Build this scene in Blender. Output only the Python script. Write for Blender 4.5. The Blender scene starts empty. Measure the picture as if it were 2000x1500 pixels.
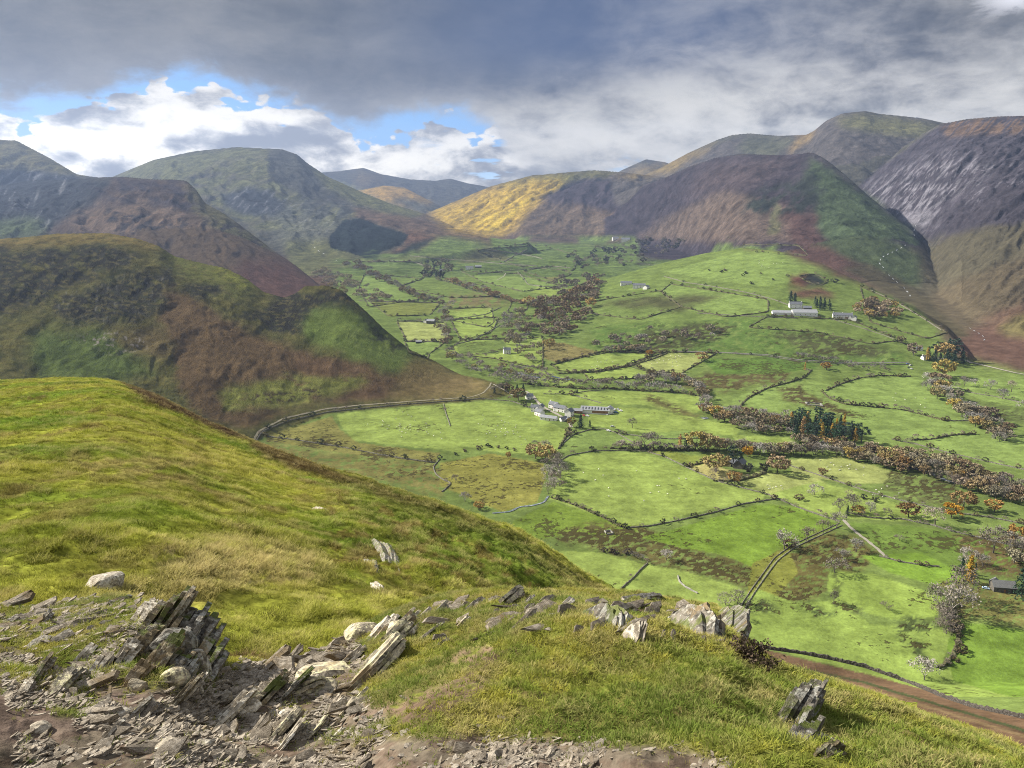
import bpy, math, random, re
from collections import defaultdict
import numpy as np
R = math.radians
sc = bpy.context.scene
COL = sc.collection
rng = np.random.default_rng(7)
random.seed(7)

# ---------------------------------------------------------------- camera, light, exposure
PITCH = R(13.1)
cam = bpy.data.cameras.new('camera'); cam.lens = 27.0; cam.sensor_width = 36.0
cam.clip_start = 0.1; cam.clip_end = 60000
co = bpy.data.objects.new('camera', cam); COL.objects.link(co)
co.location = (0, 0, 0); co.rotation_euler = (R(90) - PITCH, 0, 0)
sc.camera = co
SUN_AZ, SUN_EL = R(-70), R(35)          # azimuth measured from the view direction (+Y), negative = left
sd = bpy.data.lights.new('sun', 'SUN'); sd.energy = 5.0; sd.angle = R(1.2); sd.color = (1.0, 0.93, 0.80)
so = bpy.data.objects.new('sun', sd); COL.objects.link(so)
so.rotation_euler = (R(90) - SUN_EL, 0, -SUN_AZ + math.pi)
so.location = (-400, 200, 400)
sc.view_settings.view_transform = 'Standard'; sc.view_settings.look = 'None'
sc.view_settings.exposure = 1.10; sc.view_settings.gamma = 1.0
sc.view_settings.use_curve_mapping = False
sc.cycles.max_bounces = 5; sc.cycles.diffuse_bounces = 2; sc.cycles.glossy_bounces = 1
sc.cycles.transmission_bounces = 2; sc.cycles.transparent_max_bounces = 4; sc.cycles.volume_bounces = 0
sc.cycles.use_adaptive_sampling = True; sc.cycles.use_denoising = True
sc.cycles.denoising_prefilter = 'NONE'; sc.cycles.filter_width = 1.0

# ---------------------------------------------------------------- node helper
class NT:
    def __init__(s, tree): s.t = tree; s.n = tree.nodes; s.l = tree.links
    def new(s, typ, **kw):
        n = s.n.new(typ)
        for k, v in kw.items(): setattr(n, k, v)
        return n
    def put(s, sock, v):
        if v is None: return
        if isinstance(v, bpy.types.NodeSocket): s.l.new(v, sock)
        else: sock.default_value = v
    def m(s, op, a, b=None, c=None, clamp=False):
        n = s.new('ShaderNodeMath', operation=op); n.use_clamp = clamp
        s.put(n.inputs[0], a); s.put(n.inputs[1], b)
        if c is not None: s.put(n.inputs[2], c)
        return n.outputs[0]
    def mr(s, v, a, b, c=0.0, d=1.0, smooth=True):
        n = s.new('ShaderNodeMapRange'); n.interpolation_type = 'SMOOTHSTEP' if smooth else 'LINEAR'
        s.put(n.inputs[0], v)
        for i, x in enumerate((a, b, c, d)): s.put(n.inputs[i + 1], x)
        return n.outputs[0]
    def mix(s, f, a, b, blend='MIX'):
        n = s.new('ShaderNodeMix', data_type='RGBA', blend_type=blend)
        s.put(n.inputs[0], f)
        s.put(n.inputs[6], (*a, 1) if isinstance(a, tuple) else a)
        s.put(n.inputs[7], (*b, 1) if isinstance(b, tuple) else b)
        return n.outputs[2]
    def noise(s, vec, scale, detail=4, rough=0.55, dist=0.0, dim='3D', out=0):
        n = s.new('ShaderNodeTexNoise', noise_dimensions=dim)
        s.put(n.inputs['Vector'], vec); n.inputs['Scale'].default_value = scale
        n.inputs['Detail'].default_value = detail; n.inputs['Roughness'].default_value = rough
        n.inputs['Distortion'].default_value = dist
        return n.outputs[out]
    def voro(s, vec, scale, feat='F1', out=0):
        n = s.new('ShaderNodeTexVoronoi', feature=feat)
        s.put(n.inputs['Vector'], vec); n.inputs['Scale'].default_value = scale
        return n.outputs[out]
    def vec(s, x, y, z):
        n = s.new('ShaderNodeCombineXYZ'); s.put(n.inputs[0], x); s.put(n.inputs[1], y); s.put(n.inputs[2], z)
        return n.outputs[0]
    def curve(s, v, pts):
        n = s.new('ShaderNodeFloatCurve'); c = n.mapping.curves[0]
        while len(c.points) < len(pts): c.points.new(0.5, 0.5)
        for p, (x, y) in zip(c.points, pts): p.location = (x, y); p.handle_type = 'AUTO'
        n.mapping.update(); s.put(n.inputs['Value'], v)
        return n.outputs[0]

# ---------------------------------------------------------------- sky: sun-lit air above a broken deck of cloud
w = bpy.data.worlds.new('World'); sc.world = w; w.use_nodes = True
w.node_tree.nodes.clear(); q = NT(w.node_tree)
sky = q.new('ShaderNodeTexSky'); sky.sky_type = 'NISHITA'; sky.sun_disc = False
sky.sun_elevation = SUN_EL; sky.sun_rotation = SUN_AZ; sky.altitude = 300
sky.air_density = 1.0; sky.dust_density = 0.6; sky.ozone_density = 2.0
tc = q.new('ShaderNodeTexCoord'); sp = q.new('ShaderNodeSeparateXYZ'); q.l.new(tc.outputs['Generated'], sp.inputs[0])
X, Y, Z = sp.outputs
az = q.m('ARCTAN2', X, Y)
el = q.m('ARCSINE', Z)
azn = q.m('MULTIPLY_ADD', az, 1 / 1.3, 0.5, clamp=True)      # 0..1 over +-0.65 rad
wr = q.noise(q.vec(az, q.m('MULTIPLY', el, 1.8), 3.1), 5, 3, 0.5, out=1)
wv = q.new('ShaderNodeVectorMath', operation='SUBTRACT'); q.l.new(wr, wv.inputs[0]); wv.inputs[1].default_value = (0.5, 0.5, 0.5)
ws = q.new('ShaderNodeVectorMath', operation='SCALE'); q.l.new(wv.outputs[0], ws.inputs[0]); ws.inputs['Scale'].default_value = 0.06
P0 = q.vec(az, q.m('MULTIPLY', el, 1.9), 0.0)
pa = q.new('ShaderNodeVectorMath', operation='ADD'); q.l.new(P0, pa.inputs[0]); q.l.new(ws.outputs[0], pa.inputs[1]); P = pa.outputs[0]
def azc(px): return (math.atan((px - 1000) / 1500 / 0.99) / 1.3 + 0.5)
def elc(py):
    dy = (750 - py) / 1500
    return math.atan((-math.sin(PITCH) + dy * math.cos(PITCH)) / (math.cos(PITCH) + dy * math.sin(PITCH)))
ES = 4.0     # elevation scaled into 0..1 for the curves
def edge(pts): return q.m('MULTIPLY', q.curve(azn, [(azc(a), elc(b) * ES) for a, b in pts]), 1 / ES)
# deck of stratus, its lower edge wandering
deck_e = edge([(-80, 232), (60, 240), (170, 226), (330, 190), (430, 172), (520, 190), (620, 226), (720, 256), (790, 236), (880, 230), (960, 256), (1020, 330), (1200, 345), (2080, 400)])
n1 = q.noise(P, 9, 6, 0.6)
n2 = q.noise(P, 28, 6, 0.62)
wob = q.m('ADD', q.m('MULTIPLY', q.m('SUBTRACT', n1, 0.5), 0.055), q.m('MULTIPLY', q.m('SUBTRACT', n2, 0.5), 0.045))
deck = q.mr(q.m('ADD', q.m('SUBTRACT', el, deck_e), wob), -0.008, 0.022)
# heaps of cumulus below it
cum_e = edge([(-80, 226), (20, 232), (110, 255), (180, 228), (290, 214), (370, 184), (480, 188), (540, 226), (610, 202), (680, 230), (760, 278), (830, 254), (870, 232), (940, 252), (1000, 226), (1100, 262), (1200, 300), (1500, 330), (2080, 400)])
v1 = q.voro(P, 30, 'SMOOTH_F1'); v2 = q.voro(P, 75, 'SMOOTH_F1')
puff = q.m('ADD', q.m('ADD', q.m('MULTIPLY', q.m('SUBTRACT', 0.42, v1), 0.05), q.m('MULTIPLY', q.m('SUBTRACT', 0.4, v2), 0.02)),
           q.m('MULTIPLY', q.m('SUBTRACT', n2, 0.5), 0.05))
cum = q.mr(q.m('ADD', q.m('SUBTRACT', cum_e, el), puff), -0.001, 0.005)
holes = q.mr(q.noise(q.vec(az, q.m('MULTIPLY', el, 4.5), 8.0), 13, 5, 0.55), 0.36, 0.44)
holes_r = q.mr(az, -0.14, -0.02)
cum = q.m('MULTIPLY', cum, q.mix(holes_r, (1, 1, 1), holes))
# shading of the heaps: density sampled a little up and to the sun
def off(v, dx, dy):
    n = q.new('ShaderNodeVectorMath', operation='ADD'); q.l.new(v, n.inputs[0]); n.inputs[1].default_value = (dx, dy, 0); return n.outputs[0]
h0 = q.noise(P, 8.5, 7, 0.60); h1 = q.noise(off(P, -0.022, 0.036), 8.5, 7, 0.60)
h2 = q.voro(P, 24, 'SMOOTH_F1'); h3 = q.voro(off(P, -0.008, 0.014), 24, 'SMOOTH_F1')
lit = q.m('ADD', q.m('MULTIPLY', q.m('SUBTRACT', h0, h1), 3.0), q.m('MULTIPLY', q.m('SUBTRACT', h3, h2), .9))
dtop = q.m('SUBTRACT', cum_e, el)
lit = q.m('ADD', lit, q.mr(dtop, 0.0, 0.075, 0.56, 0.20, smooth=False))
glow = q.m('MULTIPLY', q.mr(q.m('ABSOLUTE', q.m('ADD', az, 0.52)), 0.0, 0.62, 1.0, 0.0), q.mr(q.m('ABSOLUTE', q.m('SUBTRACT', el, 0.035)), 0.0, 0.11, 1.0, 0.0))
lit = q.m('ADD', lit, q.m('MULTIPLY', glow, 0.34), clamp=True)
ccol = q.mix(q.mr(lit, 0.05, 0.80), (0.19, 0.195, 0.21), (0.64, 0.615, 0.57))
ccol = q.mix(q.m('MULTIPLY', glow, q.mr(lit, 0.4, 0.95)), ccol, (1.10, 1.02, 0.84))
# shading of the deck
s1 = q.noise(q.vec(az, q.m('MULTIPLY', el, 2.6), 1.7), 4.5, 7, 0.58, 0.3)
s2 = q.noise(P, 18, 6, 0.62, 0.2)
dm = q.m('ADD', q.m('MULTIPLY', s1, 0.6), q.m('MULTIPLY', s2, 0.4))
right = q.mr(az, -0.05, 0.30); low = q.mr(el, 0.17, 0.07)
dcol = q.mix(q.mr(dm, 0.30, 0.70), (0.052, 0.058, 0.070), (0.170, 0.167, 0.163))
blu = q.m('MULTIPLY', q.mr(q.m('ABSOLUTE', q.m('SUBTRACT', az, 0.12)), 0.05, 0.42, 1.0, 0.0), q.mr(el, 0.10, 0.20))
dcol = q.mix(q.m('MULTIPLY', blu, 0.85), dcol, (0.035, 0.062, 0.140))
rl = q.m('MULTIPLY', right, q.m('MULTIPLY', q.mr(dm, 0.34, 0.66), q.mr(el, 0.24, 0.08, 0.30, 1.0)))
dcol = q.mix(rl, dcol, (0.50, 0.49, 0.47))
lowc = q.m('MULTIPLY', q.m('MULTIPLY', low, q.mr(az, -0.25, 0.05)), q.mr(dm, 0.32, 0.64))
dcol = q.mix(q.m('MULTIPLY', lowc, 0.9), dcol, (0.60, 0.57, 0.51))
patch = q.m('MULTIPLY', q.mr(q.m('ABSOLUTE', q.m('SUBTRACT', az, 0.545)), 0.0, 0.055, 1, 0), q.mr(q.m('ABSOLUTE', q.m('SUBTRACT', el, elc(50))), 0.0, 0.028, 1, 0))
dcol = q.mix(q.m('MULTIPLY', patch, q.mr(s2, 0.42, 0.56)), dcol, (0.62, 0.62, 0.66))
thin = q.mr(q.m('ADD', q.m('SUBTRACT', el, deck_e), wob), 0.0, 0.05, 1, 0)
dcol = q.mix(q.m('MULTIPLY', thin, 0.25), dcol, (0.42, 0.42, 0.43))
over = q.mr(el, 0.26, 0.6)          # overhead and behind: brighter broken grey, out of the frame
dcol = q.mix(over, dcol, q.mix(q.mr(s1, 0.4, 0.6), (0.26, 0.28, 0.32), (0.50, 0.50, 0.50)))
skc = q.new('ShaderNodeVectorMath', operation='SCALE'); q.l.new(sky.outputs[0], skc.inputs[0]); skc.inputs['Scale'].default_value = 0.10
blue = q.mix(0.70, skc.outputs[0], (0.07, 0.26, 0.62))
hz = q.mr(el, 0.015, 0.075, 1, 0)
blue = q.mix(q.m('MULTIPLY', hz, 0.7), blue, (0.50, 0.66, 0.80))
c = q.mix(cum, blue, ccol)
c = q.mix(deck, c, dcol)
bg = q.new('ShaderNodeBackground'); q.l.new(c, bg.inputs[0]); bg.inputs[1].default_value = 0.72
ow = q.new('ShaderNodeOutputWorld'); q.l.new(bg.outputs[0], ow.inputs[0])

# ---------------------------------------------------------------- noise in numpy
_G = np.random.default_rng(3).random((256, 256)) * 2 * math.pi
_GX, _GY = np.cos(_G), np.sin(_G)
def perlin(x, y):
    xi = np.floor(x).astype(np.int64); yi = np.floor(y).astype(np.int64)
    fx = x - xi; fy = y - yi
    u = fx * fx * fx * (fx * (fx * 6 - 15) + 10); v = fy * fy * fy * (fy * (fy * 6 - 15) + 10)
    a, b, c_, d = xi & 255, (xi + 1) & 255, yi & 255, (yi + 1) & 255
    def g(i, j, dx, dy): return _GX[i, j] * dx + _GY[i, j] * dy
    n0 = g(a, c_, fx, fy) * (1 - u) + g(b, c_, fx - 1, fy) * u
    n1_ = g(a, d, fx, fy - 1) * (1 - u) + g(b, d, fx - 1, fy - 1) * u
    return (n0 * (1 - v) + n1_ * v) * 1.5
def fbm(x, y, o=4, g=0.5, s=0):
    r = 0; a = 1; t = 0
    for k in range(o):
        r = r + a * perlin(x * 2 ** k + 17.3 * k + s * 31.7, y * 2 ** k - 9.1 * k + s * 12.9); t += a; a *= g
    return r / t
def ridged(x, y, o=4, s=0):
    r = 0; a = 1; t = 0
    for k in range(o):
        r = r + a * (1 - 2 * np.abs(perlin(x * 2 ** k + 5.3 * k + s * 17.7, y * 2 ** k + 7.9 * k + s * 3.9))); t += a; a *= 0.5
    return r / t

# ---------------------------------------------------------------- camera geometry (survey angles measured in the photograph)
CP, SP = math.cos(PITCH), math.sin(PITCH)
def ang(px, py):
    dx = (np.asarray(px, float) - 1000) / 1500; dy = (750 - np.asarray(py, float)) / 1500
    ry = CP + dy * SP
    return dx / ry, (-SP + dy * CP) / ry          # u = x/y, t = z/y
def proj(x, y, z):
    d = y * CP - z * SP
    return 1000 + 1500 * x / d, 750 - 1500 * (y * SP + z * CP) / d
def smooth1(a, n):
    if n < 1: return a
    k = np.ones(2 * n + 1) / (2 * n + 1); return np.convolve(np.pad(a, n, mode='edge'), k, 'valid')
class Line:
    """a crest or foot of a hill: bearing, distance and height"""
    def __init__(s, pts, sm=3):
        p = np.array(pts, float); u, t = ang(p[:, 0], p[:, 1]); o = np.argsort(u)
        s.u0, s.u1 = u[o][0], u[o][-1]
        s.g = np.linspace(s.u0, s.u1, 600)
        s.Y = smooth1(np.interp(s.g, u[o], p[o, 2]), sm * 4)
        s.t = smooth1(np.interp(s.g, u[o], t[o]), sm); s.z = s.t * s.Y; k_ = max(int(.075 / (s.g[1] - s.g[0] + 1e-9)), 1); s.zs = smooth1(s.z, min(k_, 120))
    def soft(s, u): return np.interp(u, s.g, s.zs)
    def at(s, u): return np.interp(u, s.g, s.Y), np.interp(u, s.g, s.t) * np.interp(u, s.g, s.Y)
def base(u, Y):
    return -232 + 12 * np.clip((Y - 1000) / 1000, 0, 4.5) + 0.5 * np.maximum(0, 340 - Y)
def smax(a, b, k):
    h = np.clip(0.5 + 0.5 * (a - b) / k, 0, 1); return a * h + b * (1 - h) + k * h * (1 - h)
LOFT = []
def loft(ridge, foot, a=1.25, back=0.45, gul=0.10, gs=160, sm=3, slant=0.0, fs=6):
    LOFT.append((Line(ridge, sm), Line(foot, fs), a, back, gul, gs, slant))
# left peak
loft([(-500, 300, 4600), (-200, 262, 4900), (-60, 270, 5000), (0, 272, 5000), (32, 274, 5000), (100, 310, 4800), (150, 340, 4600), (180, 345, 4500), (270, 352, 4400), (300, 400, 4300)],
     [(-500, 480, 3000), (0, 480, 3300), (300, 480, 3400)], 1.3, .4, .16, 170)
# dark spur in front of it
loft([(-300, 400, 3600), (-100, 380, 3700), (60, 352, 3800), (150, 350, 3600), (200, 346, 3300), (240, 345, 3200), (300, 350, 3050), (340, 350, 2980), (365, 353, 2900), (385, 372, 2830), (400, 396, 2750), (440, 418, 2680), (470, 440, 2600), (530, 486, 2450), (580, 520, 2350), (610, 545, 2250), (640, 575, 2050)],
     [(-300, 560, 1900), (300, 560, 1900), (500, 590, 1750), (640, 590, 1800)], 1.15, .5, .16, 130, 2, 0.5)
# long rounded fell
loft([(100, 365, 6300), (215, 347, 6100), (300, 312, 5900), (380, 295, 5800), (460, 287, 5700), (550, 291, 5600), (580, 301, 5500), (600, 318, 5450), (640, 345, 5350), (700, 372, 5200), (760, 397, 5000), (830, 417, 4900), (880, 440, 4800)],
     [(100, 470, 3700), (500, 480, 3500), (700, 470, 3900), (880, 462, 4200)], 1.1, .4, .14, 260, 2, 0.4)
# crag below it and the long ridge running down to the valley
loft([(400, 440, 4500), (440, 400, 4600), (480, 382, 4650), (560, 378, 4650), (600, 388, 4600), (640, 396, 4500), (700, 404, 4400), (800, 424, 4150), (880, 444, 3900), (960, 464, 3700), (1030, 475, 3500)],
     [(400, 500, 3000), (600, 505, 3000), (700, 512, 2900), (800, 510, 2850), (900, 492, 3100), (1030, 476, 3400)], 1.2, .35, .18, 150, 2, 0.3)
# far blue fells
loft([(500, 350, 9300), (620, 337, 9000), (660, 334, 9000), (710, 327, 9000), (745, 340, 9000), (800, 350, 9100), (850, 353, 9200), (880, 348, 9200), (915, 358, 9200), (960, 366, 9300), (1010, 372, 9300), (1080, 380, 9300)],
     [(500, 400, 7400), (1080, 420, 7400)], 1.1, .3, .12, 400)
loft([(620, 395, 7700), (700, 372, 7500), (750, 362, 7300), (790, 366, 7200), (850, 397, 6900), (880, 412, 6700)],
     [(620, 430, 6000), (880, 438, 6000)], 1.1, .3, .14, 250)
# sunlit hillside closing the valley
loft([(780, 438, 6200), (830, 418, 6000), (880, 397, 6000), (960, 363, 5900), (1040, 342, 5800), (1100, 337, 5750), (1160, 332, 5700), (1215, 336, 5500), (1290, 345, 5400), (1400, 350, 5300), (1500, 360, 5200)],
     [(780, 452, 4900), (900, 456, 4700), (1100, 462, 4500), (1300, 464, 4300), (1500, 462, 4200)], 1.05, .4, .20, 170, 2, -0.5)
loft([(1020, 420, 5000), (1070, 385, 5100), (1130, 358, 5200), (1180, 352, 5150), (1230, 352, 5000), (1300, 356, 4900), (1350, 380, 4700)],
     [(1020, 462, 4450), (1350, 464, 4200)], 1.0, .4, .20, 150, 2, -0.3)
loft([(1130, 372, 8200), (1215, 332, 8000), (1262, 311, 8000), (1300, 317, 8000), (1370, 345, 8000)], [(1130, 400, 7000), (1370, 400, 7000)], 1.1, .3, .12, 300)
# high fell behind on the right
loft([(1180, 375, 7000), (1290, 328, 6500), (1345, 298, 6300), (1400, 273, 6000), (1430, 263, 5900), (1465, 260, 5800), (1520, 265, 5600), (1575, 263, 5300), (1590, 255, 5250), (1612, 236, 5100), (1645, 221, 5000), (1690, 216, 5000), (1720, 222, 5000), (1760, 226, 4950), (1800, 231, 4900), (1850, 241, 4900), (1900, 262, 4900), (2100, 300, 4900)],
     [(1180, 420, 4700), (1500, 420, 4300), (1650, 430, 3600), (1800, 440, 3500), (2100, 440, 3500)], 1.05, .35, .10, 260, 1, 0.3)
loft([(1700, 262, 8600), (1750, 238, 8600), (1790, 229, 8600), (1822, 235, 8600), (1870, 255, 8600)], [(1700, 350, 7000), (1870, 350, 7000)], 1.1, .3, .05, 300)
# right-hand scree fell
loft([(1600, 430, 3900), (1640, 400, 3900), (1700, 345, 3900), (1760, 290, 3800), (1800, 262, 3750), (1835, 242, 3700), (1890, 232, 3600), (1950, 227, 3500), (2000, 226, 3400), (2150, 232, 3200), (2500, 260, 2800)],
     [(1600, 450, 3500), (1700, 470, 3200), (1740, 505, 2700), (1775, 560, 2200), (1800, 592, 1900), (1860, 628, 1600), (1900, 652, 1400), (1950, 690, 1250), (2000, 722, 1130), (2200, 760, 1000), (2500, 790, 920)], 1.15, .4, .075, 110, 3, -0.9, 16)
# dark heathery hill
loft([(1170, 395, 4900), (1220, 372, 4700), (1300, 346, 4300), (1345, 325, 4150), (1400, 307, 4000), (1450, 300, 3850), (1520, 303, 3600), (1560, 300, 3400), (1588, 297, 3300), (1610, 308, 3200), (1650, 340, 3050), (1700, 385, 2850), (1750, 425, 2650), (1785, 452, 2550), (1800, 475, 2450), (1840, 530, 2300), (1890, 600, 2000)],
     [(1170, 461, 4300), (1300, 466, 3900), (1400, 468, 3000), (1450, 470, 2600), (1560, 492, 2350), (1650, 522, 2150), (1720, 560, 2000), (1800, 606, 1800), (1890, 640, 1650)], 1.1, .5, .15, 130, 2, 0.4)
# green knoll with the white farm
loft([(1020, 592, 1880), (1080, 580, 1900), (1140, 562, 1920), (1200, 540, 1950), (1300, 512, 2000), (1380, 494, 2000), (1450, 484, 1950), (1520, 490, 1850), (1600, 512, 1750), (1700, 562, 1580), (1780, 602, 1430), (1850, 648, 1270), (1890, 690, 1160)],
     [(1020, 650, 1400), (1130, 665, 1330), (1200, 690, 1210), (1300, 715, 1130), (1500, 735, 1070), (1700, 735, 1060), (1890, 712, 1120)], 0.9, .10, .02, 200, 4)
# brown fell on the left, its crag, and the hump at its right end
loft([(-500, 520, 1500), (-200, 480, 1450), (0, 466, 1400), (60, 462, 1390), (110, 456, 1380), (210, 455, 1340), (270, 466, 1320), (310, 480, 1300), (340, 500, 1290), (400, 515, 1270), (440, 523, 1250), (480, 543, 1240), (515, 570, 1230), (555, 581, 1200), (578, 572, 1180), (596, 558, 1165), (640, 557, 1150), (668, 566, 1130), (700, 594, 1110), (720, 612, 1100), (750, 642, 1090), (800, 682, 1070), (850, 705, 1050), (880, 722, 1030), (930, 745, 1000), (975, 765, 968), (1010, 778, 950)],
     [(-500, 900, 560), (0, 900, 600), (300, 900, 660), (450, 872, 710), (520, 848, 765), (640, 806, 850), (760, 794, 880), (860, 787, 895), (950, 773, 925), (1010, 778, 930)], 0.95, .5, .085, 60, 1, 0.15)

def height(u, Y):
    z = base(u, Y)
    x = u * Y
    z = z + fbm(x / 220, Y / 220, 3) * 7 * np.clip((Y - 300) / 600, 0, 1) + fbm(x / 45, Y / 45, 3, s=2) * 1.0
    for (rl_, fl, a, back, gul, gs, slant) in LOFT:
        Yr, Zr = rl_.at(u); Yf, Zf = fl.at(u)
        w_ = np.clip((Y - Yf) / np.maximum(Yr - Yf, 1), 0, 1)
        e = np.minimum(np.clip((u - rl_.u0) / 0.015, 0, 1), np.clip((rl_.u1 - u) / 0.015, 0, 1))
        Zr0 = Zr; Zr = Zr * w_ ** 3 + (1 - w_ ** 3) * np.clip(rl_.soft(u), Zr - 80, Zr + 22); hh = np.maximum(Zr - Zf, 5)
        env = np.clip(w_ * (1 - w_) * 4, 0, 1) ** 0.8
        s_ = (x * 0.9 + slant * Y)
        g = ridged(s_ / gs + 0.3 * fbm(x / gs, Y / gs, 2), Y / (gs * 3.2), 4, s=gs) - 0.15
        z_ = Zf + hh * (0.82 * w_ ** a + 0.18 * (0.5 - 0.5 * np.cos(np.pi * w_))) + g * gul * .75 * hh * env
        z_ = z_ + fbm(x / (gs * .22), Y / (gs * .22), 4, .5, s=1) * np.minimum(gul * 0.16 * hh, gs * .035) * np.clip(w_ * 6, 0, 1) * np.clip((1 - w_) * 3 + .12, 0, 1)
        bk = np.maximum(Y - Yr, 0)
        z_ = np.where(Y > Yr, Zr0 - back * bk ** 1.02, z_)
        z_ = np.where(Y < Yf, Zf - (Yf - Y) * .42, z_)
        ex = np.maximum(rl_.u0 - u, 0) + np.maximum(u - rl_.u1, 0)
        z_ = np.maximum(z_ - ex * Y * .8, -900)
        z = smax(z_, z, np.clip(hh * 0.03, 1.0, 10.0))
    return z

def tag(o, label=None, cat=None, group=None, kind=None):
    if label: o['label'] = label
    if cat: o['category'] = cat
    if group: o['group'] = group
    if kind: o['kind'] = kind
    return o
def mesh_obj(name, verts, faces, mat=None, parent=None, smooth=False, cols=None, link=True):
    me = bpy.data.meshes.new(name)
    verts = np.asarray(verts, np.float32); n = len(verts)
    if isinstance(faces, np.ndarray):
        k = faces.shape[1]; loops = faces.reshape(-1).astype(np.int32); starts = np.arange(0, len(loops), k, dtype=np.int32)
    else:
        loops = np.concatenate([np.asarray(f) for f in faces]).astype(np.int32)
        starts = np.concatenate([[0], np.cumsum([len(f) for f in faces])[:-1]]).astype(np.int32)
    me.vertices.add(n); me.vertices.foreach_set('co', verts.reshape(-1))
    me.loops.add(len(loops)); me.loops.foreach_set('vertex_index', loops)
    me.polygons.add(len(starts)); me.polygons.foreach_set('loop_start', starts)
    me.update(calc_edges=True); me.validate()
    me.polygons.foreach_set('use_smooth', np.full(len(me.polygons), bool(smooth)))
    if cols is not None:
        for nm, c_ in cols.items():
            if c_.ndim == 2:
                at = me.color_attributes.new(nm, 'FLOAT_COLOR', 'POINT')
                cc = np.ones((n, 4), np.float32); cc[:, :3] = c_; at.data.foreach_set('color', cc.reshape(-1))
            else:
                at = me.attributes.new(nm, 'FLOAT', 'POINT'); at.data.foreach_set('value', c_.astype(np.float32))
    if mat: me.materials.append(mat)
    if not link: return me
    o = bpy.data.objects.new(name, me); COL.objects.link(o)
    if parent: o.parent = parent
    return o
def grid_faces(nu, ny):
    i = np.arange(ny - 1)[:, None] * nu + np.arange(nu - 1)[None, :]
    return np.stack([i, i + 1, i + nu + 1, i + nu], -1).reshape(-1, 4)
class Field:
    """a piece of ground on bearings u and distances Y"""
    def __init__(s, fn, u0, u1, nu, y0, y1, ny):
        s.u = np.linspace(u0, u1, nu); s.ly = np.linspace(math.log(y0), math.log(y1), ny); s.Yv = np.exp(s.ly)
        U, YY = np.meshgrid(s.u, s.Yv); s.z = fn(U, YY); s.U = U; s.YY = YY; s.x = U * YY
        s.px, s.py = proj(s.x, YY, s.z)
    def z_at(s, x, y):
        u = np.asarray(x) / np.asarray(y); a = (u - s.u[0]) / (s.u[1] - s.u[0]); b = (np.log(y) - s.ly[0]) / (s.ly[1] - s.ly[0])
        a = np.clip(a, 0, len(s.u) - 1.001); b = np.clip(b, 0, len(s.ly) - 1.001)
        i = a.astype(int); j = b.astype(int); fa = a - i; fb = b - j
        return (s.z[j, i] * (1 - fa) + s.z[j, i + 1] * fa) * (1 - fb) + (s.z[j + 1, i] * (1 - fa) + s.z[j + 1, i + 1] * fa) * fb
    def hit(s, px, py):
        """first ground met along the sight lines px, py -> x, y, z (nan when none)"""
        px = np.atleast_1d(np.asarray(px, float)); py = np.atleast_1d(np.asarray(py, float))
        u, t = ang(px, py); a = np.clip((u - s.u[0]) / (s.u[1] - s.u[0]), 0, len(s.u) - 1.001); i = a.astype(int); fa = a - i
        T = (s.z / s.YY)
        col = T[:, i] * (1 - fa) + T[:, i + 1] * fa          # ny x n
        ok = col >= t[None, :]
        j = np.argmax(ok, 0); none = ~ok.any(0)
        j = np.maximum(j, 1); k = np.arange(len(u))
        t0, t1 = col[j - 1, k], col[j, k]
        f = np.clip((t - t0) / np.where(np.abs(t1 - t0) < 1e-9, 1, t1 - t0), 0, 1)
        Yh = np.exp(s.ly[j - 1] * (1 - f) + s.ly[j] * f)
        x = u * Yh; z = s.z_at(x, Yh)
        Yh = np.where(none, np.nan, Yh)
        return x, Yh, z

# ---------------------------------------------------------------- painting the ground cover
RX0, RY0, RC = -400, 0, 2
RW, RH = 1400, 820
def raster(poly, blur):
    p = np.array(poly, float); m = np.zeros((RH, RW), np.float32)
    x0 = int(max((p[:, 0].min() - RX0) / RC - 1, 0)); x1 = int(min((p[:, 0].max() - RX0) / RC + 2, RW))
    y0 = int(max((p[:, 1].min() - RY0) / RC - 1, 0)); y1 = int(min((p[:, 1].max() - RY0) / RC + 2, RH))
    if x1 <= x0 or y1 <= y0: return m
    gx = RX0 + RC * (np.arange(x0, x1) + .5); gy = RY0 + RC * (np.arange(y0, y1) + .5)
    GX, GY = np.meshgrid(gx, gy); ins = np.zeros(GX.shape, bool)
    for i in range(len(p)):
        xa, ya = p[i]; xb, yb = p[(i + 1) % len(p)]
        if ya == yb: continue
        ins ^= ((GY > min(ya, yb)) & (GY <= max(ya, yb)) & (GX < xa + (GY - ya) * (xb - xa) / (yb - ya)))
    m[y0:y1, x0:x1] = ins
    b = int(blur / RC)
    if b > 0:
        q0, q1, r0, r1 = max(y0 - 2 * b, 0), min(y1 + 2 * b, RH), max(x0 - 2 * b, 0), min(x1 + 2 * b, RW)
        s = m[q0:q1, r0:r1].astype(np.float64)
        for _ in range(2):
            for ax in (0, 1):
                c_ = np.cumsum(np.pad(s, [(b + 1, b) if k == ax else (0, 0) for k in (0, 1)], mode='edge'), axis=ax)
                n = s.shape[ax]
                s = (np.take(c_, np.arange(2 * b + 1, 2 * b + 1 + n), ax) - np.take(c_, np.arange(0, n), ax)) / (2 * b + 1)
        m[q0:q1, r0:r1] = s
    return m
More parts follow.
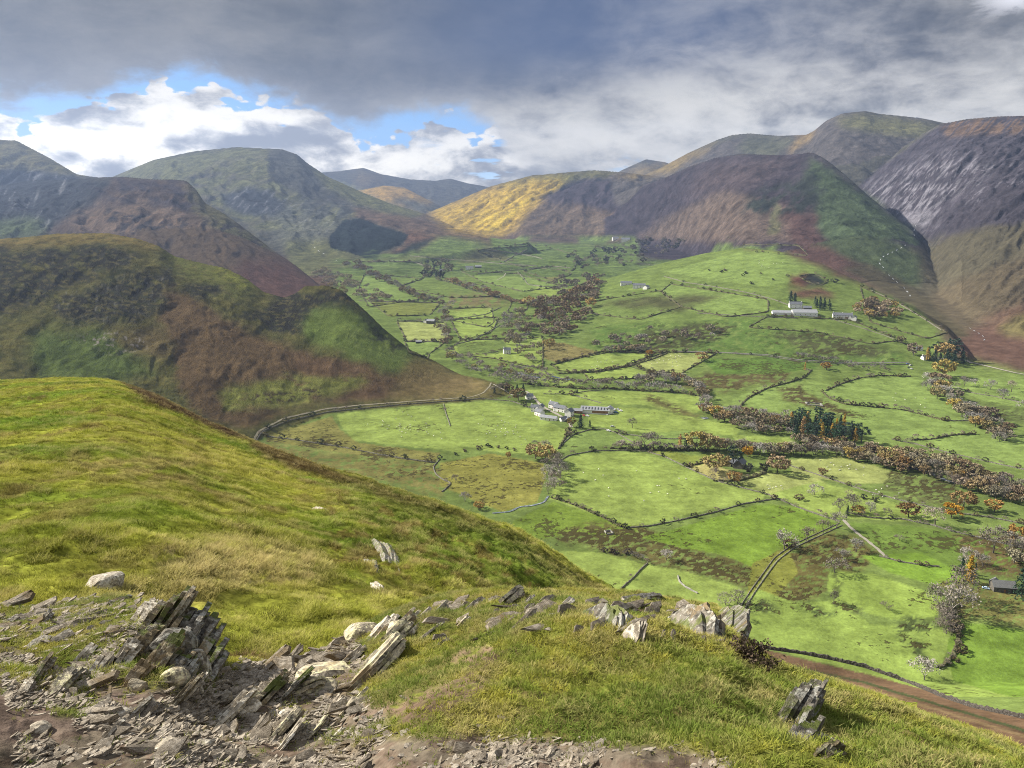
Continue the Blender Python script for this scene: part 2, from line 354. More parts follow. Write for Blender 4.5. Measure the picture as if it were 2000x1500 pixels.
class Paint:
    def __init__(s, f, col):
        s.f = f; sh = f.px.shape
        s.c = np.ones(sh + (3,), np.float32) * np.array(col, np.float32); s.rush = np.zeros(sh, np.float32)
        s.sz = 1500 / (f.YY * CP - f.z * SP)       # pixels per metre, for the warp
        s.w1 = fbm(f.px / 60, f.py / 30, 4, .6, s=5); s.w2 = fbm(f.px / 60, f.py / 30, 4, .6, s=9)
    def mask(s, poly, blur=3, warp=6, ymin=0, ymax=1e9):
        m = raster(poly, blur); a = np.array(poly)
        f = s.f; g = warp * 2 + blur * 2 + 4
        sel = (f.px > a[:, 0].min() - g) & (f.px < a[:, 0].max() + g) & (f.py > a[:, 1].min() - g) & (f.py < a[:, 1].max() + g) & (f.YY > ymin) & (f.YY < ymax)
        if ymax == 1560: sel &= f.YY < LOFT[-1][0].at(f.U)[0] + 30
        X_ = np.clip((f.px[sel] + s.w1[sel] * warp * 1.6 - RX0) / RC - .5, 0, RW - 1.01); Y_ = np.clip((f.py[sel] + s.w2[sel] * warp * .9 - RY0) / RC - .5, 0, RH - 1.01)
        i = Y_.astype(int); j = X_.astype(int); fy = Y_ - i; fx = X_ - j
        v = (m[i, j] * (1 - fx) + m[i, j + 1] * fx) * (1 - fy) + (m[i + 1, j] * (1 - fx) + m[i + 1, j + 1] * fx) * fy
        return sel, v
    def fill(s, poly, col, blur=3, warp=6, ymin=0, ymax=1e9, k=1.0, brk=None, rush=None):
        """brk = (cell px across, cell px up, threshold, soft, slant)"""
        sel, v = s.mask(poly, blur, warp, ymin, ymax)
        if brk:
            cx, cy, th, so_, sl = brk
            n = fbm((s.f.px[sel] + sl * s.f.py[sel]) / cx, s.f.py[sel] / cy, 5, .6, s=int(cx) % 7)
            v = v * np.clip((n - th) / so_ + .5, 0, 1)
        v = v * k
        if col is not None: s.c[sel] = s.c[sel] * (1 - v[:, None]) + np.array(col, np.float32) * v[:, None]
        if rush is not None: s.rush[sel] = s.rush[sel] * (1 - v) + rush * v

BR = (.185, .240, .060); PA = (.145, .200, .056); PD = (.112, .152, .042); LM = (.225, .255, .085); YE = (.30, .28, .11)
OL = (.115, .115, .034); OLD = (.066, .072, .024); BN = (.095, .066, .030); RD = (.088, .042, .032); HE = (.042, .034, .036)
TAN = (.17, .125, .06); PK = (.135, .088, .062); DK = (.020, .022, .020); GRY = (.15, .15, .14); SC = (.185, .172, .185)

FM = Field(height, -.82, .82, 900, 2390, 9800, 390)
FV = Field(height, -.82, .88, 1000, 185, 2400, 620)

pm = Paint(FM, (.070, .066, .048)); P_ = pm.fill
n_ = fbm(FM.x / 300, FM.YY / 300, 5, .6, s=3)[..., None]
pm.c = pm.c * (1 + .5 * n_).astype(np.float32)
P_([(-300, 240), (60, 270), (190, 345), (250, 352), (150, 352), (60, 338), (-300, 330)], (.125, .112, .052), 6, 8, ymin=3900)
P_([(-300, 330), (0, 332), (60, 335), (150, 345), (250, 352), (200, 400), (100, 455), (-300, 480)], (.040, .042, .045), 5, 10)
P_([(-300, 330), (0, 332), (60, 335), (150, 345), (250, 352), (200, 400), (100, 455), (-300, 480)], (.15, .15, .15), 5, 10, brk=(16, 50, .28, .2, .5))
P_([(-300, 440), (70, 430), (110, 455), (-300, 500)], (.09, .11, .045), 10, 10)
P_([(225, 345), (365, 352), (400, 395), (470, 440), (530, 488), (640, 570), (560, 580), (380, 560), (200, 470), (85, 455), (180, 400)], (.078, .056, .044), 5, 6)
P_([(180, 400), (260, 390), (340, 405), (420, 440), (430, 480), (330, 470), (200, 450), (120, 445)], (.15, .105, .07), 12, 20, k=.8)
P_([(360, 350), (385, 375), (400, 396), (470, 440), (540, 495), (500, 495), (420, 450), (370, 395)], (.105, .10, .04), 8, 12, k=.8)
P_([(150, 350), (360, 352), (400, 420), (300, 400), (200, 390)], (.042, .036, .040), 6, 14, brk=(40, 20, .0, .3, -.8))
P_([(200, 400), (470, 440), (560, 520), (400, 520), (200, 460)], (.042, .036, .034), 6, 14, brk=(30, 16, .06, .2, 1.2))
P_([(470, 500), (560, 510), (640, 560), (600, 600), (500, 560)], (.082, .046, .036), 14, 14)
P_([(210, 345), (300, 310), (470, 288), (545, 292), (600, 390), (900, 462), (760, 400), (560, 480), (380, 380)], (.118, .118, .050), 5, 8, ymin=3600)
P_([(210, 345), (600, 290), (900, 460), (560, 480)], (.085, .075, .06), 8, 10, ymin=3600, brk=(60, 22, .10, .3, 1.4), k=.8)
P_([(528, 292), (560, 292), (590, 308), (640, 350), (660, 385), (610, 390), (560, 372), (524, 340)], (.062, .060, .046), 3, 8)
P_([(600, 320), (660, 350), (820, 415), (880, 440), (700, 400), (640, 365)], (.12, .12, .045), 5, 4)
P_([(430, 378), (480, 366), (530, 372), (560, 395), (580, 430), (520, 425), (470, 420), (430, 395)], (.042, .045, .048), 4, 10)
P_([(430, 378), (480, 366), (530, 372), (590, 385), (700, 402), (690, 440), (600, 470), (520, 425), (470, 420)], (.19, .19, .19), 6, 12, brk=(9, 26, .22, .15, .9), k=.7)
P_([(590, 386), (640, 395), (700, 405), (690, 425), (650, 440), (620, 450), (590, 430)], (.050, .052, .048), 4, 12, brk=(22, 30, -.1, .3, .9))
P_([(560, 400), (690, 430), (640, 470), (600, 490), (540, 470), (520, 430)], (.115, .118, .085), 12, 20, k=.7)
P_([(690, 404), (800, 424), (900, 450), (980, 468), (1010, 478), (900, 478), (820, 462), (760, 444), (700, 428)], (.112, .074, .048), 5, 5)
P_([(560, 470), (640, 470), (700, 500), (900, 480), (1040, 476), (1040, 530), (560, 540)], (.108, .108, .042), 6, 6)
P_([(800, 470), (880, 462), (960, 478), (900, 500), (820, 500)], PD, 6, 6)
P_([(790, 452), (860, 462), (830, 480), (780, 500), (760, 492), (790, 478)], (.12, .070, .045), 5, 6)
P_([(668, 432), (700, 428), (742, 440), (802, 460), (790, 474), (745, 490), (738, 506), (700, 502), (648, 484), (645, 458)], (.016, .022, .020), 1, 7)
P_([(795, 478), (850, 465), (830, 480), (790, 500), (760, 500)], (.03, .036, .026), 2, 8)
P_([(610, 330), (720, 325), (1010, 370), (1010, 380), (930, 400), (880, 400), (620, 345)], (.060, .058, .045), 3, 3, ymin=8000)
P_([(690, 335), (720, 332), (760, 350), (700, 370)], (.10, .075, .04), 8, 8, ymin=8000)
P_([(640, 380), (750, 360), (800, 366), (850, 398), (820, 415), (720, 385)], (.24, .155, .04), 5, 6, ymin=5800, ymax=7990)
P_([(760, 385), (850, 398), (870, 420), (830, 425)], (.07, .068, .045), 5, 6, ymin=5800, ymax=7990)
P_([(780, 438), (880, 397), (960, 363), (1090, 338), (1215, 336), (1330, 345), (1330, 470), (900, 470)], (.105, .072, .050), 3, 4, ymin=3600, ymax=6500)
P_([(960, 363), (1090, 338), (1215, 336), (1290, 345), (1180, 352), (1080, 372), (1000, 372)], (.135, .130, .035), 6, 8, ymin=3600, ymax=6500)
P_([(830, 416), (900, 388), (960, 366), (1040, 352), (1110, 350), (1060, 385), (1020, 432), (980, 462), (880, 448)], (.31, .215, .036), 9, 8, ymin=3600, ymax=6500)  # patch of sunlight on the hill, painted into the ground colour as gold
P_([(900, 440), (1000, 385), (1060, 370), (1010, 430), (970, 458)], (.44, .32, .04), 10, 8, ymin=3600, ymax=6500, brk=(26, 60, 0, .3, 1.4))  # brightest streaks of the same painted sunlight
P_([(1110, 352), (1180, 345), (1240, 348), (1300, 352), (1270, 400), (1210, 420), (1140, 400), (1080, 400), (1060, 388)], (.050, .040, .046), 5, 10, ymin=3000, ymax=6500)
P_([(1060, 398), (1200, 425), (1250, 440), (1240, 462), (1000, 462)], (.125, .092, .062), 10, 8, ymin=3000, ymax=6500, k=.8)
P_([(1190, 340), (1350, 300), (1640, 200), (2000, 230), (1800, 460), (1600, 430), (1200, 400)], (.078, .068, .060), 2, 2, ymin=4300)
P_([(1190, 345), (1350, 298), (1400, 275), (1320, 335), (1240, 350)], (.20, .14, .04), 6, 10, ymin=4300, k=.8)
P_([(1460, 262), (1560, 266), (1500, 320), (1440, 300)], (.075, .075, .045), 8, 12, ymin=4300)
P_([(1560, 262), (1600, 240), (1580, 275), (1550, 300), (1540, 298)], (.17, .12, .055), 4, 5, ymin=4300)
P_([(1630, 232), (1690, 222), (1760, 230), (1850, 245), (1800, 268), (1730, 262), (1660, 252)], (.125, .118, .050), 6, 8, ymin=4300)
P_([(1640, 410), (1700, 340), (1840, 240), (2000, 222), (2600, 200), (2600, 460), (2000, 460), (1780, 520), (1640, 470)], (.054, .047, .054), 2, 4, ymax=4290)
P_([(1835, 243), (1900, 230), (2000, 226), (2400, 230), (2400, 300), (2000, 262), (1900, 262), (1850, 268)], (.13, .085, .055), 5, 5, ymax=4290, brk=(9, 34, -.05, .25, .9))
P_([(1655, 400), (1720, 350), (1760, 330), (1840, 300), (1930, 322), (1900, 350), (1840, 400), (1815, 450), (1770, 430), (1720, 400)], SC, 16, 10, ymax=4290, brk=(7, 24, .10, .16, 1.0))
P_([(1770, 415), (1815, 412), (1820, 432), (1800, 445), (1760, 430)], SC, 4, 6, ymax=4290)
P_([(1880, 320), (2300, 300), (2300, 360), (1880, 400)], SC, 8, 8, ymax=4290, brk=(8, 24, .28, .12, 1.0), k=.7)
P_([(1720, 520), (1800, 480), (1900, 440), (2000, 425), (2500, 420), (2500, 800), (1700, 600)], (.084, .076, .048), 8, 10, ymax=4290)
P_([(1180, 395), (1300, 344), (1400, 304), (1590, 294), (1800, 470), (1700, 600), (1180, 480)], (.046, .037, .042), 2, 3, ymax=4500)
P_([(1380, 320), (1560, 305), (1480, 360), (1330, 390)], (.075, .055, .052), 14, 12, ymax=4500, k=.8)
P_([(1240, 466), (1330, 410), (1420, 372), (1500, 392), (1545, 405), (1560, 470), (1400, 472)], (.112, .082, .062), 6, 10, ymax=4500)
P_([(1525, 398), (1600, 412), (1625, 425), (1600, 445), (1650, 500), (1700, 540), (1600, 520), (1540, 470)], (.075, .044, .036), 10, 14, ymax=4500)
P_([(1585, 305), (1640, 345), (1710, 395), (1800, 465), (1790, 520), (1700, 560), (1640, 500), (1600, 450), (1595, 400), (1560, 360)], (.056, .076, .036), 6, 12, ymax=4500)
P_([(1560, 350), (1610, 330), (1600, 400), (1560, 420), (1440, 420), (1460, 380)], (.028, .032, .024), 6, 14, ymax=4500, brk=(26, 20, -.12, .3, 1.0))
P_([(1600, 480), (1680, 500), (1780, 500), (1780, 560), (1680, 560)], (.065, .060, .036), 6, 8, ymax=4500)
P_([(1514, 400), (1526, 400), (1522, 425), (1520, 458), (1498, 458), (1508, 425)], (.12, .12, .055), 3, 9, ymax=4500, k=.7)
P_([(960, 462), (1240, 462), (1250, 480), (1240, 530), (1040, 530), (960, 480)], PD, 3, 2, ymin=2300, ymax=4500)
P_([(1040, 460), (1200, 462), (1240, 470), (1180, 478), (1030, 474)], (.09, .065, .045), 3, 3, ymin=2300, ymax=4500)
P_([(1130, 462), (1200, 462), (1180, 478), (1130, 478)], PD, 2, 3, ymin=2300, ymax=4500)

k_ = np.clip((3050 + 500 * fbm(FM.x / 160, FM.YY / 160, 3, s=6) - FM.YY) / 200, 0, 1) * np.clip((FM.px - 640) / 30, 0, 1) * np.clip((1540 + 90 * pm.w1 - FM.px) / 40, 0, 1) * np.clip((-128 + 40 * pm.w2 - FM.z) / 14, 0, 1)
k_ = k_[..., None]; pm.c = (pm.c * (1 - k_) + np.array(PD) * (1 + .4 * n_) * k_).astype(np.float32)
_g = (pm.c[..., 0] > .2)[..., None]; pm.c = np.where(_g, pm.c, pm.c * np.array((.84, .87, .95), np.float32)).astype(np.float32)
pv = Paint(FV, PD); P_ = pv.fill
n_ = fbm(FV.x / 60, FV.YY / 60, 5, .6, s=3)[..., None]
pv.c = pv.c * (1 + .35 * n_).astype(np.float32)
P_([(-400, 400), (600, 400), (680, 500), (640, 580), (600, 600), (-400, 700)], (.082, .060, .040), 2, 2, ymin=1560)
P_([(470, 500), (560, 510), (645, 560), (620, 600), (440, 600)], (.082, .046, .036), 14, 14, ymin=1560)
P_([(590, 470), (700, 500), (740, 520), (640, 530), (600, 505)], (.10, .11, .045), 4, 6, ymin=1560)
P_([(1640, 200), (2600, 200), (2600, 700), (2000, 724), (1890, 690), (1850, 640), (1780, 590), (1690, 540), (1480, 480)], (.078, .070, .046), 3, 4, ymin=1150)
P_([(1640, 200), (2600, 200), (2600, 390), (2000, 432), (1880, 452), (1800, 488), (1760, 480), (1640, 470)], (.047, .042, .052), 5, 10, ymin=1150)
P_([(1560, 440), (1700, 500), (1790, 560), (1770, 590), (1600, 520)], (.070, .072, .034), 3, 8, ymin=1560)
FIELDS = []
# --- valley fields
for poly, col, rush in [
    ([(620, 480), (800, 500), (1040, 480), (1440, 466), (1440, 500), (620, 520)], PD, 0),
    ([(700, 512), (820, 512), (830, 520), (826, 545), (720, 535)], PD, 0), ([(826, 545), (830, 535), (950, 560), (960, 580), (880, 582), (780, 560)], PD, 0),
    ([(715, 532), (780, 560), (820, 585), (720, 600), (700, 560)], PA, 0), ([(720, 588), (820, 590), (860, 592), (840, 616), (760, 618)], (.13, .15, .04), 0),
    ([(775, 628), (870, 630), (878, 660), (870, 668), (795, 668)], LM, 0), ([(790, 668), (870, 668), (830, 698), (800, 690)], PA, 0),
    ([(862, 605), (960, 600), (965, 630), (950, 640), (880, 625)], BR, 0), ([(880, 625), (975, 620), (960, 650), (900, 665), (888, 640)], BR, 0),
    ([(880, 575), (950, 572), (1000, 588), (940, 600), (870, 600)], (.14, .12, .055), .5),
    ([(1000, 590), (1030, 586), (1030, 606), (990, 612)], PD, 0), ([(960, 485), (1060, 480), (1130, 500), (1120, 530), (1010, 520), (930, 490)], PA, 0),
    ([(985, 480), (1045, 476), (1050, 495), (1010, 496)], (.13, .16, .045), 0), ([(1020, 530), (1080, 520), (1118, 536), (1080, 548)], (.14, .14, .05), 0),
    ([(900, 530), (1010, 535), (1100, 560), (1020, 570), (940, 550)], PA, 0), ([(1050, 560), (1110, 562), (1080, 578), (1035, 572)], BR, .3),
    ([(900, 665), (1060, 660), (1060, 720), (1030, 716), (960, 700), (870, 690)], BR, 0), ([(890, 672), (980, 664), (1000, 688), (900, 692)], PD, .5),
    ([(1060, 668), (1100, 670), (1180, 690), (1100, 712), (1060, 700)], (.17, .15, .06), .5),
    ([(1078, 712), (1180, 686), (1278, 692), (1230, 712), (1170, 728), (1090, 725)], BR, 0), ([(1140, 728), (1230, 716), (1280, 730), (1240, 740), (1150, 742)], BR, 0),
    ([(1230, 712), (1300, 688), (1400, 690), (1330, 730), (1280, 726)], LM, 0),
    ([(1010, 722), (1080, 724), (1090, 735), (1150, 746), (1100, 752), (1020, 742)], BR, 0),
    ([(1030, 760), (1250, 765), (1365, 772), (1370, 800), (1350, 812), (1250, 790), (1180, 790), (1060, 790)], BR, 0),
    ([(1150, 790), (1220, 795), (1280, 800), (1380, 820), (1450, 830), (1440, 850), (1300, 850), (1150, 830)], BR, 0),
    ([(1250, 770), (1285, 778), (1340, 800), (1375, 815), (1340, 815), (1270, 790)], (.085, .062, .03), .8),
    ([(1240, 850), (1340, 840), (1420, 855), (1440, 865), (1330, 880), (1240, 872)], PA, 0), ([(1430, 850), (1540, 855), (1560, 868), (1440, 870)], BR, 0),
    ([(660, 808), (860, 790), (870, 820), (900, 870), (920, 885), (760, 868), (690, 860), (665, 830)], BR, .12),
    ([(866, 790), (960, 784), (1035, 800), (1060, 818), (1105, 840), (1095, 875), (1040, 888), (960, 882), (900, 870), (875, 830)], BR, .06),
    ([(1110, 848), (1160, 838), (1230, 852), (1250, 866), (1190, 868), (1100, 880)], PA, .1),
    ([(520, 848), (650, 812), (665, 840), (700, 865), (860, 885), (850, 905), (700, 890), (590, 872), (520, 862)], (.15, .145, .045), .55),
    ([(500, 862), (700, 892), (850, 905), (880, 930), (860, 970), (700, 930), (560, 895)], (.135, .125, .042), .6),
    ([(860, 905), (960, 885), (1060, 905), (1070, 920), (1050, 980), (980, 1000), (860, 950)], (.17, .165, .042), .5),
    ([(1100, 895), (1180, 880), (1260, 885), (1370, 925), (1500, 962), (1490, 975), (1360, 1000), (1250, 1028), (1200, 1022), (1150, 1000), (1075, 975), (1085, 925)], BR, .0),
    ([(1260, 882), (1310, 880), (1350, 890), (1390, 888), (1430, 905), (1370, 915)], (.15, .18, .04), 0),
    ([(1345, 912), (1385, 905), (1465, 930), (1440, 940), (1400, 938)], YE, 0),
    ([(1430, 940), (1480, 920), (1600, 935), (1640, 960), (1560, 985), (1490, 960)], LM, 0),
    ([(1540, 898), (1640, 892), (1760, 925), (1720, 945), (1640, 942), (1545, 925)], LM, 0),
    ([(1500, 965), (1600, 940), (1760, 985), (1840, 1010), (1800, 1020), (1640, 1012), (1560, 990)], BR, 0),
    ([(1740, 920), (1840, 930), (1900, 985), (1800, 990), (1720, 950)], (.08, .075, .034), .9),
    ([(1000, 1020), (1080, 980), (1180, 1010), (1260, 1035), (1200, 1050), (1120, 1040), (1030, 1060)], (.12, .17, .03), .3),
    ([(1160, 1020), (1260, 1030), (1330, 1060), (1450, 1100), (1520, 1120), (1480, 1150), (1300, 1110), (1100, 1060), (1080, 1040)], (.086, .066, .030), .9),
    ([(1250, 1050), (1330, 1030), (1480, 985), (1560, 990), (1640, 1025), (1560, 1060), (1500, 1120), (1400, 1080), (1330, 1070)], (.125, .19, .03), .35),
    ([(1090, 1075), (1180, 1080), (1265, 1105), (1220, 1160), (1150, 1140), (1100, 1090)], BR, .1),
    ([(1265, 1100), (1350, 1120), (1450, 1150), (1440, 1200), (1330, 1210), (1200, 1180)], BR, .1),
    ([(1520, 1080), (1600, 1040), (1680, 1050), (1720, 1080), (1660, 1120), (1620, 1110), (1610, 1160), (1560, 1180), (1500, 1170), (1470, 1150)], (.092, .068, .030), .8),
    ([(1470, 1100), (1540, 1070), (1560, 1120), (1510, 1170), (1460, 1160)], (.15, .16, .035), .5),
    ([(1440, 1180), (1480, 1150), (1560, 1180), (1640, 1170), (1700, 1220), (1800, 1220), (1860, 1230), (1840, 1300), (2100, 1340), (2200, 1460), (2000, 1400), (1700, 1320), (1500, 1265), (1430, 1230)], (.172,.232,.055), .22),
    ([(1620, 1115), (1700, 1120), (1840, 1165), (1835, 1200), (1780, 1215), (1700, 1200), (1640, 1170), (1615, 1150)], (.18,.245,.055), .15),
    ([(1560, 1178), (1600, 1186), (1640, 1196), (1636, 1204), (1590, 1206), (1566, 1196)], (.06, .07, .028), .8), ([(1740, 1212), (1800, 1206), (1850, 1226), (1800, 1240), (1750, 1232)], (.055, .062, .026), .9), ([(1748, 1236), (1790, 1250), (1822, 1290), (1812, 1300), (1780, 1270)], (.05, .058, .026), .9),
    ([(1626, 1110), (1636, 1110), (1640, 1176), (1690, 1190), (1680, 1200), (1630, 1184)], (.05, .05, .024), .9), ([(1890, 1300), (1960, 1310), (2000, 1330), (1930, 1330)], (.09, .10, .035), .7), ([(1440, 1178), (1480, 1170), (1520, 1190), (1470, 1200)], (.06, .065, .028), .8),
    ([(1660, 1020), (1800, 1030), (2100, 1080), (2100, 1130), (1860, 1110), (1720, 1080)], (.10, .15, .032), .5),
    ([(1680, 1085), (1800, 1080), (1880, 1120), (1860, 1150), (1740, 1120)], (.125, .20, .03), .3),
    ([(1860, 1040), (2300, 1060), (2300, 1160), (1900, 1120)], (.10, .065, .034), .7),
    ([(1840, 1130), (2000, 1150), (2200, 1180), (2200, 1240), (1870, 1210)], (.13, .125, .042), .6),
    ([(1870, 1215), (2000, 1230), (2200, 1260), (2200, 1420), (1860, 1330), (1850, 1260)], (.115, .18, .030), .15),
    ([(1680, 740), (1800, 735), (1810, 750), (1900, 790), (1930, 820), (1860, 820), (1700, 800), (1610, 765)], PA, 0),
    ([(1610, 780), (1700, 800), (1860, 822), (1960, 850), (1780, 860), (1700, 860), (1650, 820)], PA, .1),
    ([(1780, 862), (1860, 852), (1960, 850), (2200, 880), (2200, 960), (1960, 912), (1850, 882)], PA, 0),
    ([(1840, 740), (1950, 738), (2200, 760), (2200, 830), (1930, 785), (1860, 760)], PA, .1),
    ([(1850, 762), (1920, 785), (2200, 840), (2200, 870), (1980, 830), (1900, 800)], (.08, .085, .035), .8),
    ([(1430, 780), (1500, 750), (1590, 745), (1650, 760), (1620, 800), (1560, 815), (1430, 795)], PA, .08),
    ([(1520, 760), (1560, 756), (1620, 790), (1680, 812), (1640, 815), (1530, 778)], (.08, .055, .03), .9),
    ([(1330, 745), (1420, 720), (1560, 720), (1540, 740), (1440, 760), (1360, 765)], (.085, .062, .032), .8),
    ([(1370, 700), (1560, 700), (1600, 720), (1520, 730), (1400, 730)], (.085, .14, .03), .6),
    ([(1150, 640), (1500, 620), (1760, 690), (1780, 710), (1600, 715), (1400, 690), (1200, 690), (1150, 680)], (.078, .125, .03), .55),
    ([(1240, 660), (1340, 630), (1450, 640), (1400, 660), (1300, 690), (1240, 688)], (.055, .050, .026), .8),
    ([(1500, 650), (1620, 650), (1760, 690), (1700, 700), (1560, 690)], (.060, .055, .028), .8),
    ([(1150, 560), (1240, 540), (1330, 520), (1450, 488), (1600, 512), (1700, 562), (1780, 602), (1850, 650), (1820, 670), (1740, 640), (1660, 620), (1500, 580), (1320, 550), (1180, 575)], PD, 0),
    ([(1300, 530), (1450, 490), (1560, 500), (1640, 530), (1500, 560), (1380, 545)], PA, 0),
    ([(1310, 555), (1500, 585), (1500, 610), (1420, 620), (1330, 600), (1290, 570)], PA, 0), ([(1150, 590), (1290, 568), (1330, 600), (1250, 625), (1130, 610)], PD, .2),
    ([(1500, 618), (1660, 625), (1760, 665), (1700, 672), (1600, 650), (1460, 640)], PD, 0),
    ([(1680, 560), (1770, 600), (1850, 650), (1810, 662), (1700, 630), (1690, 600)], PD, 0),
    ([(1535, 540), (1575, 530), (1600, 545), (1580, 558), (1545, 556)], RD, .3), ([(1560, 540), (1595, 536), (1620, 550), (1600, 558), (1575, 550)], (.025, .03, .028), 0),
    ([(1540, 565), (1600, 560), (1640, 580), (1560, 580)], (.10, .058, .042), .4),
    ([(1450, 478), (1560, 480), (1580, 500), (1450, 490)], (.115, .125, .045), .2), ([(1130, 595), (1380, 575), (1420, 580), (1360, 596), (1310, 605)], (.066, .07, .03), .4)]:
    FIELDS.append((poly, col, rush))
    if rush >= .7: col = (col[0], col[1] * 1.18, col[2])
    if rush >= .7 or (rush >= .5 and col[1] < .14): P_(poly, col, 5, 16, rush=rush * .8, ymin=300, brk=(17, 6, -.12, .12, .6))
    elif col[1] < .135 and col is not PD: P_(poly, col, 5, 12, rush=rush, ymin=300)
    else: P_(poly, col, 1.5, 3, rush=rush, ymin=300)
P_([(1570, 440), (1700, 440), (1800, 500), (1800, 560), (1760, 560), (1680, 525), (1600, 490)], (.056, .074, .036), 8, 10, ymin=1560)
P_([(1520, 462), (1600, 476), (1700, 528), (1770, 575), (1720, 570), (1640, 540), (1540, 500)], (.075, .044, .036), 6, 10, ymin=1560)
# --- brown fell
ym = 1560
P_([(-400, 440), (330, 440), (620, 540), (760, 600), (1000, 770), (960, 780), (640, 806), (500, 860), (400, 900), (-400, 900)], (.072, .074, .026), 1, 0, ymin=590, ymax=ym)
F_ = [(-400, 440), (330, 440), (620, 540), (760, 600), (1000, 770), (960, 776), (860, 787), (640, 808), (500, 862), (400, 900), (-400, 900)]
P_(F_, (.100, .092, .030), 1, 0, ymin=560, ymax=ym, brk=(90, 34, 0, .5, -.5), k=.8)
P_([(-400, 450), (110, 450), (250, 452), (330, 478), (300, 486), (200, 474), (0, 486), (-400, 500)], (.150, .118, .044), 4, 6, ymax=ym)
P_([(330, 480), (460, 520), (520, 560), (480, 580), (380, 560), (330, 520)], (.105, .112, .032), 8, 14, ymax=ym)
P_([(430, 512), (510, 558), (470, 560), (420, 530)], (.17, .18, .04), 5, 6, ymax=ym)
for pl in ([(-400, 500), (0, 490), (170, 478), (290, 496), (240, 530), (150, 548), (90, 590), (20, 610), (-400, 640)],
           [(120, 590), (190, 560), (270, 528), (345, 520), (335, 570), (300, 620), (220, 640), (120, 632)],
           [(530, 592), (560, 572), (620, 566), (690, 580), (720, 604), (700, 612), (650, 600), (600, 628), (590, 645), (555, 652), (505, 640), (470, 620)], [(360, 560), (430, 560), (420, 585), (375, 590)]):
    P_(pl, (.030, .029, .023), 7, 30, ymax=ym, brk=(44, 17, -.26, .22, -.8))
P_([(545, 592), (576, 576), (640, 566), (692, 584), (676, 602), (624, 606), (600, 632), (566, 650), (515, 642)], (.026, .026, .022), 3, 16, ymax=ym, brk=(30, 14, -.30, .2, -.3))
P_([(120, 560), (340, 520), (330, 600), (220, 640), (110, 632)], (.14, .14, .13), 6, 20, ymax=ym, brk=(6, 16, .30, .12, .1), k=.5)
P_(F_, (.13, .115, .045), 1, 0, ymin=560, ymax=ym, brk=(16, 5, .12, .12, -.6), k=.5)
P_(F_, (.040, .045, .020), 1, 0, ymin=560, ymax=ym, brk=(22, 7, .16, .12, .5), k=.55)
P_([(330, 560), (390, 590), (440, 620), (520, 660), (640, 700), (760, 730), (900, 740), (950, 752), (860, 772), (700, 780), (560, 800), (480, 835), (400, 820), (350, 760), (340, 680), (310, 620)], (.104, .072, .038), 7, 16, ymax=ym)
P_([(560, 690), (700, 700), (760, 770), (680, 790), (620, 770)], (.102, .066, .038), 8, 18, ymax=ym, k=.8)
P_([(430, 760), (560, 735), (720, 735), (690, 760), (600, 790), (500, 800), (430, 800)], (.150, .160, .042), 6, 14, ymax=ym, brk=(60, 20, -.25, .3, 0))
P_([(480, 770), (620, 755), (640, 775), (500, 790)], (.06, .045, .026), 4, 12, ymax=ym, brk=(20, 8, .05, .1, 0))
P_([(590, 630), (620, 600), (700, 605), (760, 650), (810, 690), (790, 730), (720, 710), (640, 680), (590, 660)], (.100, .135, .034), 8, 16, ymax=ym)
P_([(640, 640), (760, 650), (800, 690), (700, 690)], (.15, .19, .05), 6, 14, ymax=ym, brk=(26, 12, .06, .15, -.5))
P_([(690, 600), (745, 640), (790, 680), (770, 690), (730, 660)], (.045, .05, .026), 4, 10, ymax=ym, brk=(20, 14, -.05, .2, -.5))
P_([(800, 700), (900, 730), (980, 765), (880, 782), (760, 780), (780, 740)], (.150, .118, .052), 8, 8, ymax=ym, k=.8)
P_([(60, 640), (260, 650), (300, 720), (200, 760), (60, 740)], (.075, .105, .030), 14, 16, ymax=ym, k=.9)
P_([(200, 640), (330, 640), (340, 700), (260, 700)], (.10, .075, .036), 10, 14, ymax=ym, k=.8)
P_([(150, 655), (270, 650), (300, 680), (200, 690)], (.22, .20, .18), 6, 10, ymax=ym, brk=(14, 6, .22, .1, 0))
# --- right-hand fell and gill
P_([(1870, 700), (1800, 600), (1840, 560), (2000, 500), (2500, 500), (2500, 800), (2000, 724), (1930, 700)], (.088, .072, .046), 6, 8, ymin=1060)
P_([(1850, 690), (1900, 640), (2000, 590), (2500, 600), (2500, 800), (2000, 724)], (.092, .056, .042), 10, 12, ymin=1060)
P_([(1940, 640), (2000, 610), (2500, 640), (2500, 680), (1980, 660)], (.11, .105, .04), 6, 10, ymin=1060, k=.7)
P_([(1640, 520), (1700, 520), (1790, 560), (1850, 620), (1900, 660), (1860, 660), (1780, 600), (1700, 558)], (.062, .054, .032), 5, 8, ymin=1350)
# --- bracken slope under the summit
P_([(1380, 1240), (1490, 1268), (1700, 1318), (2000, 1402), (2400, 1560), (2400, 1640), (1200, 1640)], (.118, .076, .046), 1, 2, ymax=430)
for k_, cc in ((0, (.05, .06, .026)), (9, (.17, .12, .065)), (28, (.055, .07, .025)), (60, (.10, .11, .03)), (104, (.17, .115, .06))):
    P_([(1480, 1283 + k_), (1700, 1334 + k_ * 1.1), (2000, 1424 + k_ * 1.2), (2400, 1560 + k_ * 1.3), (2400, 1566 + k_ * 1.3), (2000, 1430 + k_ * 1.2), (1700, 1339 + k_ * 1.1), (1480, 1287 + k_)], cc, 1, 3, ymax=430)

